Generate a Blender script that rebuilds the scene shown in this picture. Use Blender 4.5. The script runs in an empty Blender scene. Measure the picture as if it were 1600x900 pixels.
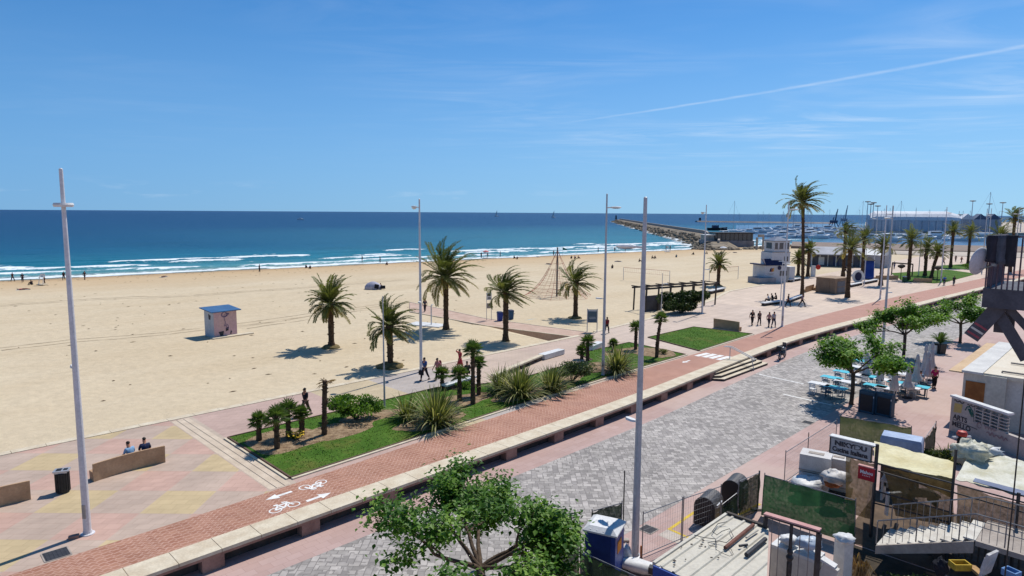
import bpy, bmesh, math, random
from mathutils import Vector, Matrix, noise
rnd = random.Random(11)
R = math.radians
SC = bpy.context.scene
COL = SC.collection
PI = math.pi
# ------------------------------------------------------------------ camera, sky, sun
FPX, CAMH = 1010.0, 12.5
TH, RO = math.atan(118 / FPX), R(0.35)
_f = Vector((0, math.cos(TH), -math.sin(TH))); _u0 = Vector((0, math.sin(TH), math.cos(TH)))
_r = Vector((1, 0, 0)) * math.cos(RO) + _u0 * math.sin(RO)
_u = Vector((-1, 0, 0)) * math.sin(RO) + _u0 * math.cos(RO)
cam = bpy.data.objects.new('camera', bpy.data.cameras.new('camera')); COL.objects.link(cam)
cam.data.sensor_width = 36; cam.data.lens = FPX / 1600 * 36
cam.data.clip_start = 0.1; cam.data.clip_end = 80000
cam.matrix_world = Matrix(((_r.x, _u.x, -_f.x, 0), (_r.y, _u.y, -_f.y, 0), (_r.z, _u.z, -_f.z, CAMH), (0, 0, 0, 1)))
SC.camera = cam
SUN_EL, SUN_AZ = R(58), R(54)
W = bpy.data.worlds.new('World'); SC.world = W; W.use_nodes = True
SKY_STR, SUN_STR = 0.135, 3.9
sun = bpy.data.objects.new('sun', bpy.data.lights.new('sun', 'SUN')); COL.objects.link(sun)
sun.data.energy = SUN_STR; sun.data.angle = R(0.55); sun.data.color = (1, .965, .9)
_sd = Vector((math.cos(SUN_EL) * math.cos(SUN_AZ), math.cos(SUN_EL) * math.sin(SUN_AZ), math.sin(SUN_EL)))
sun.rotation_euler = _sd.to_track_quat('Z', 'Y').to_euler()
SC.view_settings.view_transform = 'Standard'; SC.view_settings.look = 'None'
SC.view_settings.exposure = .2; SC.view_settings.gamma = 1; SC.view_settings.use_curve_mapping = False
SC.render.engine = 'CYCLES'
SC.cycles.max_bounces = 6; SC.cycles.diffuse_bounces = 2; SC.cycles.glossy_bounces = 2
SC.cycles.transparent_max_bounces = 12; SC.cycles.transmission_bounces = 3


def ray(px, py):
    return _f + _r * ((px - 800) / FPX) + _u * ((450 - py) / FPX)


def at(px, py, z=0.0):
    d = ray(px, py); t = (z - CAMH) / d.z
    return Vector((d.x * t, d.y * t, z))


S2 = math.sqrt(.5)


def ab(a, b, z=0.0):
    return Vector(((a - b) * S2, (a + b) * S2, z))


def toab(p):
    return ((p.x + p.y) * S2, (p.y - p.x) * S2)


def L1(c):
    c /= 255.0
    return c / 12.92 if c <= .04045 else ((c + .055) / 1.055) ** 2.4


def S(r, g, b, k=1.22):
    return (L1(r) / k, L1(g) / k, L1(b) / k)


# ------------------------------------------------------------------ node helpers
class NT:
    def __init__(s, tree): s.t = tree; s.n = tree.nodes; s.l = tree.links

    def new(s, typ, **kw):
        n = s.n.new(typ)
        for k, v in kw.items(): setattr(n, k, v)
        return n

    def set(s, sock, v):
        if isinstance(v, bpy.types.NodeSocket): s.l.new(v, sock)
        elif v is not None:
            if sock.type == 'RGBA' and len(v) == 3: v = (*v, 1)
            sock.default_value = v

    def math(s, op, a, b=None, c=None, clamp=False):
        n = s.new('ShaderNodeMath', operation=op); n.use_clamp = clamp
        s.set(n.inputs[0], a)
        if b is not None: s.set(n.inputs[1], b)
        if c is not None: s.set(n.inputs[2], c)
        return n.outputs[0]

    def mix(s, f, a, b, mode='MIX'):
        n = s.new('ShaderNodeMix', data_type='RGBA', blend_type=mode); n.clamp_factor = True
        s.set(n.inputs[0], f); s.set(n.inputs[6], a); s.set(n.inputs[7], b)
        return n.outputs[2]

    def noise(s, vec, scale, detail=4, rough=.55, dist=0):
        n = s.new('ShaderNodeTexNoise'); s.set(n.inputs['Vector'], vec)
        n.inputs['Scale'].default_value = scale; n.inputs['Detail'].default_value = detail
        n.inputs['Roughness'].default_value = rough; n.inputs['Distortion'].default_value = dist
        return n.outputs['Fac']

    def rng(s, v, a, b, c=0., d=1.):
        n = s.new('ShaderNodeMapRange'); s.set(n.inputs[0], v)
        for i, q in enumerate((a, b, c, d)): n.inputs[i + 1].default_value = q
        return n.outputs[0]

    def ramp(s, f, stops, const=False):
        n = s.new('ShaderNodeValToRGB'); e = n.color_ramp.elements
        if const: n.color_ramp.interpolation = 'CONSTANT'
        for i, (p, c) in enumerate(stops):
            el = e[i] if i < 2 else e.new(p)
            el.position = p; el.color = (*c, 1) if len(c) == 3 else c
        s.set(n.inputs[0], f)
        return n.outputs[0]

    def mapping(s, vec, rot=(0, 0, 0), scale=(1, 1, 1), loc=(0, 0, 0)):
        n = s.new('ShaderNodeMapping'); s.set(n.inputs[0], vec)
        n.inputs['Rotation'].default_value = rot; n.inputs['Scale'].default_value = scale; n.inputs['Location'].default_value = loc
        return n.outputs[0]

    def brick(s, vec, w, h, c1, c2, cm, mortar=.02, off=.5):
        n = s.new('ShaderNodeTexBrick'); s.set(n.inputs['Vector'], vec)
        n.offset = off
        s.set(n.inputs['Color1'], c1); s.set(n.inputs['Color2'], c2); s.set(n.inputs['Mortar'], cm)
        n.inputs['Scale'].default_value = 1; n.inputs['Mortar Size'].default_value = mortar
        n.inputs['Brick Width'].default_value = w; n.inputs['Row Height'].default_value = h
        n.inputs['Mortar Smooth'].default_value = .3; n.inputs['Bias'].default_value = 0
        return n.outputs['Color'], n.outputs['Fac']

    def bump(s, h, strength, dist=.02):
        n = s.new('ShaderNodeBump'); n.inputs['Strength'].default_value = strength
        n.inputs['Distance'].default_value = dist; s.set(n.inputs['Height'], h)
        return n.outputs[0]


MATS = {}


def newmat(name):
    m = bpy.data.materials.new(name); m.use_nodes = True
    t = NT(m.node_tree); b = m.node_tree.nodes['Principled BSDF']
    MATS[name] = m
    return m, t, b


def mat(name, c, c2=None, scale=2., rough=.8, bump=0., bscale=None, metal=0., spec=.3, bdist=.02, detail=5, lo=.35, hi=.65, emit=0):
    """plain surface: two tones mixed by noise, a second finer dirt noise, optional bump"""
    if name in MATS: return MATS[name]
    m, t, b = newmat(name)
    co = t.new('ShaderNodeTexCoord').outputs['Object']
    if c2 is None: c2 = tuple(x * .78 for x in c)
    f = t.rng(t.noise(co, scale, detail), lo, hi)
    col = t.mix(f, c, c2)
    fine = t.rng(t.noise(co, scale * 9, 3), .3, .7, .88, 1.08)
    col = t.mix(1, col, fine, 'MULTIPLY')
    t.set(b.inputs['Base Color'], col)
    b.inputs['Roughness'].default_value = rough; b.inputs['Metallic'].default_value = metal
    b.inputs['Specular IOR Level'].default_value = spec
    if bump: t.set(b.inputs['Normal'], t.bump(t.noise(co, bscale or scale * 6, 5), bump, bdist))
    return m


def leafmat(name, c, c2, c3=None, trans=.35, rough=.5):
    """foliage: per-leaf tint attribute picks the tone; light passes through the blades"""
    if name in MATS: return MATS[name]
    m, t, b = newmat(name)
    a = t.new('ShaderNodeAttribute', attribute_name='tint').outputs['Fac']
    stops = [(0, c), (.6, c2)] + ([(1, c3)] if c3 else [])
    col = t.ramp(a, stops)
    t.set(b.inputs['Base Color'], col); b.inputs['Roughness'].default_value = rough
    b.inputs['Specular IOR Level'].default_value = .3
    tr = t.new('ShaderNodeBsdfTranslucent')
    t.set(tr.inputs[0], t.mix(1, col, (1.15, 1.25, .6), 'MULTIPLY'))
    ms = t.new('ShaderNodeMixShader'); ms.inputs[0].default_value = trans
    t.l.new(b.outputs[0], ms.inputs[1]); t.l.new(tr.outputs[0], ms.inputs[2])
    t.l.new(ms.outputs[0], m.node_tree.nodes['Material Output'].inputs[0])
    return m


def netmat(name, c, c2, alpha=.75):
    """woven shade netting: part of the light goes straight through the mesh"""
    if name in MATS: return MATS[name]
    m, t, b = newmat(name)
    co = t.new('ShaderNodeTexCoord').outputs['Object']
    f = t.rng(t.noise(co, 1.3, 6, .6), .35, .65)
    t.set(b.inputs['Base Color'], t.mix(f, c, c2)); b.inputs['Roughness'].default_value = .9
    b.inputs['Specular IOR Level'].default_value = .1
    st = t.rng(t.noise(co, 9, 3), .3, .7, alpha - .1, min(1, alpha + .1))
    t.set(b.inputs['Alpha'], st)
    tr = t.new('ShaderNodeBsdfTranslucent'); t.set(tr.inputs[0], t.mix(f, c, c2))
    ms = t.new('ShaderNodeMixShader'); ms.inputs[0].default_value = .25
    t.l.new(b.outputs[0], ms.inputs[1]); t.l.new(tr.outputs[0], ms.inputs[2])
    t.l.new(ms.outputs[0], m.node_tree.nodes['Material Output'].inputs[0])
    return m


# ------------------------------------------------------------------ mesh builder
class MB:
    def __init__(s): s.v = []; s.f = []; s.m = []; s.t = []; s.k = 0; s.tint = 0.

    def add(s, vs, fs):
        o = len(s.v); s.v.extend(Vector(p) for p in vs)
        for f in fs:
            s.f.append(tuple(i + o for i in f)); s.m.append(s.k); s.t.append(s.tint)
        return s

    def box(s, c, d, rz=0., ry=0., rx=0.):
        M = Matrix.Translation(c) @ Matrix.Rotation(rz, 4, 'Z') @ Matrix.Rotation(ry, 4, 'Y') @ Matrix.Rotation(rx, 4, 'X')
        x, y, z = d[0] / 2, d[1] / 2, d[2] / 2
        vs = [M @ Vector(p) for p in ((-x, -y, -z), (x, -y, -z), (x, y, -z), (-x, y, -z), (-x, -y, z), (x, -y, z), (x, y, z), (-x, y, z))]
        return s.add(vs, [(0, 3, 2, 1), (4, 5, 6, 7), (0, 1, 5, 4), (1, 2, 6, 5), (2, 3, 7, 6), (3, 0, 4, 7)])

    def bar(s, p0, p1, w, h=None):
        """square bar between two points"""
        p0, p1 = Vector(p0), Vector(p1); d = p1 - p0; l = d.length
        q = d.to_track_quat('X', 'Z').to_matrix().to_4x4()
        M = Matrix.Translation((p0 + p1) / 2) @ q
        x, y, z = l / 2, w / 2, (h or w) / 2
        vs = [M @ Vector(p) for p in ((-x, -y, -z), (x, -y, -z), (x, y, -z), (-x, y, -z), (-x, -y, z), (x, -y, z), (x, y, z), (-x, y, z))]
        return s.add(vs, [(0, 3, 2, 1), (4, 5, 6, 7), (0, 1, 5, 4), (1, 2, 6, 5), (2, 3, 7, 6), (3, 0, 4, 7)])

    def tube(s, pts, rad, n=8, cap=True):
        pts = [Vector(p) for p in pts]
        if not isinstance(rad, (list, tuple)): rad = [rad] * len(pts)
        vs = []; fs = []; ref = None
        for i, p in enumerate(pts):
            d = (pts[min(i + 1, len(pts) - 1)] - pts[max(i - 1, 0)])
            d = d.normalized() if d.length > 1e-9 else Vector((0, 0, 1))
            if ref is None: ref = Vector((1, 0, 0)) if abs(d.x) < .9 else Vector((0, 1, 0))
            e1 = (ref - d * ref.dot(d)).normalized(); e2 = d.cross(e1); ref = e1
            for k in range(n):
                a = 2 * PI * k / n
                vs.append(p + (e1 * math.cos(a) + e2 * math.sin(a)) * rad[i])
        for i in range(len(pts) - 1):
            for k in range(n):
                k2 = (k + 1) % n
                fs.append((i * n + k, i * n + k2, (i + 1) * n + k2, (i + 1) * n + k))
        if cap:
            fs.append(tuple(range(n - 1, -1, -1))); o = (len(pts) - 1) * n; fs.append(tuple(o + k for k in range(n)))
        return s.add(vs, fs)

    def lathe(s, prof, n=16, c=(0, 0, 0), sx=1., sy=1.):
        c = Vector(c); vs = []; fs = []
        for r, z in prof:
            for k in range(n):
                a = 2 * PI * k / n
                vs.append(c + Vector((r * math.cos(a) * sx, r * math.sin(a) * sy, z)))
        for i in range(len(prof) - 1):
            for k in range(n):
                k2 = (k + 1) % n
                fs.append((i * n + k, i * n + k2, (i + 1) * n + k2, (i + 1) * n + k))
        if prof[0][0] > 1e-4: fs.append(tuple(range(n - 1, -1, -1)))
        if prof[-1][0] > 1e-4: o = (len(prof) - 1) * n; fs.append(tuple(o + k for k in range(n)))
        return s.add(vs, fs)

    def prism(s, poly, z0, z1):
        n = len(poly)
        vs = [(p[0], p[1], z0) for p in poly] + [(p[0], p[1], z1) for p in poly]
        fs = [tuple(range(n - 1, -1, -1)), tuple(range(n, 2 * n))]
        fs += [(i, (i + 1) % n, n + (i + 1) % n, n + i) for i in range(n)]
        return s.add(vs, fs)

    def loft(s, secs):
        """closed sections with equal point counts"""
        n = len(secs[0]); vs = [p for q in secs for p in q]; fs = []
        for i in range(len(secs) - 1):
            for k in range(n):
                fs.append((i * n + k, i * n + (k + 1) % n, (i + 1) * n + (k + 1) % n, (i + 1) * n + k))
        fs.append(tuple(range(n - 1, -1, -1))); fs.append(tuple((len(secs) - 1) * n + k for k in range(n)))
        return s.add(vs, fs)

    def blob(s, c, rad, nz=8, na=12, amp=.15, fr=1.5, seed=0):
        c = Vector(c); vs = []; fs = []
        for i in range(nz + 1):
            th = PI * i / nz
            for k in range(na):
                a = 2 * PI * k / na
                d = Vector((math.sin(th) * math.cos(a), math.sin(th) * math.sin(a), math.cos(th)))
                q = 1 + amp * noise.noise(d * fr + Vector((seed * 3.1, seed * 1.7, seed)))
                vs.append(c + Vector((d.x * rad[0], d.y * rad[1], d.z * rad[2])) * q)
        for i in range(nz):
            for k in range(na):
                fs.append((i * na + k, (i + 1) * na + k, (i + 1) * na + (k + 1) % na, i * na + (k + 1) % na))
        return s.add(vs, fs)

    def build(s, name, mats, parent=None, smooth=False, tint=False):
        me = bpy.data.meshes.new(name)
        me.from_pydata([tuple(p) for p in s.v], [], s.f)
        for m in (mats if isinstance(mats, (list, tuple)) else [mats]): me.materials.append(m)
        if any(s.m): me.polygons.foreach_set('material_index', s.m)
        if smooth: me.polygons.foreach_set('use_smooth', [True] * len(me.polygons))
        if tint:
            at_ = me.attributes.new('tint', 'FLOAT', 'FACE'); at_.data.foreach_set('value', s.t)
        me.validate(); me.update()
        o = bpy.data.objects.new(name, me); COL.objects.link(o)
        if parent: o.parent = parent
        return o


def tag(o, label, cat, group=None):
    o['label'] = label; o['category'] = cat
    if group: o['group'] = group
    return o


def kind(o, k='structure'):
    o['kind'] = k
    return o


def thing(name, label, cat, loc=(0, 0, 0), rz=0., group=None, scale=1.):
    o = bpy.data.objects.new(name, None); COL.objects.link(o)
    o.location = loc; o.rotation_euler = (0, 0, rz); o.empty_display_size = .2
    if scale != 1.: o.scale = (scale,) * 3
    return tag(o, label, cat, group)


KIDS = {}


def kids(o):
    return [c for c in bpy.data.objects if c.parent == o] if o.name not in KIDS else KIDS[o.name]


def dup(root, loc, rz=0., label=None, group=None, scale=None):
    if root.name not in KIDS: KIDS[root.name] = [(c, [g for g in bpy.data.objects if g.parent == c]) for c in bpy.data.objects if c.parent == root]
    r = root.copy(); COL.objects.link(r); r.location = loc; r.rotation_euler = (0, 0, rz)
    if scale is not None: r.scale = (scale,) * 3 if not isinstance(scale, tuple) else scale
    if label: r['label'] = label
    if group: r['group'] = group
    for c, gs in KIDS[root.name]:
        c2 = c.copy(); COL.objects.link(c2); c2.parent = r
        for g in gs:
            g2 = g.copy(); COL.objects.link(g2); g2.parent = c2
    return r


# ------------------------------------------------------------------ sky with cirrus and a contrail
t = NT(W.node_tree)
bg = W.node_tree.nodes['Background']; bg.inputs['Strength'].default_value = SKY_STR
sk = t.new('ShaderNodeTexSky'); sk.sky_type = 'NISHITA'; sk.sun_disc = False
sk.sun_elevation = SUN_EL; sk.sun_rotation = PI / 2 - SUN_AZ; sk.altitude = 10
sk.air_density = .5; sk.dust_density = .1; sk.ozone_density = 6
gv = t.new('ShaderNodeTexCoord').outputs['Generated']
sp = t.new('ShaderNodeSeparateXYZ'); t.set(sp.inputs[0], gv)
lift = t.new('ShaderNodeVectorMath', operation='MULTIPLY_ADD'); t.set(lift.inputs[0], gv); lift.inputs[1].default_value = (1, 1, .7); lift.inputs[2].default_value = (0, 0, .075)
t.set(sk.inputs[0], lift.outputs[0])
zc = t.math('MAXIMUM', sp.outputs[2], .02)
u_, v_ = t.math('DIVIDE', sp.outputs[0], zc), t.math('DIVIDE', sp.outputs[1], zc)
cm = t.new('ShaderNodeCombineXYZ'); t.set(cm.inputs[0], u_); t.set(cm.inputs[1], v_)
pl = cm.outputs[0]                                       # position on a cloud sheet one unit up


def sheet(px, py):
    d = ray(px, py)
    return Vector((d.x / d.z, d.y / d.z))


P1, P2 = sheet(868, 194), sheet(1600, 72)
e = (P2 - P1); Lc = e.length; e = e / Lc; nrm = Vector((-e.y, e.x))
du, dv = t.math('SUBTRACT', u_, P1.x), t.math('SUBTRACT', v_, P1.y)
al = t.math('ADD', t.math('MULTIPLY', du, e.x), t.math('MULTIPLY', dv, e.y))
ac = t.math('ADD', t.math('MULTIPLY', du, nrm.x), t.math('MULTIPLY', dv, nrm.y))
tt = t.math('DIVIDE', al, Lc)
bow = t.math('MULTIPLY', t.math('MULTIPLY', tt, t.math('SUBTRACT', 1, tt)), -.5)
wob = t.rng(t.noise(pl, 3.0, 3), 0, 1, -.03, .03)
dist = t.math('ABSOLUTE', t.math('ADD', t.math('ADD', ac, bow), wob))
trail = t.math('MULTIPLY', t.rng(dist, .012, .07, 1, 0), t.math('MULTIPLY', t.rng(tt, -.02, .35, 0, 1), t.rng(tt, 1.5, 2.2, 1, 0)))
trail = t.math('MULTIPLY', trail, t.rng(t.noise(pl, 6, 4), .3, .7, .35, .8))
th_e = math.atan2(e.y, e.x)
cir = t.noise(t.mapping(pl, rot=(0, 0, -th_e - .25), scale=(.55, 1.25, 1)), .9, 7, .6, 1.2)
big = t.rng(t.noise(t.mapping(pl, loc=(3.3, 1.2, 0)), .5, 3), .40, .64)
right = t.rng(u_, -1.5, 3.0, .12, 1)
cirrus = t.math('MULTIPLY', t.math('MULTIPLY', t.rng(cir, .42, .8), big), t.math('MULTIPLY', right, t.rng(sp.outputs[2], .05, .12)))
low = t.math('MULTIPLY', t.rng(t.noise(t.mapping(gv, scale=(1, 1, 6)), 9, 6, .6), .56, .72), t.math('MULTIPLY', t.rng(sp.outputs[2], .012, .022), t.rng(sp.outputs[2], .045, .03)))
low = t.math('MULTIPLY', low, t.rng(sp.outputs[0], .15, -.1))
cl = t.math('ADD', t.math('MULTIPLY', trail, .34), t.math('ADD', t.math('MULTIPLY', cirrus, .55), t.math('MULTIPLY', low, .16)), clamp=True)
hs = t.new('ShaderNodeHueSaturation'); hs.inputs['Saturation'].default_value = 1.1; t.set(hs.inputs['Color'], sk.outputs[0])
hz = t.math('MULTIPLY', t.math('POWER', t.rng(sp.outputs[2], .36, 0), 1.4), .9)
hcol = t.mix(t.rng(sp.outputs[0], -.65, .65), (1.4, 2.75, 4.35), (2.6, 4.2, 5.3))
t.set(bg.inputs[0], t.mix(cl, t.mix(hz, t.mix(1, hs.outputs[0], (.56, 1.0, 1.06), 'MULTIPLY'), hcol), (5.6, 6.1, 6.7)))
# ------------------------------------------------------------------ ground materials
def table(T):
    def f(x):
        if x <= T[0][0]: return T[0][1]
        for i in range(len(T) - 1):
            (x0, y0), (x1, y1) = T[i], T[i + 1]
            if x <= x1:
                m0 = (y1 - T[i - 1][1]) / (x1 - T[i - 1][0]) if i else 0.; m1 = (T[i + 2][1] - y0) / (T[i + 2][0] - x0) if i + 2 < len(T) else (y1 - y0) / (x1 - x0)
                h = x1 - x0; u = (x - x0) / h
                return (2 * u ** 3 - 3 * u * u + 1) * y0 + (u ** 3 - 2 * u * u + u) * h * m0 + (3 * u * u - 2 * u ** 3) * y1 + (u ** 3 - u * u) * h * m1
        (x0, y0), (x1, y1) = T[-2], T[-1]
        return y1 + (x - x1) * (y1 - y0) / (x1 - x0)
    return f


# the promenade front swells towards the steps, then swings away far along the street
bend = table([(-60, 0), (28, .0), (37, .15), (46, .6), (55, 1.02), (64, 1.25), (73, 1.0), (81, .5), (89, -.05), (105, -.85), (120, -1.9), (134, -3.0)])
bike_back = table([(-60, 26.9), (5, 27.0), (22, 27.75), (40, 28.5), (52, 28.62), (66, 29.0), (78, 29.2), (90, 28.9), (111, 27.9), (134, 26.2)])


def abco(t):
    co = t.new('ShaderNodeTexCoord').outputs['Object']
    return co, t.mapping(co, rot=(0, 0, -PI / 4))


def m_promenade():
    m, t, b = newmat('promenade_tiles')
    co, st = abco(t)
    s1 = t.new('ShaderNodeSeparateXYZ'); t.set(s1.inputs[0], co)
    s2 = t.new('ShaderNodeSeparateXYZ'); t.set(s2.inputs[0], st)
    ix = t.math('FLOOR', t.math('DIVIDE', t.math('ADD', s1.outputs[0], 15.4), 2.2))
    iy = t.math('FLOOR', t.math('DIVIDE', t.math('SUBTRACT', s1.outputs[1], 25.55), 2.2))
    ox = t.math('FLOORED_MODULO', ix, 2); oy = t.math('FLOORED_MODULO', iy, 2)
    yel, pnk, gry, bei = S(214, 190, 148), S(210, 173, 156), S(204, 180, 162), S(222, 198, 176)
    row0 = t.mix(ox, yel, gry); row1 = t.mix(ox, gry, pnk)
    checks = t.mix(oy, row0, row1)
    a = t.math('DIVIDE', s2.outputs[0], 200)
    zones = t.ramp(a, [(0, gry), (12 / 200, S(208, 188, 168)), (13.2 / 200, S(206, 176, 162)), (20.5 / 200, S(212, 192, 158)),
                       (25.5 / 200, S(196, 184, 175)), (31 / 200, S(212, 189, 170)), (41 / 200, S(212, 187, 170)), (51 / 200, S(220, 198, 180)),
                       (66 / 200, S(220, 198, 180)), (84 / 200, S(228, 205, 184)), (108 / 200, S(224, 200, 180))], True)
    isp = t.math('LESS_THAN', s2.outputs[0], 12)
    col = t.mix(isp, zones, checks)
    tc, tf = t.brick(co, .62, .44, (1, 1, 1), (.93, .93, .93), (.78, .76, .74), .012)
    col = t.mix(1, col, tc, 'MULTIPLY')
    dirt = t.rng(t.noise(co, .35, 8, .65), .3, .75, 1.06, .84)
    col = t.mix(1, col, dirt, 'MULTIPLY')
    streak = t.rng(t.noise(t.mapping(st, scale=(.12, 1.2, 1)), 1.2, 4), .35, .7, 1.04, .9)
    col = t.mix(1, col, streak, 'MULTIPLY')
    t.set(b.inputs['Base Color'], col); b.inputs['Roughness'].default_value = .8
    b.inputs['Specular IOR Level'].default_value = .25
    return m


def m_bike():
    m, t, b = newmat('red_paviours')
    co, st = abco(t)
    wv = t.new('ShaderNodeTexWave'); wv.wave_type = 'BANDS'; wv.bands_direction = 'X'; wv.wave_profile = 'TRI'
    t.set(wv.inputs[0], st); wv.inputs['Scale'].default_value = 1.1
    zig = t.math('MULTIPLY', wv.outputs['Fac'], .12)
    cb = t.new('ShaderNodeCombineXYZ'); s = t.new('ShaderNodeSeparateXYZ'); t.set(s.inputs[0], co)
    t.set(cb.inputs[0], s.outputs[0]); t.set(cb.inputs[1], t.math('ADD', s.outputs[1], zig))
    c, f = t.brick(cb.outputs[0], .36, .18, S(186, 138, 114), S(168, 118, 96), S(206, 164, 146), .02)
    big = t.rng(t.noise(co, .5, 6, .6), .3, .7, 1.08, .86)
    c = t.mix(1, c, big, 'MULTIPLY')
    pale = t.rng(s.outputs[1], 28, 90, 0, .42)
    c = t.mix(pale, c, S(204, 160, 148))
    t.set(b.inputs['Base Color'], c); b.inputs['Roughness'].default_value = .85; b.inputs['Specular IOR Level'].default_value = .2
    t.set(b.inputs['Normal'], t.bump(t.noise(co, 30, 2), .15, .01))
    return m


def m_cobble():
    m, t, b = newmat('grey_setts')
    co, st = abco(t)
    wob = t.new('ShaderNodeMixRGB'); wob.blend_type = 'ADD'; wob.inputs[0].default_value = .06
    t.set(wob.inputs[1], co); nz = t.new('ShaderNodeTexNoise'); nz.inputs['Scale'].default_value = 1.2; t.set(nz.inputs['Vector'], co); t.set(wob.inputs[2], nz.outputs['Color'])
    c1, f1 = t.brick(wob.outputs[0], .42, .28, S(208, 199, 190), S(153, 146, 140), S(140, 133, 128), .02)
    c2, f2 = t.brick(t.mapping(co, rot=(0, 0, PI / 2), loc=(.13, .07, 0)), .42, .28, S(202, 193, 185), S(148, 141, 136), S(140, 133, 128), .02)
    col = t.mix(t.rng(t.noise(co, 1.6, 2), .49, .51), c1, c2)
    big = t.rng(t.noise(co, .16, 6, .6), .3, .7, 1.1, .8)
    col = t.mix(1, col, big, 'MULTIPLY')
    sp_ = t.rng(t.noise(co, 3.2, 3), .3, .7, .86, 1.12)
    col = t.mix(1, col, sp_, 'MULTIPLY')
    t.set(b.inputs['Base Color'], col); b.inputs['Roughness'].default_value = .8; b.inputs['Specular IOR Level'].default_value = .3
    t.set(b.inputs['Normal'], t.bump(t.math('ADD', f1, t.noise(co, 12, 3)), .3, .01))
    return m


def m_pinkpave():
    m, t, b = newmat('pink_paving')
    co, st = abco(t)
    c, f = t.brick(st, .6, .4, S(202, 172, 163), S(194, 162, 152), S(182, 150, 141), .01)
    big = t.rng(t.noise(co, .3, 8, .65), .28, .75, 1.08, .82)
    c = t.mix(1, c, big, 'MULTIPLY')
    patch = t.rng(t.noise(t.mapping(co, loc=(5, 3, 0)), .09, 3), .5, .56)
    c = t.mix(t.math('MULTIPLY', patch, .5), c, S(208, 184, 170))
    t.set(b.inputs['Base Color'], c); b.inputs['Roughness'].default_value = .8; b.inputs['Specular IOR Level'].default_value = .25
    return m


def m_sand():
    m, t, b = newmat('beach_sand')
    co, st = abco(t)
    n1 = t.rng(t.noise(co, .045, 6, .6), .3, .7)
    col = t.mix(n1, S(225, 207, 177), S(217, 196, 163))
    lines = t.rng(t.noise(t.mapping(st, scale=(.04, .22, 1)), 1, 6, .6), .42, .7)
    col = t.mix(t.math('MULTIPLY', lines, .3), col, S(198, 174, 138))
    fine = t.rng(t.noise(co, 1.4, 8, .75), .28, .72, .84, 1.09)
    col = t.mix(1, col, fine, 'MULTIPLY')
    s = t.new('ShaderNodeSeparateXYZ'); t.set(s.inputs[0], st)
    d = t.math('SUBTRACT', s.outputs[1], t.math('SUBTRACT', 166.7, t.math('MULTIPLY', s.outputs[0], .145)))   # metres seaward of the waterline
    d = t.math('ADD', d, t.rng(t.noise(co, .04, 4), 0, 1, -5, 5))
    wet = t.rng(d, -13, -3)
    dry = t.rng(d, -45, -12)
    col = t.mix(t.math('MULTIPLY', dry, .75), col, S(204, 170, 126))
    col = t.mix(wet, col, S(158, 124, 88))
    t.set(b.inputs['Base Color'], col); t.set(b.inputs['Roughness'], t.rng(wet, 0, 1, .95, .45))
    b.inputs['Specular IOR Level'].default_value = .15
    h = t.math('ADD', t.noise(co, 2.2, 6, .65), t.math('MULTIPLY', t.noise(co, .5, 3), 1.5))
    t.set(b.inputs['Normal'], t.bump(h, .5, .11))
    return m


def m_lawn():
    m, t, b = newmat('lawn_turf')
    co, st = abco(t)
    f = t.rng(t.noise(co, .55, 7, .65), .32, .68)
    col = t.mix(f, S(64, 102, 30), S(92, 124, 46))
    dry = t.rng(t.noise(t.mapping(co, loc=(7, 0, 0)), .4, 6, .7), .52, .7)
    col = t.mix(t.math('MULTIPLY', dry, .7), col, S(126, 118, 62))
    fine = t.rng(t.noise(co, 7, 5, .7), .3, .7, .62, 1.25)
    col = t.mix(1, col, fine, 'MULTIPLY')
    t.set(b.inputs['Base Color'], col); b.inputs['Roughness'].default_value = .9; b.inputs['Specular IOR Level'].default_value = .1
    t.set(b.inputs['Normal'], t.bump(t.noise(co, 14, 4, .7), .8, .05))
    return m


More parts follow.
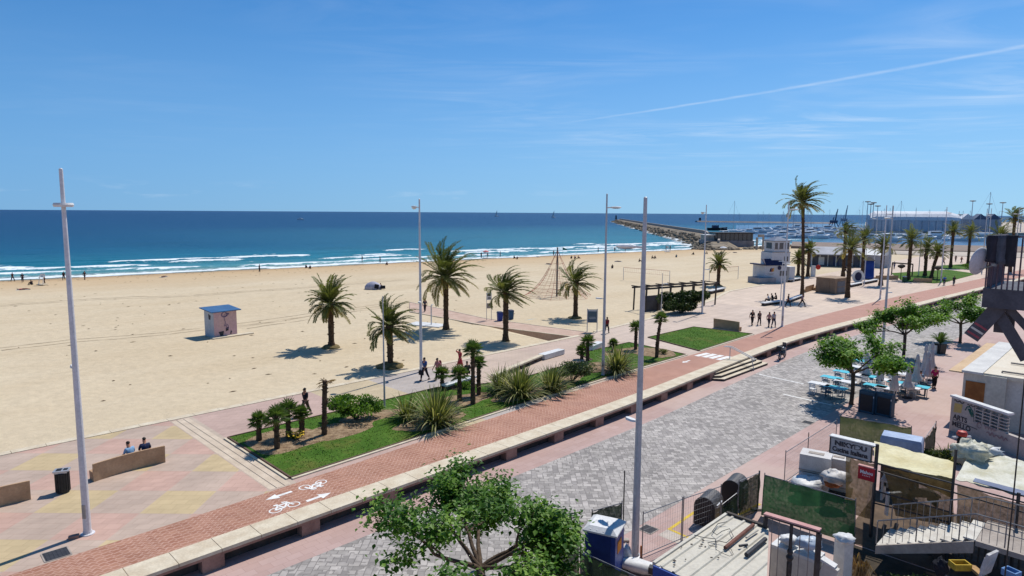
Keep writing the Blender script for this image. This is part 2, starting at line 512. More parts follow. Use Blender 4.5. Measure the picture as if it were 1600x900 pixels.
def m_sea():
    m, t, b = newmat('sea_water')
    uv = t.new('ShaderNodeUVMap').outputs[0]
    s = t.new('ShaderNodeSeparateXYZ'); t.set(s.inputs[0], uv)
    co = t.new('ShaderNodeTexCoord').outputs['Object']
    wig = t.rng(t.noise(t.mapping(uv, scale=(.01, .03, 1)), 1, 5), 0, 1, -.12, .12)
    lg = t.math('DIVIDE', t.math('LOGARITHM', t.math('ADD', t.math('MAXIMUM', s.outputs[1], 0), 6), 10), 4.)
    lg = t.math('ADD', lg, t.math('MULTIPLY', wig, .5))
    col = t.ramp(lg, [(.18, S(140, 140, 120)), (.27, S(94, 156, 162)), (.40, S(32, 120, 142)), (.52, S(6, 84, 118)), (.64, S(3, 66, 105)), (.78, S(3, 54, 97)), (.95, S(6, 46, 90))])
    cove = t.math('MULTIPLY', t.rng(s.outputs[0], 95, 260), t.rng(s.outputs[1], 420, 60))
    col = t.mix(t.math('MULTIPLY', cove, .75), col, S(58, 128, 142))
    mott = t.rng(t.noise(t.mapping(uv, scale=(.018, .05, 1)), 1, 6, .65), .3, .7, .84, 1.14)
    col = t.mix(1, col, mott, 'MULTIPLY')
    fa = t.new('ShaderNodeAttribute', attribute_name='foam').outputs['Fac']
    lace = t.noise(t.mapping(uv, scale=(.5, 1.0, 1)), 1, 6, .7)
    fm = t.rng(t.math('ADD', fa, t.math('MULTIPLY', t.math('SUBTRACT', lace, .5), 2.3)), .45, .72)
    fm = t.math('MULTIPLY', fm, t.rng(fa, .02, .12))
    caps = t.rng(t.noise(t.mapping(uv, scale=(.09, .28, 1)), 1, 3, .5), .745, .775)
    caps = t.math('MULTIPLY', caps, t.math('MULTIPLY', t.rng(s.outputs[1], 25, 60), t.rng(s.outputs[1], 900, 250)))
    fm = t.math('MAXIMUM', fm, t.math('MULTIPLY', caps, .55))
    col = t.mix(fm, col, (.76, .81, .83))
    t.set(b.inputs['Base Color'], col)
    t.set(b.inputs['Roughness'], t.rng(fm, 0, 1, .28, .9))
    b.inputs['IOR'].default_value = 1.33; b.inputs['Specular IOR Level'].default_value = .07
    w1 = t.noise(t.mapping(uv, scale=(.12, .3, 1)), 1, 6, .62)
    w2 = t.noise(t.mapping(uv, scale=(.7, 1.3, 1)), 1, 4, .6)
    t.set(b.inputs['Normal'], t.bump(t.math('ADD', w1, t.math('MULTIPLY', w2, .25)), .9, 1.6))
    return m


M_PROM, M_BIKE, M_COB, M_PINK, M_SAND, M_LAWN, M_SEA = m_promenade(), m_bike(), m_cobble(), m_pinkpave(), m_sand(), m_lawn(), m_sea()
M_STONE = mat('cream_coping', S(232, 218, 192), S(214, 196, 168), 1.5, .75, .1)
M_CONC = mat('grey_concrete', S(190, 178, 166), S(160, 148, 138), 1.2, .85, .15)
M_PINKC = mat('pink_concrete', S(176, 140, 126), S(146, 112, 100), 1.5, .85, .15)
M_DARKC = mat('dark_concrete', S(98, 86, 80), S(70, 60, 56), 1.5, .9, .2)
M_WHITE = mat('white_paint', (.72, .71, .69), (.6, .59, .57), 1.4, .5)
M_ROADW = mat('road_paint', (.82, .8, .76), (.62, .59, .55), 3, .7, lo=.4, hi=.75)
M_MULCH = mat('mulch_soil', S(176, 150, 118), S(128, 102, 76), 3.5, .95, .9, 9, bdist=.08)


def strip(mb, a0, a1, blo, bhi, z, step=2.0):
    n = max(1, int((a1 - a0) / step)); base = len(mb.v); vs = []; fs = []
    for i in range(n + 1):
        a = a0 + (a1 - a0) * i / n
        l = blo(a) if callable(blo) else blo; h = bhi(a) if callable(bhi) else bhi
        vs += [ab(a, l, z), ab(a, h, z)]
    for i in range(n): fs.append((2 * i, 2 * i + 2, 2 * i + 3, 2 * i + 1))
    mb.add(vs, fs)


FB = lambda q: (lambda a: q + bend(a))
ROAD = -.75
# the ground: one sheet at street level to the horizon on the land side
g = MB(); strip(g, -60, 420, -60, FB(24.3), ROAD, 4)
strip(g, 420, 30000, -30000, lambda a: -30 if a > 421 else FB(24.3)(a), ROAD, 30000)
strip(g, -60, 420, -30000, -60, ROAD, 600); strip(g, -30000, -60, -30000, 24.3, ROAD, 30000)
kind(g.build('ground', M_PINK))
c = MB(); strip(c, -20, 130, 14.65, FB(22.05), ROAD + .004, 3); kind(c.build('cobbled_road', M_COB))
p = MB()


def sea_edge(a):
    for (a0, b0), (a1, b1) in zip(EDGE, EDGE[1:]):
        if a <= a1: return b0 + (b1 - b0) * (a - a0) / (a1 - a0)
    return EDGE[-1][1]


EDGE = [(-60, 41.0), (50.4, 41.2), (58, 41.8), (65, 42.2), (70.5, 43.0), (86, 45.2), (98.5, 48.8), (160, 50.2), (300, 52)]
strip(p, -60, 300, FB(24.0), sea_edge, 0, 1.5); kind(p.build('promenade', M_PROM))
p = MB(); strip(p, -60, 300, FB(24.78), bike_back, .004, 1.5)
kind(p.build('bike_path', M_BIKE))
# stepped edge: coping slabs over a recessed low wall
wall = thing('promenade_wall', 'long low promenade wall with cream coping slabs above dark recesses along the cobbled road', 'wall')
q = MB(); a = -20.
while a < 300:
    if not (47.7 < a < 47.6): 
        p0, p1 = a + .012, a + 1.5 - .012
        pts = [ab(p0, 23.68 + bend(p0)), ab(p1, 23.68 + bend(p1)), ab(p1, 24.78 + bend(p1)), ab(p0, 24.78 + bend(p0))]
        q.prism([(v.x, v.y) for v in pts], -.11, .018)
    a += 1.5
q.build('coping', M_STONE, wall)
q = MB()
for i in range(160):
    a = -20 + 2 * i; pts = [ab(a, 23.74 + bend(a)), ab(a + 2, 23.74 + bend(a + 2)), ab(a + 2, 24.4 + bend(a + 2)), ab(a, 24.4 + bend(a))]
    q.prism([(v.x, v.y) for v in pts], -.24, -.112)
q.build('beam', M_PINKC, wall)
q = MB(); a = -19.5
while a < 300:
    if not 47.0 < a < 55.5:
        pts = [ab(a, 23.75 + bend(a)), ab(a + .8, 23.75 + bend(a)), ab(a + .8, 24.25 + bend(a)), ab(a, 24.25 + bend(a))]
        q.prism([(v.x, v.y) for v in pts], ROAD - .02, -.242)
    a += 3.9
q.build('pier', M_PINKC, wall)
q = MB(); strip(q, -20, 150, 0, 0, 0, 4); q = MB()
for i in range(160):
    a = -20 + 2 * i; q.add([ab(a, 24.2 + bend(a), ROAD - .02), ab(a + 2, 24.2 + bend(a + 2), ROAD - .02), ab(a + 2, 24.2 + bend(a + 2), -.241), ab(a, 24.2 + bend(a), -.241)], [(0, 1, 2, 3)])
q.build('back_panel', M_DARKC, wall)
# white parking lines on the setts
for (x0, y0), (x1, y1) in (((1186, 585), (1256, 600)), ((1224, 616), (1300, 633))):
    q = MB(); A, B = at(x0, y0, ROAD), at(x1, y1, ROAD); n_ = (B - A).normalized().cross(Vector((0, 0, 1))) * .085
    q.add([(A + n_) + Vector((0, 0, .008)), (B + n_) + Vector((0, 0, .008)), (B - n_) + Vector((0, 0, .008)), (A - n_) + Vector((0, 0, .008))], [(0, 3, 2, 1)])
    kind(q.build('road_marking', M_ROADW))
q = MB()
pts = [at(x, y, ROAD) for x, y in ((1132, 768), (1046, 827), (1082, 843), (1186, 788))]
for A, B in zip(pts, pts[1:]):
    n_ = (B - A).normalized().cross(Vector((0, 0, 1))) * .07; Z = Vector((0, 0, .006)); d_ = (B - A).normalized() * .07
    q.add([A - d_ + n_ + Z, B + d_ + n_ + Z, B + d_ - n_ + Z, A - d_ - n_ + Z], [(0, 3, 2, 1)])
    Z += Vector((0, 0, .004))
for i, f in enumerate(q.f):
    for k in f: q.v[k].z += .002 * i
kind(q.build('bay_marking', mat('yellow_paint', S(240, 205, 60), S(214, 180, 60), 3, .7)))
# pale slab beside the bay and two iron drain grates
q = MB(); q.add([at(1028, 836, ROAD) + Vector((0, 0, .004)), at(1044, 826, ROAD) + Vector((0, 0, .004)), at(1078, 842, ROAD) + Vector((0, 0, .004)), at(1060, 850, ROAD) + Vector((0, 0, .004))], [(0, 3, 2, 1)])
kind(q.build('concrete_patch', mat('pale_slab', S(214, 200, 186), S(196, 182, 168), 2)))
M_IRON = mat('cast_iron', (.06, .06, .065), (.04, .04, .045), 6, .6, .2, metal=.3)


def grate(px, py, z, rz, label, s=.62):
    o = thing('drain_grate', label, 'grate', at(px, py, z + .006), rz)
    q = MB()
    for k in (-1, 1): q.box((0, k * s / 2, .004), (s, .05, .012)); q.box((k * s / 2, 0, .004), (.05, s - .05, .012))
    q.build('frame', M_CONC, o)
    q = MB(); q.box((0, 0, -.003), (s - .06, s - .06, .004))
    for i in range(6): q.box((-s / 2 + .1 + i * (s - .2) / 5, 0, .003), (.05, s - .08, .01))
    q.build('grid', M_IRON, o)


grate(1013, 827, ROAD, PI / 4, 'square iron drain grate on the cobbles beside the nearest grey lamp pole')
grate(1262, 660, ROAD, PI / 4, 'square iron drain grate in the shade of the cafe tree')
grate(88, 866, 0, PI / 4, 'square iron grate on the tiled promenade below the left lamp pole', .8)
# transverse drain strip before the lawn
q = MB(); strip(q, 12.05, 13.05, 27.4, 40.7, .004, 1)
kind(q.build('paving_strip', mat('pale_strip', S(226, 206, 182), S(208, 188, 164), 1.4, .8)))
q = MB()
for a in (12.34, 12.72): strip(q, a, a + .035, 27.4, 40.7, .007, 1)
kind(q.build('drain_slot', mat('slot_dark', (.12, .1, .09), (.09, .08, .07), 5)))
# kerb along the sand
q = MB(); a = -60.
while a < 70:
    if not 50.35 < a < 53.4:
        a1 = a + 1.48
        pts = [ab(a, sea_edge(a) - .25), ab(a1, sea_edge(a1) - .25), ab(a1, sea_edge(a1) + .28), ab(a, sea_edge(a) + .28)]
        q.prism([(v.x, v.y) for v in pts], -.35, .035)
    a += 1.5
kind(q.build('sand_kerb', M_STONE))
q = MB(); a = 83.
while a < 128:
    a1 = a + 1.48
    pts = [ab(a, sea_edge(a) - .3), ab(a1, sea_edge(a1) - .3), ab(a1, sea_edge(a1) + .3), ab(a, sea_edge(a) + .3)]
    q.prism([(v.x, v.y) for v in pts], -.35, .05); a += 1.5
kind(q.build('plaza_kerb', M_STONE))
# walkway out to the beach
PW = [toab(at(893, 526)), toab(at(762, 509.5)), toab(at(640, 487)), toab(at(640, 472)), toab(at(760, 498)), toab(at(930, 521))]
q = MB(); q.prism([tuple(ab(a, b).xy) for a, b in PW], -.9, .012)
kind(q.build('beach_walkway', [mat('walkway_planks', S(214, 184, 164), S(196, 164, 144), .8, .85, .1)]))
q = MB()
for A, B in ((PW[0], PW[1]), (PW[1], PW[2]), (PW[4], PW[5]), (PW[3], PW[4])):
    q.bar(ab(A[0], A[1], .02), ab(B[0], B[1], .02), .16, .06)
kind(q.build('walkway_edge', M_STONE))


# ------------------------------------------------------------------ beach, sea
def shore(a): return 166.7 - .145 * a


def sandz(a, b):
    t_ = max(0., min(1., (b - 60) / (shore(a) - 60)))
    z = -.05 - 1.3 * t_ ** 1.4
    d = b - shore(a)
    if d > -8: z -= .055 * (d + 8)
    return z


def ats(px, py):
    z = -.1
    for _ in range(12):
        p_ = at(px, py, z); z = max(-1.38, sandz(*toab(p_)))
    return p_


q = MB(); VID = {}


def sv(a, b, dz=0.):
    k = (round(a, 3), round(b, 3))
    if k not in VID:
        VID[k] = len(q.v); P = ab(a, b)
        bump_ = .10 * noise.noise(P * .16) + .05 * noise.noise(P * .5) if b > 44 and a < 250 else 0
        if 50 < a < 54 and b < 64: bump_ = 0
        q.v.append(ab(a, b, sandz(a, b) + bump_ + dz))
    return VID[k]


def sgrid(As, Bs):
    for i in range(len(As) - 1):
        for j in range(len(Bs) - 1):
            q.f.append((sv(As[i], Bs[j]), sv(As[i + 1], Bs[j]), sv(As[i + 1], Bs[j + 1]), sv(As[i], Bs[j + 1]))); q.m.append(0); q.t.append(0)


def lin_(a, b, n): return [a + (b - a) * i / n for i in range(n + 1)]


PB = PW[1][1]
A0 = toab(at(858, 532.4))[0]
B1 = lin_(41.0, PB, 8); B2 = lin_(PB, 190, 110)
sgrid(lin_(-160, A0, 130), B1[:-1] + B2)
sgrid(lin_(A0, 56, 8), B2)
sgrid(lin_(56, 300, 140), [40.9] + B1[1:-1] + B2)
i0 = sv(A0, 41.0); i1 = sv(A0, PB); ap = min(lin_(A0, 56, 8), key=lambda v: abs(v - PW[1][0])); i2 = sv(ap, PB)
q.f.append((i0, i2, i1)); q.m.append(0); q.t.append(0)
i3 = len(q.v); q.v.append(ab(A0, 41.0, -1.0)); q.v.append(ab(ap, PB, -1.0)); q.v.append(ab(52, 40.9, -1.0))
q.f.append((i0, i3, i3 + 1, i2)); q.m.append(0); q.t.append(0); q.f.append((i3, i3 + 2, i3 + 1)); q.m.append(0); q.t.append(0)
# sand to the right of the walkway
k0 = [sv(56, b) for b in ([40.9] + B1[1:])]
q.v.append(ab(53.0, 41.0, -.05)); i9 = len(q.v) - 1; q.v.append(ab(51.5, PB, -.05)); i10 = len(q.v) - 1
q.f.append(tuple([i9] + k0 + [i10])); q.m.append(0); q.t.append(0)
kind(q.build('sand', M_SAND, smooth=True))
Z3_ = Vector((0, 0, 1))
# tyre tracks pressed into the sand
M_TRK = mat('pressed_sand', S(212, 192, 161), S(202, 180, 147), .8, .95, .6, 6, bdist=.06)
for pl_ in ([(0, 546), (120, 532), (260, 521), (400, 504), (520, 487), (640, 470)], [(380, 512), (450, 502), (560, 484), (610, 478)], [(0, 478), (140, 468), (300, 462), (470, 450), (650, 436)]):
    for off in (-.8, .8):
        q = MB(); P = [ats(*v) for v in pl_]; pts = []
        for i in range(len(P) - 1):
            for k in range(12): pts.append(P[i].lerp(P[i + 1], k / 12))
        for i in range(len(pts) - 1):
            d_ = (pts[i + 1] - pts[i]).normalized(); n_ = Vector((-d_.y, d_.x, 0))
            w = .11 + .04 * noise.noise(pts[i] * .9); o_ = off + .12 * noise.noise(pts[i] * .3)
            e_ = [pts[i] + n_ * (o_ - w), pts[i + 1] + n_ * (o_ - w), pts[i + 1] + n_ * (o_ + w), pts[i] + n_ * (o_ + w)]
            for v in e_:
                a_, b_ = toab(v); v.z = sandz(a_, b_) + .10 * noise.noise(Vector((v.x, v.y, 0)) * .16) + .05 * noise.noise(Vector((v.x, v.y, 0)) * .5) + .02
            q.add(e_, [(0, 1, 2, 3)])
        kind(q.build('tyre_track', M_TRK))
# wrack line: dry weed and shell scraps left along the last high water
q = MB(); wr = random.Random(17)
for i in range(900):
    a = wr.uniform(-60, 235); d = wr.choice((-9, -9, -15, -24)) + wr.gauss(0, 1.4) + 3 * noise.noise(Vector((a / 18, 0, 9))); b = shore(a) + d
    if wr.random() < .25: a, b = wr.uniform(-40, 60), wr.uniform(44, 120)
    P = ab(a, b); P.z = sandz(a, b) + .10 * noise.noise(Vector((P.x, P.y, 0)) * .16) + .05 * noise.noise(Vector((P.x, P.y, 0)) * .5) + .02; s = wr.uniform(.06, .3); w = wr.uniform(.05, .12); th = wr.uniform(-.4, .4) + PI / 4 - .15
    u = Vector((math.cos(th), math.sin(th), 0)) * s; v = Vector((-math.sin(th), math.cos(th), 0)) * w
    q.add([P - u, P + v + Z3_ * .03, P + u, P - v], [(0, 3, 2, 1)])
kind(q.build('beach_wrack', mat('dry_weed', S(126, 104, 76), S(92, 74, 54), 2, .95)), 'stuff')
# sea
As = [-30000, -9000, -3000, -1200, -600, -350] + lin_(-220, 330, 240) + [400, 520, 700, 1000, 1600, 3000, 6000, 12000, 30000]
Ds = lin_(-14, 60, 74) + lin_(62, 130, 26) + [140, 155, 175, 200, 240, 300, 400, 560, 800, 1200, 2000, 3500, 6000, 10000, 18000, 40000]
vs = []; uvs = []; foam = []
BRK = [(9, 1.1, .22, 0), (19, 1.5, .12, 3), (27, 1.7, .0, 6), (36, 1.5, -.12, 9), (47, 1.4, -.24, 12)]
for d in Ds:
    for a in As:
        near = -230 < a < 335 and d < 135
        z = -1.42; fo = 0.
        if near:
            edge = 2.2 * noise.noise(Vector((a / 14, 0, 5))) + 1.2 * noise.noise(Vector((a / 5, 3, 5)))
            for dk, h, thr, sd in BRK:
                c_ = dk + 4.5 * noise.noise(Vector((a / 55, sd, 0))) + 1.2 * noise.noise(Vector((a / 12, sd, 2)))
                pr = noise.noise(Vector((a / 24, sd * 1.7, 1))) + thr + .14
                pr = max(0., min(1., pr * 3.))
                x = d - c_
                z += h * .42 * math.exp(-(x / 1.7) ** 2) * (.35 + .65 * pr)
                if -1.4 < x < 1.4: fo = max(fo, pr * 1.1)
                elif 1.4 <= x < 7: fo = max(fo, pr * (.5 - .07 * (x - 1.4)))
                elif -7 < x <= -1.6: fo = max(fo, pr * .26)
            x = d - edge
            if -1.5 < x < 1.6: fo = max(fo, 1.0)
            elif 1.6 <= x < 5: fo = max(fo, .45)
            z += .10 * noise.noise(Vector((a / 6, d / 3, 0))) + .0
            if d < 3: z -= (3 - d) * .03
        vs.append(ab(a, shore(a) + d, z)); uvs.append((a, d)); foam.append(fo)
n = len(As); fs = [(j * n + i, j * n + i + 1, (j + 1) * n + i + 1, (j + 1) * n + i) for j in range(len(Ds) - 1) for i in range(n - 1)]
q = MB(); q.add(vs, fs); o = q.build('sea', M_SEA, smooth=True); kind(o)
ul = o.data.uv_layers.new(name='UVMap'); li = [0] * len(o.data.loops); o.data.loops.foreach_get('vertex_index', li)
ul.data.foreach_set('uv', [c_ for i in li for c_ in uvs[i]])
fa = o.data.attributes.new('foam', 'FLOAT', 'POINT'); fa.data.foreach_set('value', foam)
# ------------------------------------------------------------------ lawns and beds
M_KERBD = mat('lawn_kerb', S(120, 96, 80), S(92, 72, 60), 2, .85)
M_GRASS = leafmat('grass_blades', S(62, 92, 30), S(88, 116, 46), S(130, 126, 70), .3, .8)


def lawn(poly, z=.05, kerb=True):
    q = MB(); q.prism([tuple(ab(*p_).xy) for p_ in poly], -.02, z); kind(q.build('lawn', M_LAWN))
    if kerb:
        q = MB(); n = len(poly)
        cx = sum(p_[0] for p_ in poly) / n; cy = sum(p_[1] for p_ in poly) / n
        for i in range(n):
            A, B = ab(*poly[i]), ab(*poly[(i + 1) % n])
            q.bar(A + Vector((0, 0, .0375 + .002 * (i % 2))), B + Vector((0, 0, .0375 + .002 * (i % 2))), .09, .10)
        kind(q.build('lawn_kerb', M_KERBD))


LW1 = [(13.35, 35.5), (13.3, 27.95), (22, 28.35), (30, 28.75), (40, 28.98), (50.9, 28.98), (51.7, 35.6), (44.0, 35.75), (43.2, 33.4), (38.6, 33.6), (33.2, 33.2), (30.6, 34.3), (28.6, 34.3), (28.2, 35.6)]
LW2 = [(53.2, 28.95), (64.9, 29.3), (64.2, 35.7), (55.3, 35.8)]
lawn(LW1); lawn(LW2)
q = MB(); pts = LW1[1:6]
for A, B in zip(pts, pts[1:]): q.bar(ab(A[0], A[1] - .14, .03), ab(B[0], B[1] - .14, .03), .16, .07)
q.bar(ab(53.2, 28.8, .03), ab(64.9, 29.15, .03), .16, .07)
q.bar(ab(13.18, 35.5, .03), ab(13.13, 27.95, .03), .12, .07)
kind(q.build('bed_kerb', M_STONE))


def inpoly(a, b, poly):
    r = False; j = len(poly) - 1
    for i in range(len(poly)):
        if (poly[i][1] > b) != (poly[j][1] > b) and a < (poly[j][0] - poly[i][0]) * (b - poly[i][1]) / (poly[j][1] - poly[i][1]) + poly[i][0]: r = not r
        j = i
    return r


BEDS = [(15.3, 32.9, 2.6, 1.7), (18.5, 32.3, 2.2, 1.2), (20.9, 33.2, 2.0, 1.0), (23.2, 30.0, 2.6, 1.2), (27.6, 31.9, 1.9, 1.2), (30.9, 30.2, 2.4, .9), (33.5, 29.8, 1.8, .7), (36.5, 30.7, 2.0, .9),
        (41.2, 31.6, 2.2, 1.4), (41.5, 29.75, 1.7, .6), (49.3, 31.6, 2.0, 2.2), (47.4, 33.6, 2.0, 1.0)]
for i, (a, b, ra, rb) in enumerate(BEDS):
    q = MB(); P = []
    for k in range(26):
        th = 2 * PI * k / 26; w = 1 + .28 * noise.noise(Vector((math.cos(th) * 1.5, math.sin(th) * 1.5, i * 2.2)))
        P.append(ab(max(13.6, a + ra * w * math.cos(th)), min(35.3, max(28.2, b + rb * w * math.sin(th)))))
    q.add([ab(a, b, .10)] + [Vector((v.x, v.y, .053 + .0015 * i)) for v in P], [(0, 1 + k, 1 + (k + 1) % 26) for k in range(26)])
    kind(q.build('mulch_bed', M_MULCH))


def inbed(a, b): return any(((a - x) / (ra * .9)) ** 2 + ((b - y) / (rb * .9)) ** 2 < 1 for x, y, ra, rb in BEDS)


q = MB(); gr = random.Random(3); n = 0
while n < 15000:
    if gr.random() < .8: a, b, L = gr.uniform(13.4, 51.6), gr.uniform(28.1, 35.6), LW1
    else: a, b, L = gr.uniform(53.3, 64.9), gr.uniform(29, 35.7), LW2
    n += 1
    if not inpoly(a, b, L) or (inbed(a, b) and gr.random() < .93): continue
    P = ab(a, b, .045); th = gr.uniform(0, 2 * PI); h = gr.uniform(.03, .075); w = gr.uniform(.02, .045)
    q.tint = max(0, min(1, .3 + .9 * noise.noise(P * .45) + gr.uniform(-.2, .3)))
    d = Vector((math.cos(th), math.sin(th), 0)); lean = Vector((gr.uniform(-.06, .06), gr.uniform(-.06, .06), h))
    q.add([P - d * w, P + d * w, P + lean], [(0, 1, 2)])
kind(q.build('grass', M_GRASS, tint=True), 'stuff')

# ------------------------------------------------------------------ plants
M_PTRUNK = mat('palm_bark', S(112, 88, 66), S(66, 50, 38), 5, .95, .9, 14, bdist=.05)
M_PALM = leafmat('palm_leaf', S(96, 104, 52), S(138, 138, 78), S(184, 152, 96), .35)
M_FAN = leafmat('fan_palm_leaf', S(66, 94, 40), S(104, 128, 60), S(156, 140, 82), .35)
M_PHORM = leafmat('sword_leaf', S(72, 84, 36), S(142, 146, 80), S(206, 196, 142), .3)
M_BUSH = leafmat('shrub_leaf', S(76, 112, 36), S(118, 152, 58), S(160, 180, 84), .4)
M_DBUSH = leafmat('dark_shrub_leaf', S(34, 52, 24), S(66, 86, 40), S(104, 110, 62), .25)
M_TREE = leafmat('tree_leaf', S(72, 112, 36), S(116, 158, 58), S(164, 194, 90), .45)
M_BARK = mat('tree_bark', S(112, 94, 78), S(74, 60, 50), 6, .95, .8, 18, bdist=.03)
M_DRY = leafmat('dry_leaf', S(120, 92, 56), S(170, 132, 84), S(196, 160, 110), .25)
Z3 = Vector((0, 0, 1))


def frond(q, base, az, el, L, r, wind=Vector((0, 0, 0)), npair=34, leaf=.42, dry=0., droop=1.):
    """one feather leaf: curved midrib with narrow leaflets on both sides"""
    d = Vector((math.cos(az) * math.cos(el), math.sin(az) * math.cos(el), math.sin(el)))
    p_ = Vector(base); n = 10; pts = [p_.copy()]; st = L / n
    for i in range(n):
        d = (d + Vector((0, 0, -1)) * (.012 + .021 * i) * droop + wind * (.05 + .032 * i)).normalized()
        p_ = p_ + d * st; pts.append(p_.copy())
    q.tint = min(1, max(0, dry + r.uniform(0, .25)))
    q.tube(pts, [.035 * (1 - i / (n + .5)) + .006 for i in range(n + 1)], 3, False)
    base_t = dry + r.uniform(.05, .45)
    for k in range(npair):
        t_ = .16 + .84 * (k + .5) / npair; f = t_ * n; i = min(n - 1, int(f)); P = pts[i].lerp(pts[i + 1], f - i)
        d = (pts[i + 1] - pts[i]).normalized(); s = d.cross(Z3)
        s = s.normalized() if s.length > .05 else Vector((math.sin(az), -math.cos(az), 0)); up = s.cross(d)
        ll = leaf * (math.sin(PI * (.18 + .74 * t_)) ** .7) * r.uniform(.85, 1.1)
        for sg in (-1, 1):
            w = (s * sg * .78 + d * .62 + up * r.uniform(.05, .35) + wind * .25 - Z3 * .12).normalized()
            e_ = P + w * ll + Vector((0, 0, -.10 * ll)); mid = P + w * ll * .45; wd = d * .055
            q.tint = min(1, max(0, base_t + r.uniform(-.12, .14)))
            q.add([P - wd * .6, mid - wd, e_, mid + wd], [(0, 1, 2, 3)])


def palm_meshes(seed, h, L, nf, wind=(0, 0, 0), tr=.2, leaf=.45, lean=(0, 0), skirt=.15, npair=34):
    r = random.Random(seed); wind = Vector(wind)
    q = MB(); n = 14; pts = []; rad = []
    for i in range(n + 1):
        u = i / n; pts.append(Vector((lean[0] * u ** 1.5, lean[1] * u ** 1.5, h * u - (0 if i else .1))))
        rad.append(tr * (1 + .55 * max(0, 1 - u * 7) + .35 * max(0, (u - .86) * 7)) * (1 + .05 * r.uniform(-1, 1)))
    q.tube(pts, rad, 10)
    for i in range(int(h * 16)):                              # stubs of cut leaves
        u = r.uniform(.03, 1); a = i * 2.4; P = Vector((lean[0] * u ** 1.5, lean[1] * u ** 1.5, h * u)); d = Vector((math.cos(a), math.sin(a), .8))
        rr = tr * (1 + .3 * max(0, (u - .86) * 7))
        q.bar(P + d * rr * .75, P + d * (rr + .05), .09, .05)
    tip = pts[-1]
    c_ = MB()
    for i in range(nf):
        u = i / (nf - 1); el = R(86 - 104 * u ** .85 + r.uniform(-11, 11)); az = i * 2.39996 + r.uniform(-.2, .2)
        dry = .0 if u < 1 - skirt else .45
        frond(c_, tip + Vector((math.cos(az) * .08, math.sin(az) * .08, -.25 * u)), az, el, L * r.uniform(.72, 1.1) * (.8 + .2 * math.sin(PI * min(1, u + .25))), r, wind, npair, leaf, dry, 1.15 if u > .5 else .9)
    return q, c_


def palm(name, label, loc, args, rz=0., group=None, mound=0.):
    o = thing(name, label, 'palm', loc, rz, group)
    q, c_ = palm_meshes(**args)
    if mound:
        m_ = MB(); m_.blob((0, 0, -.05), (mound, mound, mound * .38), 8, 18, .25, 2, args['seed']); m_.build('root_mound', mat('root_mound', S(150, 128, 88), S(104, 92, 56), 3, .95, .8, 8), o, True)
    q.build('trunk', M_PTRUNK, o); c_.build('crown', M_PALM, o, tint=True)
    return o


WIND = (.95, .1, .0)
palm('date_palm', 'small date palm on open sand right of the pink beach hut', ats(518, 543), dict(seed=1, h=4.15, L=3.05, nf=50, wind=(.15, 0, 0), tr=.27, leaf=.5), mound=.9)
palm('date_palm', 'date palm with a grassy root mound beside the thin grey post', ats(610, 573), dict(seed=2, h=3.4, L=2.9, nf=40, wind=(.55, 0, 0), tr=.24, leaf=.46), mound=1.2)
palm('date_palm', 'largest beach palm, wide full crown behind the second white lamp pole', ats(697, 515), dict(seed=3, h=5.7, L=4.4, nf=66, wind=(.35, .05, 0), tr=.27, leaf=.62, skirt=.3, npair=40), mound=.5)
palm('date_palm', 'windswept date palm in front of the blue beach bins', ats(790, 533), dict(seed=4, h=4.9, L=3.3, nf=46, wind=(.9, .1, 0), tr=.26, leaf=.5), mound=.5)
palm('date_palm', 'windswept date palm between the climbing net and the blue info board', ats(899, 497), dict(seed=5, h=4.35, L=3.5, nf=42, wind=(.75, .1, 0), tr=.26, leaf=.5), mound=.9)
palm('date_palm', 'small date palm on the sand beyond the pergola', ats(1122, 447), dict(seed=6, h=3.9, L=2.6, nf=36, wind=(.1, 0, 0), tr=.3, leaf=.5), mound=.9)
palm('tall_palm', 'tallest palm with slim trunk and windswept crown on the plaza', at(1253, 464), dict(seed=7, h=14.4, L=4.1, nf=58, wind=(.55, 0, 0), tr=.23, leaf=.6, lean=(-.7, 0)))
GP = 'palms of the far plaza'
FAR_PALMS = [((1317, 433), 9.2, 3.0, 'windswept palm taller than its neighbours behind the brown kiosk', (.9, 0, 0)),
             ((1324, 465), 7.4, 3.7, 'broad brown tinged palm right behind the brown kiosk', (.3, 0, 0)),
             ((1347, 428), 7.6, 3.3, 'palm beside the white marquee on the far plaza', (.4, 0, 0)),
             ((1376, 446), 7.0, 3.1, 'palm behind the pair of lamp poles on the plaza', (.5, 0, 0)),
             ((1419, 437), 7.6, 3.6, 'full palm growing on the far lawn behind the green bin', (.3, 0, 0)),
             ((1445, 431), 5.6, 3.4, 'thick trunk palm on the far lawn', (.3, 0, 0)),
             ((1455, 435), 5.2, 2.9, 'leaning palm beside the thick trunk palm on the far lawn', (.4, 0, 0)),
             ((1485, 418), 8.6, 3.2, 'slim palm left of the yellow shrub beyond the lawn', (.4, 0, 0)),
             ((1512, 414), 8.2, 3.4, 'palm directly above the yellow shrub beyond the lawn', (.5, 0, 0)),
             ((1262, 432), 5.4, 2.6, 'low palm right behind the tallest palm', (.2, 0, 0)),
             ((1247, 430), 3.4, 2.3, 'shortest palm, bushy, beside the white lifeguard tower', (.1, 0, 0)),
             ((1578, 425), 12.0, 3.4, 'tall palm seen above the clothes on the balcony', (.5, 0, 0)),
             ((1558, 432), 8.4, 3.6, 'palm standing behind the balcony railing', (.4, 0, 0))]
for i, (px, h, L, lb, w) in enumerate(FAR_PALMS):
    palm('date_palm', lb, at(*px), dict(seed=20 + i, h=h, L=L, nf=38, wind=w, tr=.3, leaf=.55, lean=((.9, 0) if 'leaning' in lb else (0, 0)), npair=24, skirt=.25), i, GP)


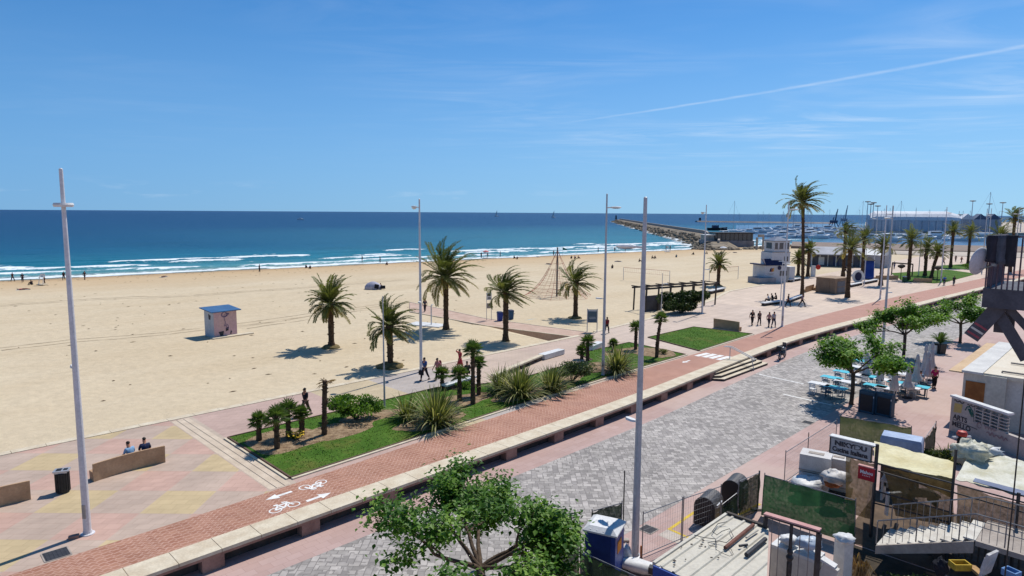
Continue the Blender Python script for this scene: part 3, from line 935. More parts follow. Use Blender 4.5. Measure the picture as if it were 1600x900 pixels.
def fan(q, base, d, L, r, W_=.5, n=13):
    """palmate leaf: stalk and a fan of folded fingers"""
    d = d.normalized(); tip = base + d * L * .55 + Vector((0, 0, -.05))
    q.bar(base, tip, .02); s = d.cross(Z3); s = s.normalized() if s.length > .1 else Vector((1, 0, 0)); up = s.cross(d)
    bt = q.tint
    for k in range(n):
        a = R(-105 + 210 * k / (n - 1)); w = (d * math.cos(a) + s * math.sin(a) - Z3 * .22 + up * .12).normalized()
        l = W_ * (1 - .25 * abs(a) / 1.9) * r.uniform(.88, 1.08); e_ = tip + w * l; x = w.cross(up).normalized() * .03
        q.tint = max(0, min(1, bt + r.uniform(-.15, .15)))
        q.add([tip, tip + w * l * .55 - x, e_ - Z3 * .05, tip + w * l * .55 + x], [(0, 1, 2, 3)])


def fan_palm(label, loc, h, L=.55, nl=24, tr=.12, lean=(0, 0), seed=0, group='fan palms planted in the lawn beds', dead=False):
    o = thing('fan_palm', label, 'palm', loc, 0, group); r = random.Random(seed)
    q = MB(); n = 7
    q.tube([Vector((lean[0] * (i / n) ** 2, lean[1] * (i / n) ** 2, h * i / n - (0 if i else .06))) for i in range(n + 1)], [tr * (1.25 - .35 * i / n) * (1 + .1 * r.uniform(-1, 1)) for i in range(n + 1)], 8)
    for i in range(int(h * 30)):
        u = r.uniform(.1, 1); a = i * 2.4; P = Vector((lean[0] * u * u, lean[1] * u * u, h * u)); d = Vector((math.cos(a), math.sin(a), .9)); q.bar(P + d * tr * .7, P + d * (tr + .05), .05, .03)
    q.build('trunk', M_PTRUNK, o); q = MB(); T = Vector((lean[0], lean[1], h))
    for i in range(nl):
        u = i / nl; az = i * 2.4; el = R(78 - 105 * u + r.uniform(-10, 10)); q.tint = .15 + .5 * r.random() * (1 if u < .8 else 1.6)
        fan(q, T - Z3 * .1 * u, Vector((math.cos(az) * math.cos(el), math.sin(az) * math.cos(el), math.sin(el))), L * r.uniform(.8, 1.1), r, L * .85)
    q.build('crown', M_FAN, o, tint=True)
    return o


for i, (px, tpy, L, lb, ln) in enumerate([
        ((405, 688), 655, .5, 'shortest fan palm at the corner of the lawn bed', (0, 0)), ((433, 701), 650, .62, 'fan palm nearest the red cycle path in the corner bed', (0, 0)),
        ((451, 683), 640, .62, 'fan palm with yellow flowers at its foot in the corner bed', (0, 0)), ((472, 680), 644, .45, 'fan palm with thin crown beside the walking man', (0, 0)),
        ((691, 606), 582, .55, 'stubby fan palm left of the seated person', (0, 0)), ((718, 626), 583, .62, 'fan palm in the middle of the three by the bench', (0, 0)),
        ((739, 631), 545, .62, 'tallest slender fan palm of the bed by the bench', (0, 0)), ((748, 617), 565, .5, 'fan palm just behind the tallest slender one', (0, 0)),
        ((918, 564), 532, .62, 'dark fan palm between the white concrete blocks', (0, 0)), ((909, 560), 545, .5, 'low fan palm left of the dark one', (0, 0)),
        ((993, 546), 510, .62, 'bushy fan palm right of the grey lamp pole bed', (.0, 0)), ((1026, 558), 497, .6, 'leaning fan palm at the lawn end near the zebra crossing', (.3, .15)),
        ((958, 549), 535, .45, 'small fan palm behind the spiky clump by the lamp pole', (0, 0))]):
    P = at(*px, .06); hb = 1.
    for _ in range(30):                                        # trunk height from where the crown stands in the photograph
        v = Vector((P.x, P.y, P.z + hb - CAMH)); y = 450 - FPX * v.dot(_u) / v.dot(_f); hb += (y - tpy) * .01
    fan_palm(lb, P, max(.5, hb), L, 26, .13, ln, i)
# the decapitated trunk
o = thing('dead_palm', 'dead palm trunk with a few brown fronds left at its broken top', 'palm', at(507, 679, .06)); r = random.Random(4)
q = MB(); q.tube([(0, 0, -.05), (0, 0, .5), (.03, 0, 1.2), (.06, 0, 2.1), (.12, 0, 3.1)], [.17, .14, .13, .14, .13], 9)
for i in range(60):
    u = r.random(); a = i * 2.4; d = Vector((math.cos(a), math.sin(a), .7)); P = Vector((.12 * u, 0, 3.05 * u)); q.bar(P + d * .1, P + d * .19, .06, .04)
q.build('trunk', M_PTRUNK, o); q = MB()
for i in range(11): q.tint = r.random(); fan(q, Vector((.12, 0, 3.05)), Vector((1 if i % 3 else -.4, r.uniform(-.6, .6), r.uniform(-.3, .5))), r.uniform(.25, .6), r, .35, 6)
q.build('dry_fronds', M_DRY, o, tint=True)


def phormium(label, loc, n, L, seed, wind=.25):
    o = thing('flax_clump', label, 'plant', loc, 0, 'spiky flax clumps in the lawn beds'); r = random.Random(seed); q = MB()
    for i in range(n):
        az = r.uniform(0, 2 * PI); el = R(r.uniform(28, 88)); l = L * r.uniform(.6, 1.1); rr = r.uniform(0, .45)
        P = Vector((math.cos(az) * rr, math.sin(az) * rr, 0)); d = Vector((math.cos(az) * math.cos(el), math.sin(az) * math.cos(el), math.sin(el)))
        s = d.cross(Z3).normalized() * .042; pts = [P.copy()]; k = 6
        for j in range(k):
            d = (d + Vector((wind * .05, 0, -.06 - .085 * j * (1 - math.sin(el) * .55)))).normalized(); P = P + d * l / k; pts.append(P.copy())
        q.tint = min(1, max(0, r.gauss(.5, .32)))
        vs = []
        for j, p_ in enumerate(pts): w = (1 - (j / k) ** 3) * (.6 + .4 * min(1, j / 2)); vs += [p_ - s * w, p_ + s * w]
        q.add(vs, [(2 * j, 2 * j + 1, 2 * j + 3, 2 * j + 2) for j in range(k)])
    q.build('leaves', M_PHORM, o, tint=True)


phormium('big variegated flax clump in the middle of the lawn near the cycle path', at(682, 664, .08), 380, 2.35, 1)
phormium('small pale flax clump left of the big variegated one', at(636, 653, .08), 130, 1.7, 2)
phormium('wide flax clump in front of the long white bench', at(812, 622, .08), 380, 2.4, 3)
phormium('flax clump between the wide one and the grey green shrub', at(862, 612, .08), 260, 2.0, 4)
phormium('flax clump right of the grey lamp pole in the lawn', at(964, 582, .08), 340, 2.4, 5)
phormium('flax tuft hidden behind the wide clump by the bench end', at(784, 612, .08), 200, 2.0, 6)


def bush(label, loc, rad, n, seed, m=None, leaf=.09, name='shrub', cat='shrub', stems=True, group=None):
    o = thing(name, label, cat, loc, 0, group); r = random.Random(seed); q = MB(); st = MB()
    lobes = [(Vector((r.uniform(-.7, .7) * rad[0], r.uniform(-.7, .7) * rad[1], rad[2] * r.uniform(.5, 1.25))), r.uniform(.3, .6)) for _ in range(16)]
    for c_, s in lobes: st.tube([(0, 0, -.05), c_ * .5 + Vector((0, 0, .05)), c_], [.03, .02, .008], 4)
    for i in range(n):
        c_, s = lobes[i % len(lobes)]
        d = Vector((r.gauss(0, 1), r.gauss(0, 1), r.gauss(0, 1))).normalized() * (r.random() ** .45)
        P = c_ + Vector((d.x * rad[0] * s, d.y * rad[1] * s, d.z * rad[2] * s * .9))
        if P.z < .03: P.z = abs(P.z) * .5 + .03
        a = Vector((r.gauss(0, 1), r.gauss(0, 1), r.gauss(.5, .7))).normalized(); b = a.orthogonal().normalized(); b.rotate(Matrix.Rotation(r.uniform(0, 6.28), 3, a)); c2 = a.cross(b)
        l = leaf * r.uniform(.7, 1.3); q.tint = min(1, max(0, .35 + .8 * noise.noise(P * 1.4 + Vector((seed, 0, 0))) + r.uniform(-.2, .25)))
        q.add([P - b * l, P + c2 * l * .5, P + b * l, P - c2 * l * .5], [(0, 1, 2, 3)])
    if stems: st.build('stems', M_BARK, o)
    q.build('foliage', m or M_BUSH, o, tint=True)
    return o


bush('rounded bright green shrub beside the dead palm trunk', at(556, 655, .08), (1.55, 1.1, .95), 4200, 1, leaf=.085)
bush('grey green shrub in the lawn beside the lamp pole', at(893, 597, .08), (1.6, 1.0, 1.1), 4200, 2, mat_ := leafmat('greygreen_leaf', S(62, 78, 48), S(104, 118, 76), S(146, 152, 104), .3), .07)
bush('low sprawling green plants under the nearest tall flax', at(724, 606, .08), (.8, .4, .3), 500, 3, leaf=.07)
bush('tiny tuft of dry plants in the end bed of the lawn', at(1036, 553, .08), (.45, .35, .3), 300, 5, M_PHORM, .06)
o = thing('yellow_flowers', 'yellow flowering tuft under the fan palms of the corner bed', 'flowers', at(461, 686, .07)); q = MB(); r = random.Random(8)
for i in range(120):
    P = Vector((r.gauss(0, .28), r.gauss(0, .2), r.uniform(.1, .45))); a = r.uniform(0, 6.28); d = Vector((math.cos(a), math.sin(a), .3)) * .06; e_ = Vector((-d.y, d.x, .02)); q.add([P - d, P + e_, P + d, P - e_], [(0, 1, 2, 3)])
q.k = 1
for i in range(70): a = r.uniform(0, 6.28); q.bar((0, 0, 0), (math.cos(a) * r.uniform(.1, .4), math.sin(a) * .25, r.uniform(.1, .35)), .012)
q.build('blossom', [mat('yellow_petals', S(236, 200, 70), S(220, 176, 40), 8), M_BUSH], o, tint=True)


def leafy_tree(label, loc, seed, h_fork=1.75, spread=2.9, top=4.7, nleaf=2600, leaf=.11, lims=6, tr=.13, name='street_tree', group='street trees on the pavement', wide=1., leaves=None):
    o = thing(name, label, 'tree', loc, 0, group); r = random.Random(seed)
    tk = MB(); lb = MB(); fo = MB(); tips = []
    fork = Vector((r.uniform(-.1, .1), r.uniform(-.1, .1), h_fork))
    tk.tube([(0, 0, -.08), (0, 0, .15), fork * .5 + Vector((.04, 0, 0)), fork], [tr * 1.5, tr * 1.1, tr, tr * 1.05], 9)

    def grow(P, d, L, rad, lev):
        pts = [P]; n = 4
        for i in range(n):
            d = (d + Vector((r.uniform(-.22, .22), r.uniform(-.22, .22), r.uniform(-.14, .2)))).normalized(); P = P + d * L / n; pts.append(P)
        lb.tube(pts, [rad * (1 - .45 * i / n) for i in range(n + 1)], 6 if lev < 2 else 4, False)
        if lev >= 2: tips.extend(pts[1:])
        if lev < 3:
            for k in range(3 if lev < 2 else 2):
                a = r.uniform(0, 6.28); e_ = d.orthogonal().normalized(); e_.rotate(Matrix.Rotation(a, 3, d))
                nd = (d * 1.0 + e_ * r.uniform(.45, .95)); nd.z = nd.z * .55 + (.12 if lev == 0 else .04)
                grow(pts[-1 - (k == 2)], nd.normalized(), L * r.uniform(.55, .75), rad * .52, lev + 1)

    for k in range(lims):
        a = 2 * PI * k / lims + r.uniform(-.3, .3); el = R(r.uniform(18, 50))
        grow(fork, Vector((math.cos(a) * math.cos(el) * wide, math.sin(a) * math.cos(el), math.sin(el))).normalized(), spread * .47 * r.uniform(.8, 1.15), tr * .62, 0)
    zmax = max(p_.z for p_ in tips)
    for i in range(nleaf):
        T = tips[int(r.random() * len(tips))]
        P = T + Vector((r.gauss(0, .26), r.gauss(0, .26), r.gauss(.03, .17)))
        cl = noise.noise(P * .9 + Vector((seed, 0, 0)))
        if cl < -.4 and r.random() < .6: continue
        az = r.uniform(0, 6.28); dn = Vector((math.cos(az), math.sin(az), r.uniform(-1.0, .15))).normalized(); s = dn.cross(Z3).normalized(); l = leaf * r.uniform(.6, 1.25)
        fo.tint = min(1, max(0, .45 + .8 * cl + r.uniform(-.22, .3)))
        nrm_ = s.cross(dn) * l * .18
        A, M1, B = P, P + dn * l * .55 - nrm_, P + dn * l * 1.3 - Z3 * l * .2
        fo.add([A, P + dn * l * .5 + s * l * .48, B, M1], [(0, 1, 2, 3)]); fo.add([A, M1, B, P + dn * l * .5 - s * l * .48], [(0, 1, 2, 3)])
    tk.build('trunk', M_BARK, o, True); lb.build('limbs', M_BARK, o, True); fo.build('crown', leaves or M_TREE, o, tint=True)
    print('tree', label, 'zmax', zmax, 'ext', max(abs(p_.x) for p_ in tips))
    return o


leafy_tree('street tree shading the blue and white cafe tables', at(1330, 632, ROAD), 5, 2.2, 2.9, nleaf=8500, leaf=.19)
leafy_tree('street tree behind the white parasols', at(1411, 562, ROAD), 9, 2.3, 3.2, nleaf=8500, leaf=.19)
leafy_tree('street tree under the neighbouring balcony casting a dark patch of shade', at(1500, 536, ROAD), 14, 2.0, 3.2, nleaf=8500, leaf=.19)
fk = at(749, 880, 1.45)
leafy_tree('nearest street tree with large leaves in the foreground', Vector((fk.x, fk.y, ROAD)), 27, 2.0, 3.4, nleaf=17000, leaf=.125, lims=8, tr=.14, leaves=leafmat('deep_tree_leaf', S(56, 94, 30), S(98, 140, 48), S(152, 184, 80), .4))
# ------------------------------------------------------------------ people
M_SKIN = mat('skin', S(206, 150, 120), S(186, 128, 100), 6, .6)
M_SKIND = mat('tanned_skin', S(150, 98, 72), S(126, 80, 58), 6, .6)
M_HAIR = mat('dark_hair', (.02, .015, .012), (.035, .026, .02), 20, .6)
M_GREYH = mat('grey_hair', (.3, .29, .28), (.2, .19, .18), 20, .6)
M_SHOE = mat('dark_shoe', (.03, .03, .035), (.02, .02, .02), 10, .6)
CL = {}


def cloth(r, g, b):
    k = (r, g, b)
    if k not in CL: CL[k] = mat('cloth_%d_%d_%d' % k, S(r, g, b), S(int(r * .85), int(g * .85), int(b * .85)), 6, .9, .3, 12)
    return CL[k]


def skin_mesh(joints, edges, root, sub=1):
    """grow one continuous surface over a jointed skeleton"""
    names = list(joints); me = bpy.data.meshes.new('tmp')
    me.from_pydata([joints[n][0] for n in names], [(names.index(a), names.index(b)) for a, b in edges], [])
    o = bpy.data.objects.new('tmp', me); COL.objects.link(o)
    m = o.modifiers.new('s', 'SKIN'); m.use_smooth_shade = True
    for i, n in enumerate(names):
        sv_ = me.skin_vertices[0].data[i]; rr = joints[n][1]; sv_.radius = rr if isinstance(rr, tuple) else (rr, rr); sv_.use_root = n == root
    if sub: m2 = o.modifiers.new('u', 'SUBSURF'); m2.levels = sub; m2.render_levels = sub
    dg = bpy.context.evaluated_depsgraph_get(); dg.update()
    out = bpy.data.meshes.new_from_object(o.evaluated_get(dg))
    bpy.data.objects.remove(o); bpy.data.meshes.remove(me)
    return out


def pose(kind_, ph=1., arm=None):
    """joint positions for a 1.74 m figure facing +y, feet at z = 0"""
    J = {}
    V = Vector
    if kind_ in ('walk', 'stand', 'photo'):
        s = {'walk': .30, 'stand': .03, 'photo': .05}[kind_] * ph
        J['pel'] = V((0, 0, .93)); J['wai'] = V((0, .01, 1.08)); J['che'] = V((0, .02, 1.30)); J['nek'] = V((0, .02, 1.47)); J['hd0'] = V((0, .04, 1.56)); J['hd1'] = V((0, .05, 1.67))
        for k, sg in (('l', -1), ('r', 1)):
            f = s * sg
            J['hip' + k] = V((.09 * sg, 0, .88)); J['kne' + k] = V((.10 * sg, f * .62 + .05, .49)); J['ank' + k] = V((.10 * sg, f - (.05 if f < 0 else 0), .09 + (.05 if f < -.1 else 0))); J['toe' + k] = V((.115 * sg, f + .13, .035))
            J['sho' + k] = V((.18 * sg, .01, 1.41)); J['elb' + k] = V((.24 * sg, -f * .35 - .03, 1.14)); J['wri' + k] = V((.23 * sg, -f * .75 + .06, .90)); J['han' + k] = V((.225 * sg, -f * .85 + .08, .82))
        if arm == 'head': J['elbr'] = V((.42, .12, 1.50)); J['wrir'] = V((.24, .16, 1.66)); J['hanr'] = V((.15, .14, 1.70))
        if arm == 'pocket':
            for k, sg in (('l', -1), ('r', 1)): J['wri' + k] = V((.2 * sg, .1, .97)); J['han' + k] = V((.17 * sg, .13, .92))
        if arm == 'link': J['elbr'] = V((.3, .02, 1.15)); J['wrir'] = V((.38, .06, .93)); J['hanr'] = V((.40, .07, .85))
    elif kind_ == 'sit':
        J['pel'] = V((0, 0, .52)); J['wai'] = V((0, .03, .68)); J['che'] = V((0, .09, .90)); J['nek'] = V((0, .13, 1.06)); J['hd0'] = V((0, .17, 1.15)); J['hd1'] = V((0, .19, 1.26))
        for k, sg in (('l', -1), ('r', 1)):
            J['hip' + k] = V((.10 * sg, .03, .51)); J['kne' + k] = V((.13 * sg, .45, .53)); J['ank' + k] = V((.13 * sg, .47, .10)); J['toe' + k] = V((.14 * sg, .60, .035))
            J['sho' + k] = V((.18 * sg, .08, 1.00)); J['elb' + k] = V((.25 * sg, .14, .76)); J['wri' + k] = V((.17 * sg, .36, .68)); J['han' + k] = V((.14 * sg, .44, .65))
    elif kind_ == 'ground':                                    # sitting on the sand, knees up
        J['pel'] = V((0, 0, .12)); J['wai'] = V((0, .02, .28)); J['che'] = V((0, .08, .50)); J['nek'] = V((0, .12, .66)); J['hd0'] = V((0, .16, .75)); J['hd1'] = V((0, .18, .86))
        for k, sg in (('l', -1), ('r', 1)):
            J['hip' + k] = V((.10 * sg, .03, .13)); J['kne' + k] = V((.13 * sg, .40, .46)); J['ank' + k] = V((.13 * sg, .62, .08)); J['toe' + k] = V((.14 * sg, .74, .035))
            J['sho' + k] = V((.18 * sg, .07, .60)); J['elb' + k] = V((.25 * sg, .16, .40)); J['wri' + k] = V((.19 * sg, .38, .42)); J['han' + k] = V((.15 * sg, .45, .44))
    elif kind_ == 'lie':
        J['pel'] = V((0, 0, .12)); J['wai'] = V((0, .15, .11)); J['che'] = V((0, .38, .12)); J['nek'] = V((0, .55, .13)); J['hd0'] = V((0, .64, .13)); J['hd1'] = V((0, .75, .14))
        for k, sg in (('l', -1), ('r', 1)):
            J['hip' + k] = V((.09 * sg, -.05, .12)); J['kne' + k] = V((.12 * sg, -.45, .14)); J['ank' + k] = V((.14 * sg, -.85, .07)); J['toe' + k] = V((.17 * sg, -.92, .12))
            J['sho' + k] = V((.18 * sg, .48, .12)); J['elb' + k] = V((.27 * sg, .24, .09)); J['wri' + k] = V((.26 * sg, .0, .06)); J['han' + k] = V((.25 * sg, -.08, .05))
    elif kind_ == 'ride':
        J['pel'] = V((0, -.12, .98)); J['wai'] = V((0, -.02, 1.12)); J['che'] = V((0, .14, 1.30)); J['nek'] = V((0, .24, 1.43)); J['hd0'] = V((0, .30, 1.51)); J['hd1'] = V((0, .33, 1.62))
        for k, sg in (('l', -1), ('r', 1)):
            J['hip' + k] = V((.09 * sg, -.1, .95)); J['kne' + k] = V((.10 * sg, .22, .74 if sg > 0 else .60)); J['ank' + k] = V((.11 * sg, .05, .38 if sg > 0 else .2)); J['toe' + k] = V((.115 * sg, .18, .34 if sg > 0 else .15))
            J['sho' + k] = V((.18 * sg, .18, 1.38)); J['elb' + k] = V((.25 * sg, .36, 1.16)); J['wri' + k] = V((.25 * sg, .50, 1.05)); J['han' + k] = V((.25 * sg, .56, 1.04))
    return J


PCACHE = {}


def body_set(pk, dress, fine):
    key = (pk, dress, fine)
    if key in PCACHE: return PCACHE[key]
    J = pose(*pk)
    rad = dict(pel=(.135, .11), wai=(.13, .105), che=(.16, .115), nek=.055, hd0=(.072, .085), hd1=(.075, .09))
    for k in 'lr': rad.update({'hip' + k: .085, 'kne' + k: .055, 'ank' + k: .036, 'toe' + k: .03, 'sho' + k: .068, 'elb' + k: .05, 'wri' + k: .028, 'han' + k: (.036, .018)})
    E_ = [('pel', 'wai'), ('wai', 'che'), ('che', 'nek'), ('nek', 'hd0'), ('hd0', 'hd1')]
    for k in 'lr': E_ += [('pel', 'hip' + k), ('hip' + k, 'kne' + k), ('kne' + k, 'ank' + k), ('ank' + k, 'toe' + k), ('che', 'sho' + k), ('sho' + k, 'elb' + k), ('elb' + k, 'wri' + k), ('wri' + k, 'han' + k)]
    jb = {n: (J[n], rad[n]) for n in rad}
    if fine:
        up = (J['hd1'] - J['hd0']).normalized()
        fw = Vector((0, 1, 0)) if pk[0] != 'lie' else Vector((0, 0, 1))
        fw = (fw - up * fw.dot(up)).normalized()
        jb['nose'] = (J['hd0'].lerp(J['hd1'], .4) + fw * .105, .014); E_.append(('hd0', 'nose'))
        for k, sg in (('l', -1), ('r', 1)):
            jb['ear' + k] = (J['hd0'].lerp(J['hd1'], .4) + Vector((.085 * sg, 0, 0)), .014); E_.append(('hd0', 'ear' + k))
            d = (J['han' + k] - J['wri' + k]).normalized(); s = d.orthogonal().normalized(); c_ = d.cross(s)
            for i, (o_, l) in enumerate(((-.03, .075), (-.01, .09), (.01, .085), (.03, .068))):
                a = 'f%d%s' % (i, k); m1 = J['han' + k] + d * l * .55 + s * o_ * 1.1; jb[a] = (m1, .009); jb[a + 'b'] = (m1 + (d * .8 + c_ * .5) * l * .5, .007); E_ += [('han' + k, a), (a, a + 'b')]
            jb['th' + k] = (J['wri' + k].lerp(J['han' + k], .5) + s * -.055 + d * .02, .01); E_.append(('wri' + k, 'th' + k))
    body = skin_mesh(jb, E_, 'pel')
    g = 1.2
    up_ = {n: (J[n], tuple(x * g for x in (rad[n] if isinstance(rad[n], tuple) else (rad[n],) * 2))) for n in ('wai', 'che', 'shol', 'shor', 'elbl', 'elbr')}
    up_['pel'] = (J['pel'].lerp(J['wai'], .25), (.15, .125)); up_['col'] = (J['che'].lerp(J['nek'], .75), (.075, .07))
    ue = [('pel', 'wai'), ('wai', 'che'), ('che', 'col'), ('che', 'shol'), ('che', 'shor'), ('shol', 'elbl'), ('shor', 'elbr')]
    top = skin_mesh(up_, ue, 'che')
    if dress:
        m_ = MB(); c_ = J['wai']; pl_ = J['pel']; secs = []
        for u in range(7):
            z = u / 6; P = c_.lerp(pl_, 1) if 0 else Vector((c_.x, c_.y, c_.z - .62 * z)); rr = .12 + .17 * z ** .9
            secs.append([P + Vector((math.cos(2 * PI * k / 14) * rr * (1 + .08 * math.cos(5 * 2 * PI * k / 14)), math.sin(2 * PI * k / 14) * rr * .8, 0)) for k in range(14)])
        m_.loft(secs[::-1]); bo = m_.build('tmp', M_SKIN, None, True); bot = bo.data; bpy.data.objects.remove(bo)
    else:
        dn = {'pel': (J['pel'], (.14, .12))}; de = []
        for k in 'lr':
            dn['hip' + k] = (J['hip' + k], .115); dn['kne' + k] = (J['kne' + k], .085); dn['ank' + k] = (J['ank' + k].lerp(J['kne' + k], .08), .066); de += [('pel', 'hip' + k), ('hip' + k, 'kne' + k), ('kne' + k, 'ank' + k)]
        bot = skin_mesh(dn, de, 'pel')
    m_ = MB(); up = (J['hd1'] - J['hd0']).normalized()
    q_ = up.to_track_quat('Z', 'Y').to_matrix() if abs(up.z) < .999 else Matrix.Identity(3)
    m_.blob((0, 0, 0), (.086, .102, .082), 7, 12, .06, 3, 1); C_ = J['hd1'] + up * .005 + Vector((0, -.014, 0))
    m_.v = [C_ + q_ @ v for v in m_.v]; ho = m_.build('tmp', M_HAIR, None, True); hair = ho.data; bpy.data.objects.remove(ho)
    shoe = []
    for k in 'lr':
        m_ = MB(); d = (J['toe' + k] - J['ank' + k]); d.z = 0; d = d.normalized() if d.length > .01 else Vector((0, 1, 0)); c_ = J['ank' + k]
        s = d.cross(Z3); zb = max(0, min(J['toe' + k].z - .035, c_.z - .08)); B_ = Vector((c_.x, c_.y, zb))
        secs = []
        for t_, w, h in ((-.09, .03, .06), (-.05, .042, .085), (.03, .045, .09), (.11, .046, .06), (.17, .03, .035)):
            P = B_ + d * t_; secs.append([P - s * w, P + s * w, P + s * w * .8 + Z3 * h, P - s * w * .8 + Z3 * h])
        m_.loft(secs); so = m_.build('tmp', M_SHOE, None, True); shoe.append(so.data); bpy.data.objects.remove(so)
    PCACHE[key] = (J, body, top, bot, hair, shoe)
    return PCACHE[key]


MC = {}


def recolor(me, m):
    k = (me.name, m.name)
    if k not in MC:
        c_ = me.copy(); c_.materials.clear(); c_.materials.append(m); MC[k] = c_
    return MC[k]


def person(label, loc, face, pk=('walk', 1.), top=(60, 60, 70), bot=(50, 50, 60), hair=None, dress=False, fine=True, group=None, skin=None, sc=1., bare=False):
    """face: heading in degrees, 0 = away from the camera (+y), counter-clockwise"""
    J, body, tp, bt, hr, sh = body_set(tuple(pk), dress, fine)
    o = thing('person', label, 'person', loc, R(face), group, sc)

    def put(n, me, m):
        c_ = bpy.data.objects.new(n, recolor(me, m)); COL.objects.link(c_); c_.parent = o
        return c_
    put('body', body, skin or M_SKIN)
    if not bare: put('shirt' if not dress else 'bodice', tp, cloth(*top))
    put('skirt' if dress else 'trousers', bt, cloth(*(top if dress else bot))); put('hair', hr, hair or M_HAIR)
    for s_ in sh: put('shoe', s_, M_SHOE)
    return o, J


def hang_bag(o, pos, size, m):
    q = MB(); q.box(pos, size); q.tube([Vector(pos) + Vector((0, -size[1] * .3, size[2] / 2)), Vector(pos) + Vector((0, 0, size[2] / 2 + .14)), Vector(pos) + Vector((0, size[1] * .3, size[2] / 2))], .012, 5)
    return q


BEN = 135   # heading along the promenade to the left-front; -45 is the opposite way
person('man in dark jacket walking past the corner bed', at(478, 649), 150, ('walk', 1., None), (34, 34, 48), (92, 78, 66))
p_, _ = person('person in blue jacket walking along the sand kerb', at(664, 594), 140, ('walk', 1., None), (62, 92, 150), (40, 40, 52))
b = thing('handbag', 'black bag carried by the person in the blue jacket', 'bag', p_.location + Vector((-.26, -.12, .42)), R(50)); hang_bag(None, (0, 0, .18), (.16, .4, .34), None).build('bag_body', cloth(34, 34, 40), b)
p_, _ = person('woman in pink top and black leggings beside the walker in blue', at(684, 593), 140, ('walk', -1., None), (214, 140, 140), (34, 34, 42), sc=.95)
b = thing('backpack', 'dark red backpack worn by the woman in pink', 'backpack', p_.location + Vector((.17, .16, 1.0)), R(140)); q = MB(); q.blob((0, 0, .22), (.15, .09, .24), 8, 12, .1, 2, 3); q.build('pack', cloth(150, 60, 76), b, True); q = MB(); q.tube([(-.1, .06, .4), (-.1, .2, .42), (-.1, .2, .1)], .015, 5); q.tube([(.1, .06, .4), (.1, .2, .42), (.1, .2, .1)], .015, 5); q.build('strap', cloth(60, 30, 40), b)
person('woman in a red dress with an arm raised to her head', at(719, 577), 130, ('walk', .8, 'head'), (206, 62, 74), dress=True, sc=.95)
person('person in dark clothes sitting on the low bench beside the fan palms', at(731, 592), 25, ('sit',), (40, 38, 44), (44, 44, 54))
person('walker in a dark red top half hidden behind the grey lamp pole', at(948, 521), -30, ('walk', 1., None), (140, 40, 48), (40, 40, 54), skin=M_SKIND)
person('walker all in dark clothes at the left of the four on the plaza', at(1175, 508), -175, ('walk', .5, 'link'), (44, 42, 48), (40, 40, 50))
person('second of the four plaza walkers, grey top, hand linked', at(1186, 508), -175, ('walk', -.5, None), (92, 86, 88), (46, 48, 60), sc=.94)
person('third of the four plaza walkers in a pink top', at(1201, 511), -170, ('walk', .6, None), (206, 160, 156), (64, 60, 72), sc=.97)
person('fourth of the four plaza walkers in a pale shirt', at(1208.5, 511), -170, ('walk', -.6, None), (204, 206, 212), (56, 66, 96))
person('person in a white shirt sitting on the plaza bench', at(1201, 474), 60, ('sit',), (232, 232, 236), (50, 50, 60))
person('person in black sitting beside the white shirt', at(1207, 473), 50, ('sit',), (38, 38, 42), (40, 40, 48))
person('person in dark coat sitting at the right of the three', at(1213, 472), 70, ('sit',), (48, 44, 50), (40, 40, 48))
person('dark dressed walker beside the bench under the lamp pole', at(1231, 479), -100, ('walk', 1., None), (40, 42, 54), (36, 38, 46))
person('walker in a lilac top striding past the tall palm', at(1253, 479), -100, ('walk', 1.25, None), (150, 130, 150), (44, 44, 54))
person('woman in a magenta top and black trousers by the parasols', at(1459, 607, ROAD), 175, ('stand', 1., 'pocket'), (196, 40, 110), (30, 30, 36))
person('person in shorts walking on the beach walkway', ats(664, 488), 20, ('walk', 1., None), (70, 74, 88), (60, 60, 70))
person('person in blue walking on the far plaza behind the lamp poles', at(1397, 420), 160, ('walk', 1., None), (84, 96, 150), (70, 84, 130), fine=False)
for i, (px, lb, c1) in enumerate([((1493, 409), 'dark figure walking left of the slim palms on the far plaza', (56, 48, 56)), ((1502, 411), 'figure in rust red top on the far plaza', (150, 84, 76)), ((1321, 427), 'dark figure walking a dog on the far sand', (44, 40, 46)),
                                  ((1474, 414), 'figure in a red top on the far plaza beside the lamp pole', (170, 60, 60)), ((1519, 408), 'figure in navy on the far plaza by the yellow shrub', (44, 48, 76)), ((1444, 405), 'small dark figure behind the lawn palms', (52, 50, 58))]):
    person(lb, at(*px), 150 + 40 * i, ('walk', 1., None), c1, (54, 54, 64), fine=False)
# curved low concrete seat walls
M_SEATW = mat('tan_concrete', S(206, 170, 134), S(182, 146, 112), 1.2, .85, .15)


def seat_wall(label, A, B, h=.86, curve=.18, flip=1):
    A, B = Vector(A), Vector(B); mid = (A + B) / 2; d = B - A; L = d.length; rz = math.atan2(d.y, d.x)
    o = thing('seat_wall', label, 'bench', mid, rz, 'curved concrete seat walls'); n = 12; bk = MB(); st = MB(); secs = []; s2 = []
    for i in range(n + 1):
        x = L * (i / n - .5); y = curve * flip * (1 - (2 * x / L) ** 2); k = y
        secs.append([Vector((x, k - .05, -.02)), Vector((x, k + .10, -.02)), Vector((x, k + .03, h * .55)), Vector((x, k + .0, h)), Vector((x, k - .09, h)), Vector((x, k - .06, h * .55))])
        s2.append([Vector((x, k + .09, -.02)), Vector((x, k + .46, -.02)), Vector((x, k + .5, .43)), Vector((x, k + .052, .44))])
    bk.loft(secs); st.loft(s2); bk.build('backrest', M_SEATW, o); st.build('seat', M_SEATW, o)
    return o


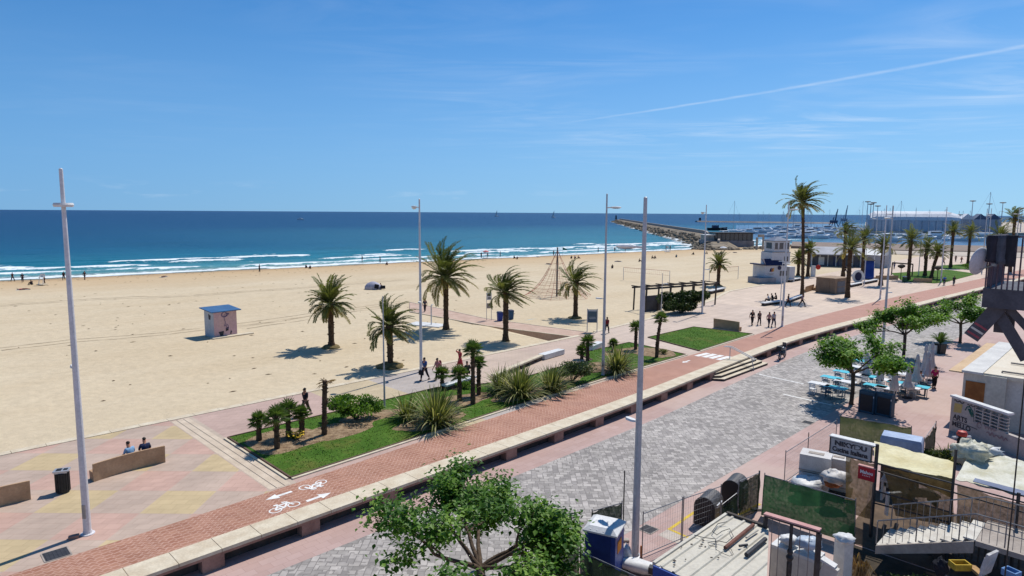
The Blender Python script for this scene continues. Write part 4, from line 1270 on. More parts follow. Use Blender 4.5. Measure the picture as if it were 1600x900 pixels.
seat_wall('curved tan seat wall with two people sitting on its far side', at(146, 753), at(258, 722))
A, B = at(146, 753), at(258, 722); nv = Vector((-(B - A).y, (B - A).x, 0)).normalized(); ang = math.degrees(math.atan2(nv.y, nv.x)) - 90
P = A.lerp(B, .56) + nv * .40; person('person in a light blue shirt sitting on the seat wall', P, ang + 12, ('sit',), (150, 190, 226), (60, 64, 80))
P = A.lerp(B, .77) + nv * .40; person('person in a navy shirt leaning on the seat wall', P, ang - 10, ('sit',), (44, 56, 92), (54, 58, 80))
A2 = at(48, 780); seat_wall('curved tan seat wall cut by the left edge of the view', A2 - (B - A) * .98, A2)
seat_wall('straight tan seat wall behind the small square lawn', at(1115, 512), at(1155, 518), 1.05, .06)
seat_wall('short tan seat wall beside the brown kiosk', at(1258, 457), at(1271, 453), .95, .05); seat_wall('short tan seat wall half hidden behind the brown kiosk', at(1274, 454), at(1281, 450), .95, .03)
for lb, A_, B_ in (('low concrete bench at the edge of the far lawn left of the green bin', (1368, 437), (1403, 437)), ('low concrete bench at the edge of the far lawn right of the green bin', (1427, 441), (1456, 442))):
    seat_wall(lb, at(*A_), at(*B_), .8, .03)


def slab_bench(label, A, B, w=.55, h=.46, back=False, m=None, group='white slab benches'):
    A, B = Vector(A), Vector(B); d = B - A; L = d.length; o = thing('slab_bench', label, 'bench', (A + B) / 2, math.atan2(d.y, d.x), group)
    q = MB(); q.box((0, 0, h - .06), (L, w, .12)); q.build('seat', m or M_WHITE, o)
    n = max(2, int(L / 1.2))
    for i in range(n):
        x = (-.5 + (i + .5) / n) * L; q = MB(); q.box((x, .02, (h - .12) / 2 - .011), (L / n * .72, w * .7, h - .122)); q.build('support', M_DARKC, o)
    return o


slab_bench('low white bench under the seated person beside the lawn', at(694, 611), at(741, 596))
slab_bench('long white bench running behind the spiky flax clumps', at(771, 594), at(846, 562), .42, .45, m=M_STONE)
slab_bench('long plaza bench with three people sitting on it', at(1191, 478), at(1220, 474), .7, .46); slab_bench('low plaza bench running towards the tall palm', at(1231, 473), at(1252, 465), .6, .46)
slab_bench('dark shaded bench beyond the tower by the low palms', at(1232, 441), at(1250, 438), .6, .5); slab_bench('bench on the sand edge behind the pergola bush', at(1108, 459), at(1131, 454), .7, .5)
slab_bench('far bench under the palm right of the brown kiosk', at(1327, 449), at(1346, 445), .6, .5); slab_bench('far bench beside the blue slide structure', at(1350, 444), at(1370, 440), .6, .5)
for lb, A_, B_ in (('white concrete block seat beside the long bench', (846, 562), (877, 553)), ('white concrete block seat behind the dark fan palm', (921, 548), (938, 541))):
    A, B = at(*A_), at(*B_); d = B - A; o = thing('block_seat', lb, 'bench', (A + B) / 2, math.atan2(d.y, d.x)); q = MB(); q.box((0, 0, .25), (d.length, .7, .42)); q.build('block', M_WHITE, o); q = MB(); q.box((0, 0, .02), (d.length - .12, .58, .07)); q.build('plinth', M_DARKC, o)
# litter bin
M_BLACK = mat('black_metal', (.02, .02, .022), (.03, .03, .033), 5, .5, metal=.2)
M_STEEL = mat('pale_steel', (.55, .55, .56), (.42, .42, .44), 3, .4, metal=.5)
o = thing('litter_bin', 'dark slatted litter bin with pale steel lid on the tiled promenade', 'litter bin', at(99, 769), R(20))
q = MB(); q.lathe([(.25, .04), (.27, .06), (.27, .92), (.25, .94)], 18)
for k in range(18): a = 2 * PI * k / 18; q.box((math.cos(a) * .275, math.sin(a) * .275, .5), (.02, .05, .82), a)
q.build('body', M_BLACK, o); q = MB(); q.box((0, 0, 1.02), (.6, .46, .05)); q.box((0, .2, .97), (.5, .04, .07)); q.box((0, -.2, .97), (.5, .04, .07)); q.build('lid', M_STEEL, o); q = MB(); q.box((-.1, 0, 1.055), (.2, .26, .02)); q.box((.15, 0, 1.055), (.16, .2, .02)); q.build('slot', M_BLACK, o)
o = thing('litter_bin', 'green litter bin between the two far lawn benches', 'litter bin', at(1413, 441)); q = MB(); q.lathe([(.3, 0), (.36, .05), (.36, .95), (.32, 1.0)], 14); q.build('body', mat('green_plastic', S(40, 92, 60), S(30, 72, 46), 3, .5), o); q = MB(); q.lathe([(.38, 1.0), (.4, 1.08), (.2, 1.18), (0, 1.2)], 14); q.build('lid', M_STEEL, o)
# ------------------------------------------------------------------ lamp poles
M_POLE = mat('pole_paint', (.68, .65, .66), (.58, .56, .56), 1.2, .45, metal=.1)
M_POLEG = mat('pole_grey', (.5, .5, .52), (.42, .42, .44), 1.2, .45, metal=.2)
M_LENS = mat('lamp_lens', (.75, .74, .70), (.7, .68, .62), 5, .25)


def pole(label, loc, rz, head='arm', h=13.9, hd=11.9, low=None, lowrz=PI, m=None, r0=.19, base=True, ring=.32, group='tall lamp poles along the promenade'):
    m = m or M_POLE; r0 *= .74; o = thing('lamp_pole', label, 'lamp pole', loc, rz, group)
    q = MB(); q.tube([(0, 0, -.05), (0, 0, .05), (0, 0, h * .33), (0, 0, h * .66), (0, 0, h - .03), (0, 0, h)], [r0, r0, r0 * .84, r0 * .66, r0 * .46, r0 * .2], 14); q.build('mast', m, o, False)
    if base: q = MB(); q.lathe([(r0 * 1.8, 0), (r0 * 1.8, .03), (r0 * 1.15, .05), (r0 * 1.1, .14)], 14); q.build('foot', m, o)
    if r0 > .1: q = MB(); q.box((0, -r0 * .93, .95), (r0 * .95, r0 * .2, .55)); q.build('hatch', M_CONC, o)
    if head == 'ring':
        q = MB(); q.lathe([(.06, hd + .02), (ring, hd + .07), (ring + .03, hd), (ring, hd - .08), (.06, hd - .05)], 24, sx=1, sy=1); q.build('lamp_head', M_WHITE, o)
    elif head == 'arm':
        q = MB(); q.tube([(0, 0, hd), (.28, 0, hd + .02)], .045, 8)
        secs = []
        for x, w, t_ in ((.26, .04, .03), (.4, .13, .07), (.75, .17, .085), (1.0, .14, .06), (1.1, .05, .02)): secs.append([Vector((x, math.cos(k * PI / 4) * w, hd + .02 + math.sin(k * PI / 4) * t_)) for k in range(8)])
        q.loft(secs); a_ = q.build('lamp_head', M_WHITE, o); q = MB(); q.box((.72, 0, hd - .07), (.5, .22, .02)); q.build('lens', M_LENS, a_)
    elif head == 'cup':
        q = MB(); q.tube([(0, 0, hd), (.3, 0, hd)], .035, 6); q.lathe([(.05, hd - .16), (.17, hd - .08), (.22, hd + .06), (.2, hd + .1), (0, hd + .12)], 12, (.42, 0, 0)); q.build('lamp_head', M_WHITE, o)
    if low:
        q = MB(); d = Vector((math.cos(lowrz), math.sin(lowrz), 0)); q.tube([Vector((0, 0, low)), d * .3 + Vector((0, 0, low))], .03, 6)
        s = Vector((-d.y, d.x, 0)); q.loft([[d * x + s * w + Vector((0, 0, low + z_)) for w, z_ in ((-w_, -.03), (w_, -.03), (w_ * .8, .05), (-w_ * .8, .05))] for x, w_ in ((.22, .05), (.34, .12), (.62, .12), (.72, .05))]); q.build('side_lamp', M_WHITE, o)
    if base and loc[2] > -.2 and loc[0] < -10:
        q = MB(); q.box((-.3, -.35, .06), (.34, .2, .12), .5); q.build('junction_box', M_PINKC, o)
    return o


pole('nearest tall white lamp pole with a disc lamp on the tiled promenade', at(137, 834), 0, 'ring', 14.0, 12.68, 6.55, R(130), ring=.3)
pole('white lamp pole with a cup lamp at the sand kerb beside the walkers', at(658, 581), R(170), 'cup', 13.5, 12.85, 5.6, R(100), r0=.17)
pole('grey lamp pole standing in the lawn among the flax clumps', at(942, 587), R(-20), 'arm', 13.95, 12.9, 6.0, R(170), M_POLEG, .17)
pole('big grey lamp pole on the cobbled street beside the portable toilet', at(992, 869, ROAD), R(150), 'arm', 13.85, 12.0, 5.35, R(-30), M_POLEG, .2)
pole('slim white lamp pole beside the group of four walkers', at(1222, 510), R(-10), 'arm', 13.9, 13.0, 7.3, R(180), r0=.17)
pole('grey lamp pole behind the cafe trees', at(1380, 534, ROAD), R(200), 'arm', 14.2, 12.9, 5.2, R(180), M_POLEG, .18)
pole('white lamp pole on the plaza left of the cafe lamp pole', at(1375, 467), R(10), 'arm', 13.9, 12.6, 6.5, R(0), r0=.17)
pole('white lamp pole standing in the pergola bush', at(1097, 490), R(170), 'cup', 13.6, 12.6, 5.6, R(150), r0=.16)
pole('white lamp pole behind the two cyclists', at(1470, 441), R(10), 'arm', 14.0, 12.9, 6.2, R(180), r0=.17)
pole('far white lamp pole just left of the satellite dish', at(1534, 425), R(10), 'arm', 14.0, 12.4, r0=.17); pole('far white lamp pole seen above the balcony', at(1541, 418), R(170), 'arm', 14.2, 12.8, r0=.17)
pole('far white lamp pole behind the balcony clothes', at(1583, 432), R(170), 'arm', 14.0, 12.8, r0=.17); pole('thin lamp pole beside the white marquee', at(1365, 424), R(170), 'arm', 12.5, 11.6, r0=.14); pole('thin lamp pole in front of the blue slide', at(1350, 446), R(0), 'none', 7.0, 5, r0=.11); pole('thin lamp pole on the far lawn behind the palms', at(1435, 430), R(0), 'arm', 9.5, 8.6, r0=.13)
pole('thin grey post in the lawn beside the bright green shrub', at(601, 638), 0, 'none', 7.25, 6, m=M_POLEG, r0=.09, group=None); pole('slender post with one small lamp behind the pergola', at(1033, 494), R(180), 'none', 5.3, 5, 4.0, R(180), M_POLEG, .09, group=None)
pole('thin post beside the slim lamp pole of the four walkers', at(1219, 480), R(0), 'arm', 6.2, 5.9, r0=.09, group=None)
# ------------------------------------------------------------------ things on the beach
o = thing('beach_hut', 'small pink and white beach hut with blue roof and painted graffiti on the sand', 'beach hut', Vector((-29.55, 64.75, -.1)), R(50))
q = MB(); q.box((0, 0, 1.32), (2.35, 2.0, 2.74))
q.build('walls', mat('hut_white', S(208, 208, 212), S(180, 184, 190), 1, .7), o)
q = MB(); q.box((0, -1.012, 1.30), (2.33, .02, 2.66)); pf = q.build('painted_front', mat('hut_pink', S(222, 184, 174), S(214, 172, 182), .8, .7, lo=.3, hi=.7), o)
M_GRAF = mat('graffiti_violet', S(96, 84, 128), S(130, 112, 140), 4, .7); M_GRAFK = mat('graffiti_black', (.03, .03, .035), (.06, .05, .06), 6, .7)
q = MB(); r = random.Random(5)


def scrawl(q, pts, y, w=.025):
    for k, (A, B) in enumerate(zip(pts, pts[1:])):
        d = Vector((B[0] - A[0], 0, B[1] - A[1])); n_ = Vector((-d.z, 0, d.x)).normalized() * w; P0, P1 = Vector((A[0], y - .0006 * k, A[1])), Vector((B[0], y - .0006 * k, B[1]))
        q.add([P0 - n_, P1 - n_, P1 + n_, P0 + n_], [(0, 1, 2, 3)])


scrawl(q, [(-.1 + .34 * math.cos(a) * (1 - a / 30), 2.25 + .26 * math.sin(a)) for a in [k * .5 for k in range(22)]], -1.026)
scrawl(q, [(.1 + .28 * math.cos(a), 2.2 + .18 * math.sin(a * 1.3)) for a in [k * .45 for k in range(20)]], -1.042)
scrawl(q, [(-.12, 1.9), (-.02, 1.4), (-.15, 1.1), (.05, 1.15), (.12, .8), (.3, .9), (.2, 1.2), (.02, 1.3)], -1.056)
q.build('graffiti', M_GRAF, o)
q = MB(); q.add([(-.75, -1.027, .58), (-.2, -1.027, .62), (-.28, -1.027, .12), (-.55, -1.027, .1)], [(0, 1, 2, 3)]); q.add([(.02, -1.027, .9), (.3, -1.027, .98), (.28, -1.027, .62), (-.02, -1.027, .55)], [(0, 1, 2, 3)]); q.add([(.5, -1.027, .6), (.62, -1.027, .5), (.55, -1.027, .2), (.42, -1.027, .22)], [(0, 1, 2, 3)]); q.build('graffiti_patch', M_GRAFK, o)
q = MB(); q.add([(-1.18, .1, 2.35), (-1.18, -.45, 2.2), (-1.18, -.3, 1.75), (-1.18, .05, 1.8)], [(0, 1, 2, 3)]); q.build('side_mark', M_GRAFK, o)
q = MB(); q.prism([(-1.5, -1.3), (1.55, -1.3), (1.55, 1.35), (-1.5, 1.35)], 2.69, 2.78)
for v in q.v: v.z += .09 * v.y
q.build('roof', mat('blue_roof', S(72, 116, 160), S(60, 98, 140), 1, .5), o)
q = MB(); q.box((.5, -1.3, .06), (4.2, .8, .14)); q.build('plinth', M_STONE, o)
M_ROPE = mat('red_rope', S(206, 132, 116), S(190, 116, 100), 3, .9)
P0 = ats(870, 463); o = thing('climbing_net', 'pyramid shaped red rope climbing net round a dark central mast on the sand', 'climbing net', P0)
q = MB(); q.tube([(0, 0, -.1), (0, 0, 7.3)], [.13, .1], 10); q.lathe([(.13, 7.3), (.16, 7.36), (0, 7.45)], 10); q.build('mast', mat('dark_mast', (.05, .05, .06), (.08, .08, .09), 3, .5), o)
q = MB(); NS, H0, RB = 6, 7.0, 5.6
cor = [Vector((math.cos(2 * PI * k / NS + .3) * RB, math.sin(2 * PI * k / NS + .3) * RB * .9, .1)) for k in range(NS)]


def pyr(k, u): A = Vector((0, 0, H0)); v = A.lerp(cor[k % NS], u); v.z -= 1.5 * math.sin(PI * u) * .9; return v


for k in range(NS):
    q.tube([pyr(k, i / 8) for i in range(9)], .028, 4, False)
    for j in range(1, 12):
        u = j / 11; q.tube([pyr(k, u), (pyr(k, u) + pyr(k + 1, u)) / 2 - Vector((0, 0, .12)), pyr(k + 1, u)], .017, 3, False)
        if j > 4 and j % 2 == 0: m_ = (pyr(k, u) + pyr(k + 1, u)) / 2 - Vector((0, 0, .12)); q.tube([m_, Vector((m_.x * .45, m_.y * .45, m_.z + .1)), Vector((0, 0, m_.z + .2))], .015, 3, False)
    for f in (.25, .5, .75): q.tube([pyr(k, i / 8).lerp(pyr(k + 1, i / 8), f) - Vector((0, 0, .1 * math.sin(PI * f))) for i in range(2, 9)], .015, 3, False)
q.build('rope_net', M_ROPE, o)
for (x0, y0), (x1, y1), lb in (((974, 438), (1046, 445), 'volleyball net on two posts on the open sand behind the grey lamp poles'), ((1108, 440), (1153, 436), 'far low net frame on the sand between the palm and the tower')):
    A, B = ats(x0, y0), ats(x1, y1); o = thing('volleyball_net', lb, 'volleyball net', A)
    for P in (A, B): q = MB(); q.tube([P - A, P - A + Vector((0, 0, 2.5))], .05, 6); q.build('post', M_POLEG, o)
    q = MB(); hi = 2.45
    q.bar(Vector((0, 0, hi)), B - A + Vector((0, 0, hi)), .05, .06); q.bar(Vector((0, 0, hi - .8)), B - A + Vector((0, 0, hi - .8)), .02, .03)
    for i in range(1, 24): P = (B - A) * (i / 24); q.bar(P + Vector((0, 0, hi - .8)), P + Vector((0, 0, hi)), .012)
    q.build('net', M_ROPE, o)
o = thing('info_board', 'blue tall information board on two posts at the walkway entrance', 'sign', at(925, 519), R(0))
for x in (-.52, .52): q = MB(); q.box((x, 0, 1.25), (.08, .08, 2.5)); q.build('post', M_POLEG, o)
q = MB(); q.box((0, 0, 1.72), (.95, .06, 1.4)); q.build('panel', mat('board_blue', S(64, 92, 124), S(96, 112, 110), 1.2, .4, lo=.3, hi=.7), o); q = MB(); q.box((0, -.034, 2.3), (.86, .008, .12)); q.box((0, -.034, 1.6), (.7, .008, .03)); q.box((0, -.034, 1.45), (.7, .008, .03)); q.build('lettering', M_WHITE, o)
o = thing('signpost', 'narrow white notice panels on two thin posts by the blue bins', 'sign', ats(764, 501))
for x in (-.28, .28): q = MB(); q.box((x, 0, 1.3), (.06, .06, 2.7)); q.build('post', M_POLEG, o)
q = MB(); q.box((0, 0, 2.85), (.62, .05, .85)); q.build('upper_panel', M_WHITE, o); q = MB(); q.box((0, -.03, 3.0), (.4, .01, .2)); q.box((.05, -.03, 2.66), (.35, .01, .14)); q.build('pictogram', M_GRAFK, o); q = MB(); q.box((0, 0, 1.75), (.5, .05, .6)); q.build('lower_panel', M_CONC, o)
for px, py, lb, c1 in ((781, 502, 'blue beach bin left of the windswept palm trunk', (34, 66, 150)), (798, 499, 'blue beach bin right of the windswept palm trunk', (40, 84, 124))):
    o = thing('beach_bin', lb, 'bin', ats(px, py), R(20)); q = MB(); q.loft([[Vector((x * s, y * s, z)) for x, y in ((-.3, -.28), (.3, -.28), (.3, .28), (-.3, .28))] for z, s in ((.05, .85), (.95, 1), (1.0, 1.08), (1.04, 1.08))]); q.build('body', mat('bin_%d' % c1[2], S(*c1), None, 2, .5), o); q = MB(); q.loft([[Vector((x * s, y * s, z)) for x, y in ((-.3, -.28), (.3, -.28), (.3, .28), (-.3, .28))] for z, s in ((1.045, 1.05), (1.12, .95), (1.16, .6))]); q.build('lid', mat('bin_lid', S(30, 50, 96), None, 2, .5), o)
P = ats(668, 508); o = thing('beach_shower', 'white beach shower post on a pale platform under the largest palm', 'shower', P, R(-25)); q = MB(); q.box((0, 0, .05), (4.2, 2.0, .12)); q.build('platform', M_WHITE, o); q = MB(); q.tube([(.5, 0, .1), (.5, 0, 2.2), (.5, .1, 2.3), (.5, .35, 2.28)], .07, 8); q.build('post', M_POLE, o)
# pergola with its wall and shrub
A, B = at(1008, 487), at(1117, 476); d = B - A; rz = math.atan2(d.y, d.x); Lp = d.length
o = thing('pergola', 'long dark timber pergola with a grey end wall at the sand edge', 'pergola', A, rz)
M_TIMB = mat('dark_timber', S(98, 88, 80), S(70, 62, 56), 2, .8)
q = MB(); q.box((Lp / 2, 0, 2.92), (Lp + .6, .16, .22)); q.build('beam', M_TIMB, o)
q = MB(); q.box((Lp / 2, 2.2, 2.92), (Lp + .6, .16, .22)); q.build('beam', M_TIMB, o)
for i in range(7):
    x = Lp * i / 6
    q = MB(); q.bar((x, 0, -.1), (x + .12, 0, 2.80), .15); q.build('post', M_TIMB, o); q = MB(); q.bar((x, 2.2, -.5), (x + .12, 2.2, 2.80), .15); q.build('post', M_TIMB, o)
    q = MB(); q.bar((x + .12, -.5, 3.09), (x + .12, 2.8, 3.09), .1, .12); q.build('rafter', M_TIMB, o)
q = MB(); q.box((1.45, .25, .98), (2.9, .18, 2.0)); q.build('end_wall', mat('grey_wall', S(112, 108, 112), S(92, 90, 94), 1, .9), o)
bA, bB = at(1032, 493), at(1097, 489); m0 = (bA + bB) / 2
bs = bush('big dark oleander bush growing through the pergola', m0 + Vector((.3, 1.2, -.1)), (3.6, 1.7, 1.95), 16000, 7, M_DBUSH, .13, 'oleander_bush'); bs.rotation_euler = (0, 0, rz)
# lifeguard tower
o = thing('lifeguard_tower', 'white three storey lifeguard tower with navy awning at the edge of the sand', 'tower', at(1203, 440), R(14)); M_TW = mat('tower_white', S(222, 222, 224), S(206, 206, 210), .8, .6); M_NAVY = mat('navy', S(40, 46, 86), S(34, 38, 72), 2, .6); M_GLASS = mat('dark_glass', (.05, .06, .07), (.09, .1, .11), 2, .12, spec=.6)
q = MB(); q.box((-.2, 0, 1.55), (4.6, 3.6, 3.3)); q.build('ground_floor', M_TW, o); q = MB(); q.box((1.1, .3, 4.35), (3.9, 3.2, 2.3)); q.build('upper_floor', M_TW, o); q = MB(); q.box((1.3, .3, 6.55), (3.3, 2.9, 2.0)); cb_ = q.build('cabin', M_TW, o)
q = MB(); q.box((1.3, .3, 5.535), (3.7, 3.3, .12)); q.build('balcony_slab', M_CONC, o)
q = MB(); q.loft([[Vector((1.3 + x * s, .3 + y * s, z)) for x, y in ((-1.9, -1.7), (1.9, -1.7), (1.9, 1.7), (-1.9, 1.7))] for z, s in ((7.55, 1), (7.65, 1), (8.35, .12))]); q.build('roof', mat('slate_roof', S(110, 124, 148), S(92, 106, 130), 1.5, .7), o)
for x in (.15, 1.2, 2.4): q = MB(); q.box((x, -1.165, 6.7), (.8 if x > .5 else .6, .03, 1.1)); w_ = q.build('window', M_GLASS, o); q = MB(); q.box((x, -1.19, 6.1), (.95, .05, .08)); q.build('sill', M_CONC, w_)
q = MB(); q.box((-.372, .3, 6.7), (.03, 1.6, 1.1)); q.build('window', M_GLASS, o)
for x, z in ((2.45, 4.3), (2.0, 4.3), (.9, 1.7), (1.4, 1.7), (2.0, 1.7)):
    q = MB(); q.box((x, -1.33 if z > 3 else -1.83, z), (.36, .06, .9)); q.build('window', M_GLASS, o)
q = MB(); q.loft([[Vector((x, y, z)) for x, y, z in ((-2.7 + i * 4.0, -2.3, 3.25), (-2.7 + i * 4.0, -1.0, 4.35), (-2.7 + i * 4.0, -.9, 4.3), (-2.7 + i * 4.0, -2.2, 3.18))] for i in (0, 1)]); q.build('awning', M_NAVY, o)
q = MB(); q.box((-2.8, -.2, 3.32), (.9, 3.9, .2)); q.build('awning_side', M_NAVY, o)
q = MB(); q.lathe([(.22, 0), (.36, .05), (.36, .1), (.22, .12)], 16); q.v = [Vector((.5 + v.x, -1.83 - v.z, 2.7 + v.y)) for v in q.v]; q.build('lifebuoy', M_NAVY, o)
for k, (x0, c1, nm) in enumerate(((-1.5, (40, 40, 52), 'dark_logo'), (-1.15, (190, 60, 60), 'red_logo'), (-.95, (230, 180, 90), 'gold_logo'))): q = MB(); q.add([(x0, -1.812 - .004 * k, 2.0), (x0 + .35, -1.812 - .004 * k, 2.05), (x0 + .42, -1.812 - .004 * k, 2.75), (x0 + .12, -1.812 - .004 * k, 2.6)], [(0, 1, 2, 3)]); q.build('wall_emblem', mat(nm, S(*c1), None, 4), o)
q = MB(); q.box((-1.15, -1.812, 1.68), (1.3, .012, .07)); q.box((-1.15, -1.812, 1.5), (.8, .012, .07)); q.build('lettering', M_CONC, o)
q = MB(); q.box((-2.6, -1.2, .45), (3.4, 3.6, 1.1)); q.build('terrace', mat('tower_base', S(176, 172, 176), S(150, 148, 152), 1, .8), o); q = MB(); q.box((3.9, .2, 1.4), (1.2, 2.4, 2.8)); q.build('side_porch', M_TW, o)
o = thing('brown_kiosk', 'brown box kiosk with grey shutters on the plaza beside the tall palm', 'kiosk', at(1300, 457), R(33)); M_BK = mat('kiosk_brown', S(150, 128, 108), S(134, 112, 94), 1.2, .8)
q = MB(); q.box((0, 0, 1.2), (4.0, 3.2, 2.4)); q.build('walls', M_BK, o); q = MB(); q.box((0, 0, 2.45), (4.25, 3.45, .12)); q.build('roof', mat('kiosk_roof', S(176, 148, 122), S(160, 134, 110), 1, .8), o)
for z in (1.55, .62): q = MB(); q.box((-.35, -1.62, z), (2.1, .05, .8)); q.build('shutter', mat('shutter_grey', S(112, 114, 122), S(96, 98, 106), 2, .6), o)
q = MB(); q.box((-2.02, -.2, 1.1), (.05, 1.0, 2.0)); q.build('door', M_BK, o)
# beach tent, umbrellas, flag, lifeguard chair
P = ats(583, 452); o = thing('beach_tent', 'group camp of a pale beach tent with folded chairs on the sand', 'tent', P); q = MB(); q.lathe([(1.25, 0), (1.2, .5), (.85, 1.0), (.3, 1.28), (0, 1.32)], 12, sx=1.15, sy=.8); q.build('shelter', mat('tent_pale', S(196, 192, 206), S(160, 158, 176), 1.5, .8), o, True); q = MB(); q.box((.75, -.7, .55), (.7, .3, .7), .2, .2); q.box((1.7, -.3, .4), (.7, .5, .5), .4); q.build('chairs', cloth(34, 36, 48), o)
person('person sitting right of the pale beach tent', ats(596, 451), 60, ('ground',), (70, 66, 76), (90, 60, 60), fine=False)


def parasol(label, loc, c1, h=2.1, rad=1.0, rz=0):
    o = thing('beach_umbrella', label, 'umbrella', loc, rz); q = MB(); q.tube([(0, 0, -.1), (0, 0, h)], .025, 6); q.build('pole', M_WHITE, o); q = MB(); q.lathe([(rad, h - .38), (rad * .72, h - .14), (rad * .35, h), (0, h + .06)], 10); q.build('canopy', cloth(*c1), o)


parasol('red beach umbrella near the water above the largest palm', ats(759, 402), (226, 84, 76)); parasol('white beach umbrella below the black restaurant on the rocks', ats(1130, 394), (244, 244, 246), 1.9, 1.3)
P = ats(983, 376.5); P = ats(880, 404) if 0 else ats(875, 403)
o = thing('beach_flag', 'teal flag on a thin pole near the climbing net mast', 'flag', ats(879, 402)); q = MB(); q.tube([(0, 0, 0), (0, 0, 3.2)], .03, 5); q.build('pole', M_POLEG, o); q = MB(); q.add([(0, 0, 3.1), (1.6, .1, 2.3), (1.2, .05, 2.15), (0, 0, 2.3)], [(0, 1, 2, 3)]); q.add([(0, .02, 3.1), (0, .02, 2.3), (1.2, .07, 2.15), (1.6, .12, 2.3)], [(0, 1, 2, 3)]); q.build('cloth', cloth(50, 130, 122), o)
for (px, py), lb in (((1043, 394), 'white lifeguard chair platform at the water with two standing people'), ((758, 404), 'pale lifeguard platform under the red umbrella'), ((66, 446), 'wooden lifeguard chair at the left near the water')):
    o = thing('lifeguard_chair', lb, 'lifeguard chair', ats(px, py)); q = MB(); q.box((0, 0, .18), (2.0 if px > 100 else 1.2, 1.2, .14)); q.build('platform', M_WHITE if px > 100 else M_STONE, o)
    for x in (-.4, .4): q = MB(); q.bar((x, -.3, .25), (x * .7, 0, 1.9), .08); q.build('leg', M_WHITE, o)
    q = MB(); q.box((0, 0, 1.5), (.8, .6, .08)); q.box((0, .3, 1.8), (.8, .06, .6)); q.build('seat', M_WHITE, o)
BEACH = [  # px, py, pose, top, label
    (20, 440, 'w', (60, 50, 56), 'leftmost stroller at the waterline in dark swimwear'), (35.5, 441, 'w', (80, 70, 80), 'second stroller from the left at the waterline'), (50, 445, 'g', (40, 38, 44), 'dark figure sitting on the sand left of the wooden lifeguard chair'), (70, 443, 's', (60, 52, 56), 'figure standing right of the wooden lifeguard chair'),
    (36, 453, 'l', (190, 70, 90), 'sunbather lying on a red towel at the far left'), (100, 438, 'w', (56, 50, 60), 'bather at the waterline left of the nearest lamp pole'), (132.5, 437, 'w', (66, 58, 64), 'bather at the waterline right of the nearest lamp pole'), (256, 433, 'l', (150, 110, 90), 'lone sunbather on the sand above the pink hut'),
    (405.5, 425, 's', (54, 40, 44), 'lone stroller nearer than the waterline in the left half'), (478, 419, 'g', (46, 44, 52), 'seated figure left of a close pair above the small palm'), (485, 420, 'g', (40, 38, 46), 'larger seated figure above the small palm'), (566, 409, 's', (54, 48, 56), 'bather standing at the water left of the first white cup lamp'), (594, 410, 's', (60, 48, 52), 'bather standing at the water nearer the white cup lamp'), (605, 414, 'g', (150, 110, 100), 'sunbather seated right of the two standing bathers'),
    (752, 403, 's', (60, 54, 66), 'left figure under the red umbrella'), (762, 403, 's', (80, 60, 64), 'right figure under the red umbrella'), (781.5, 401, 's', (60, 54, 60), 'bather walking right of the red umbrella'), (803, 404, 'g', (52, 46, 56), 'pair like huddle seated near the red umbrella'), (808, 405, 'g', (120, 80, 76), 'second of the huddle seated near the red umbrella'), (840, 402, 'l', (70, 56, 60), 'figure lying at the water left of the climbing net top'), (857, 413, 'l', (60, 50, 56), 'sunbather lying left of the climbing net'), (865, 399, 's', (56, 54, 66), 'bather standing behind the climbing net mast'),
    (893, 404, 'g', (56, 50, 60), 'left of a seated trio right of the teal flag'), (898, 404, 'g', (200, 200, 206), 'middle of a seated trio in white right of the teal flag'), (903, 404, 'g', (110, 90, 96), 'right of a seated trio right of the teal flag'), (934.5, 394, 's', (44, 46, 58), 'bather left of the grey lawn lamp pole'), (945.5, 396, 's', (66, 60, 66), 'bather just left of the lawn lamp pole mast'), (960.5, 393, 's', (50, 48, 58), 'bather right of the lawn lamp pole mast'), (977, 393, 's', (56, 50, 56), 'bather midway between the two grey lamp poles'), (1040.5, 392, 's', (50, 50, 60), 'left figure on the white lifeguard platform'), (1047, 392, 's', (60, 56, 66), 'right figure on the white lifeguard platform'),
    (957, 419, 'g', (40, 40, 48), 'dark seated figure right of the lawn lamp pole'), (966, 409, 'l', (60, 54, 60), 'sunbather lying beyond the dark seated figure'), (998.5, 409, 'g', (50, 44, 52), 'seated figure left of the big grey lamp pole'), (1018.5, 404, 'g', (48, 46, 54), 'left of two seated figures right of the big grey lamp pole'), (1023, 404, 'g', (90, 70, 72), 'right of two seated figures right of the big grey lamp pole'), (1057, 402, 'g', (70, 130, 150), 'figure with turquoise towel on the sand beyond the net'), (1084, 398, 'g', (50, 46, 54), 'two headed dark huddle on the sand beyond the net'), (1105, 397, 'g', (56, 50, 56), 'seated figure beside the cup lamp of the pergola pole'), (1127, 396.5, 'l', (60, 50, 54), 'figure lying under the white beach umbrella'), (1148, 395, 'l', (120, 80, 70), 'sunbather right of the white beach umbrella'), (1191.5, 399, 's', (50, 48, 56), 'dark figure standing left of the tower cabin')]
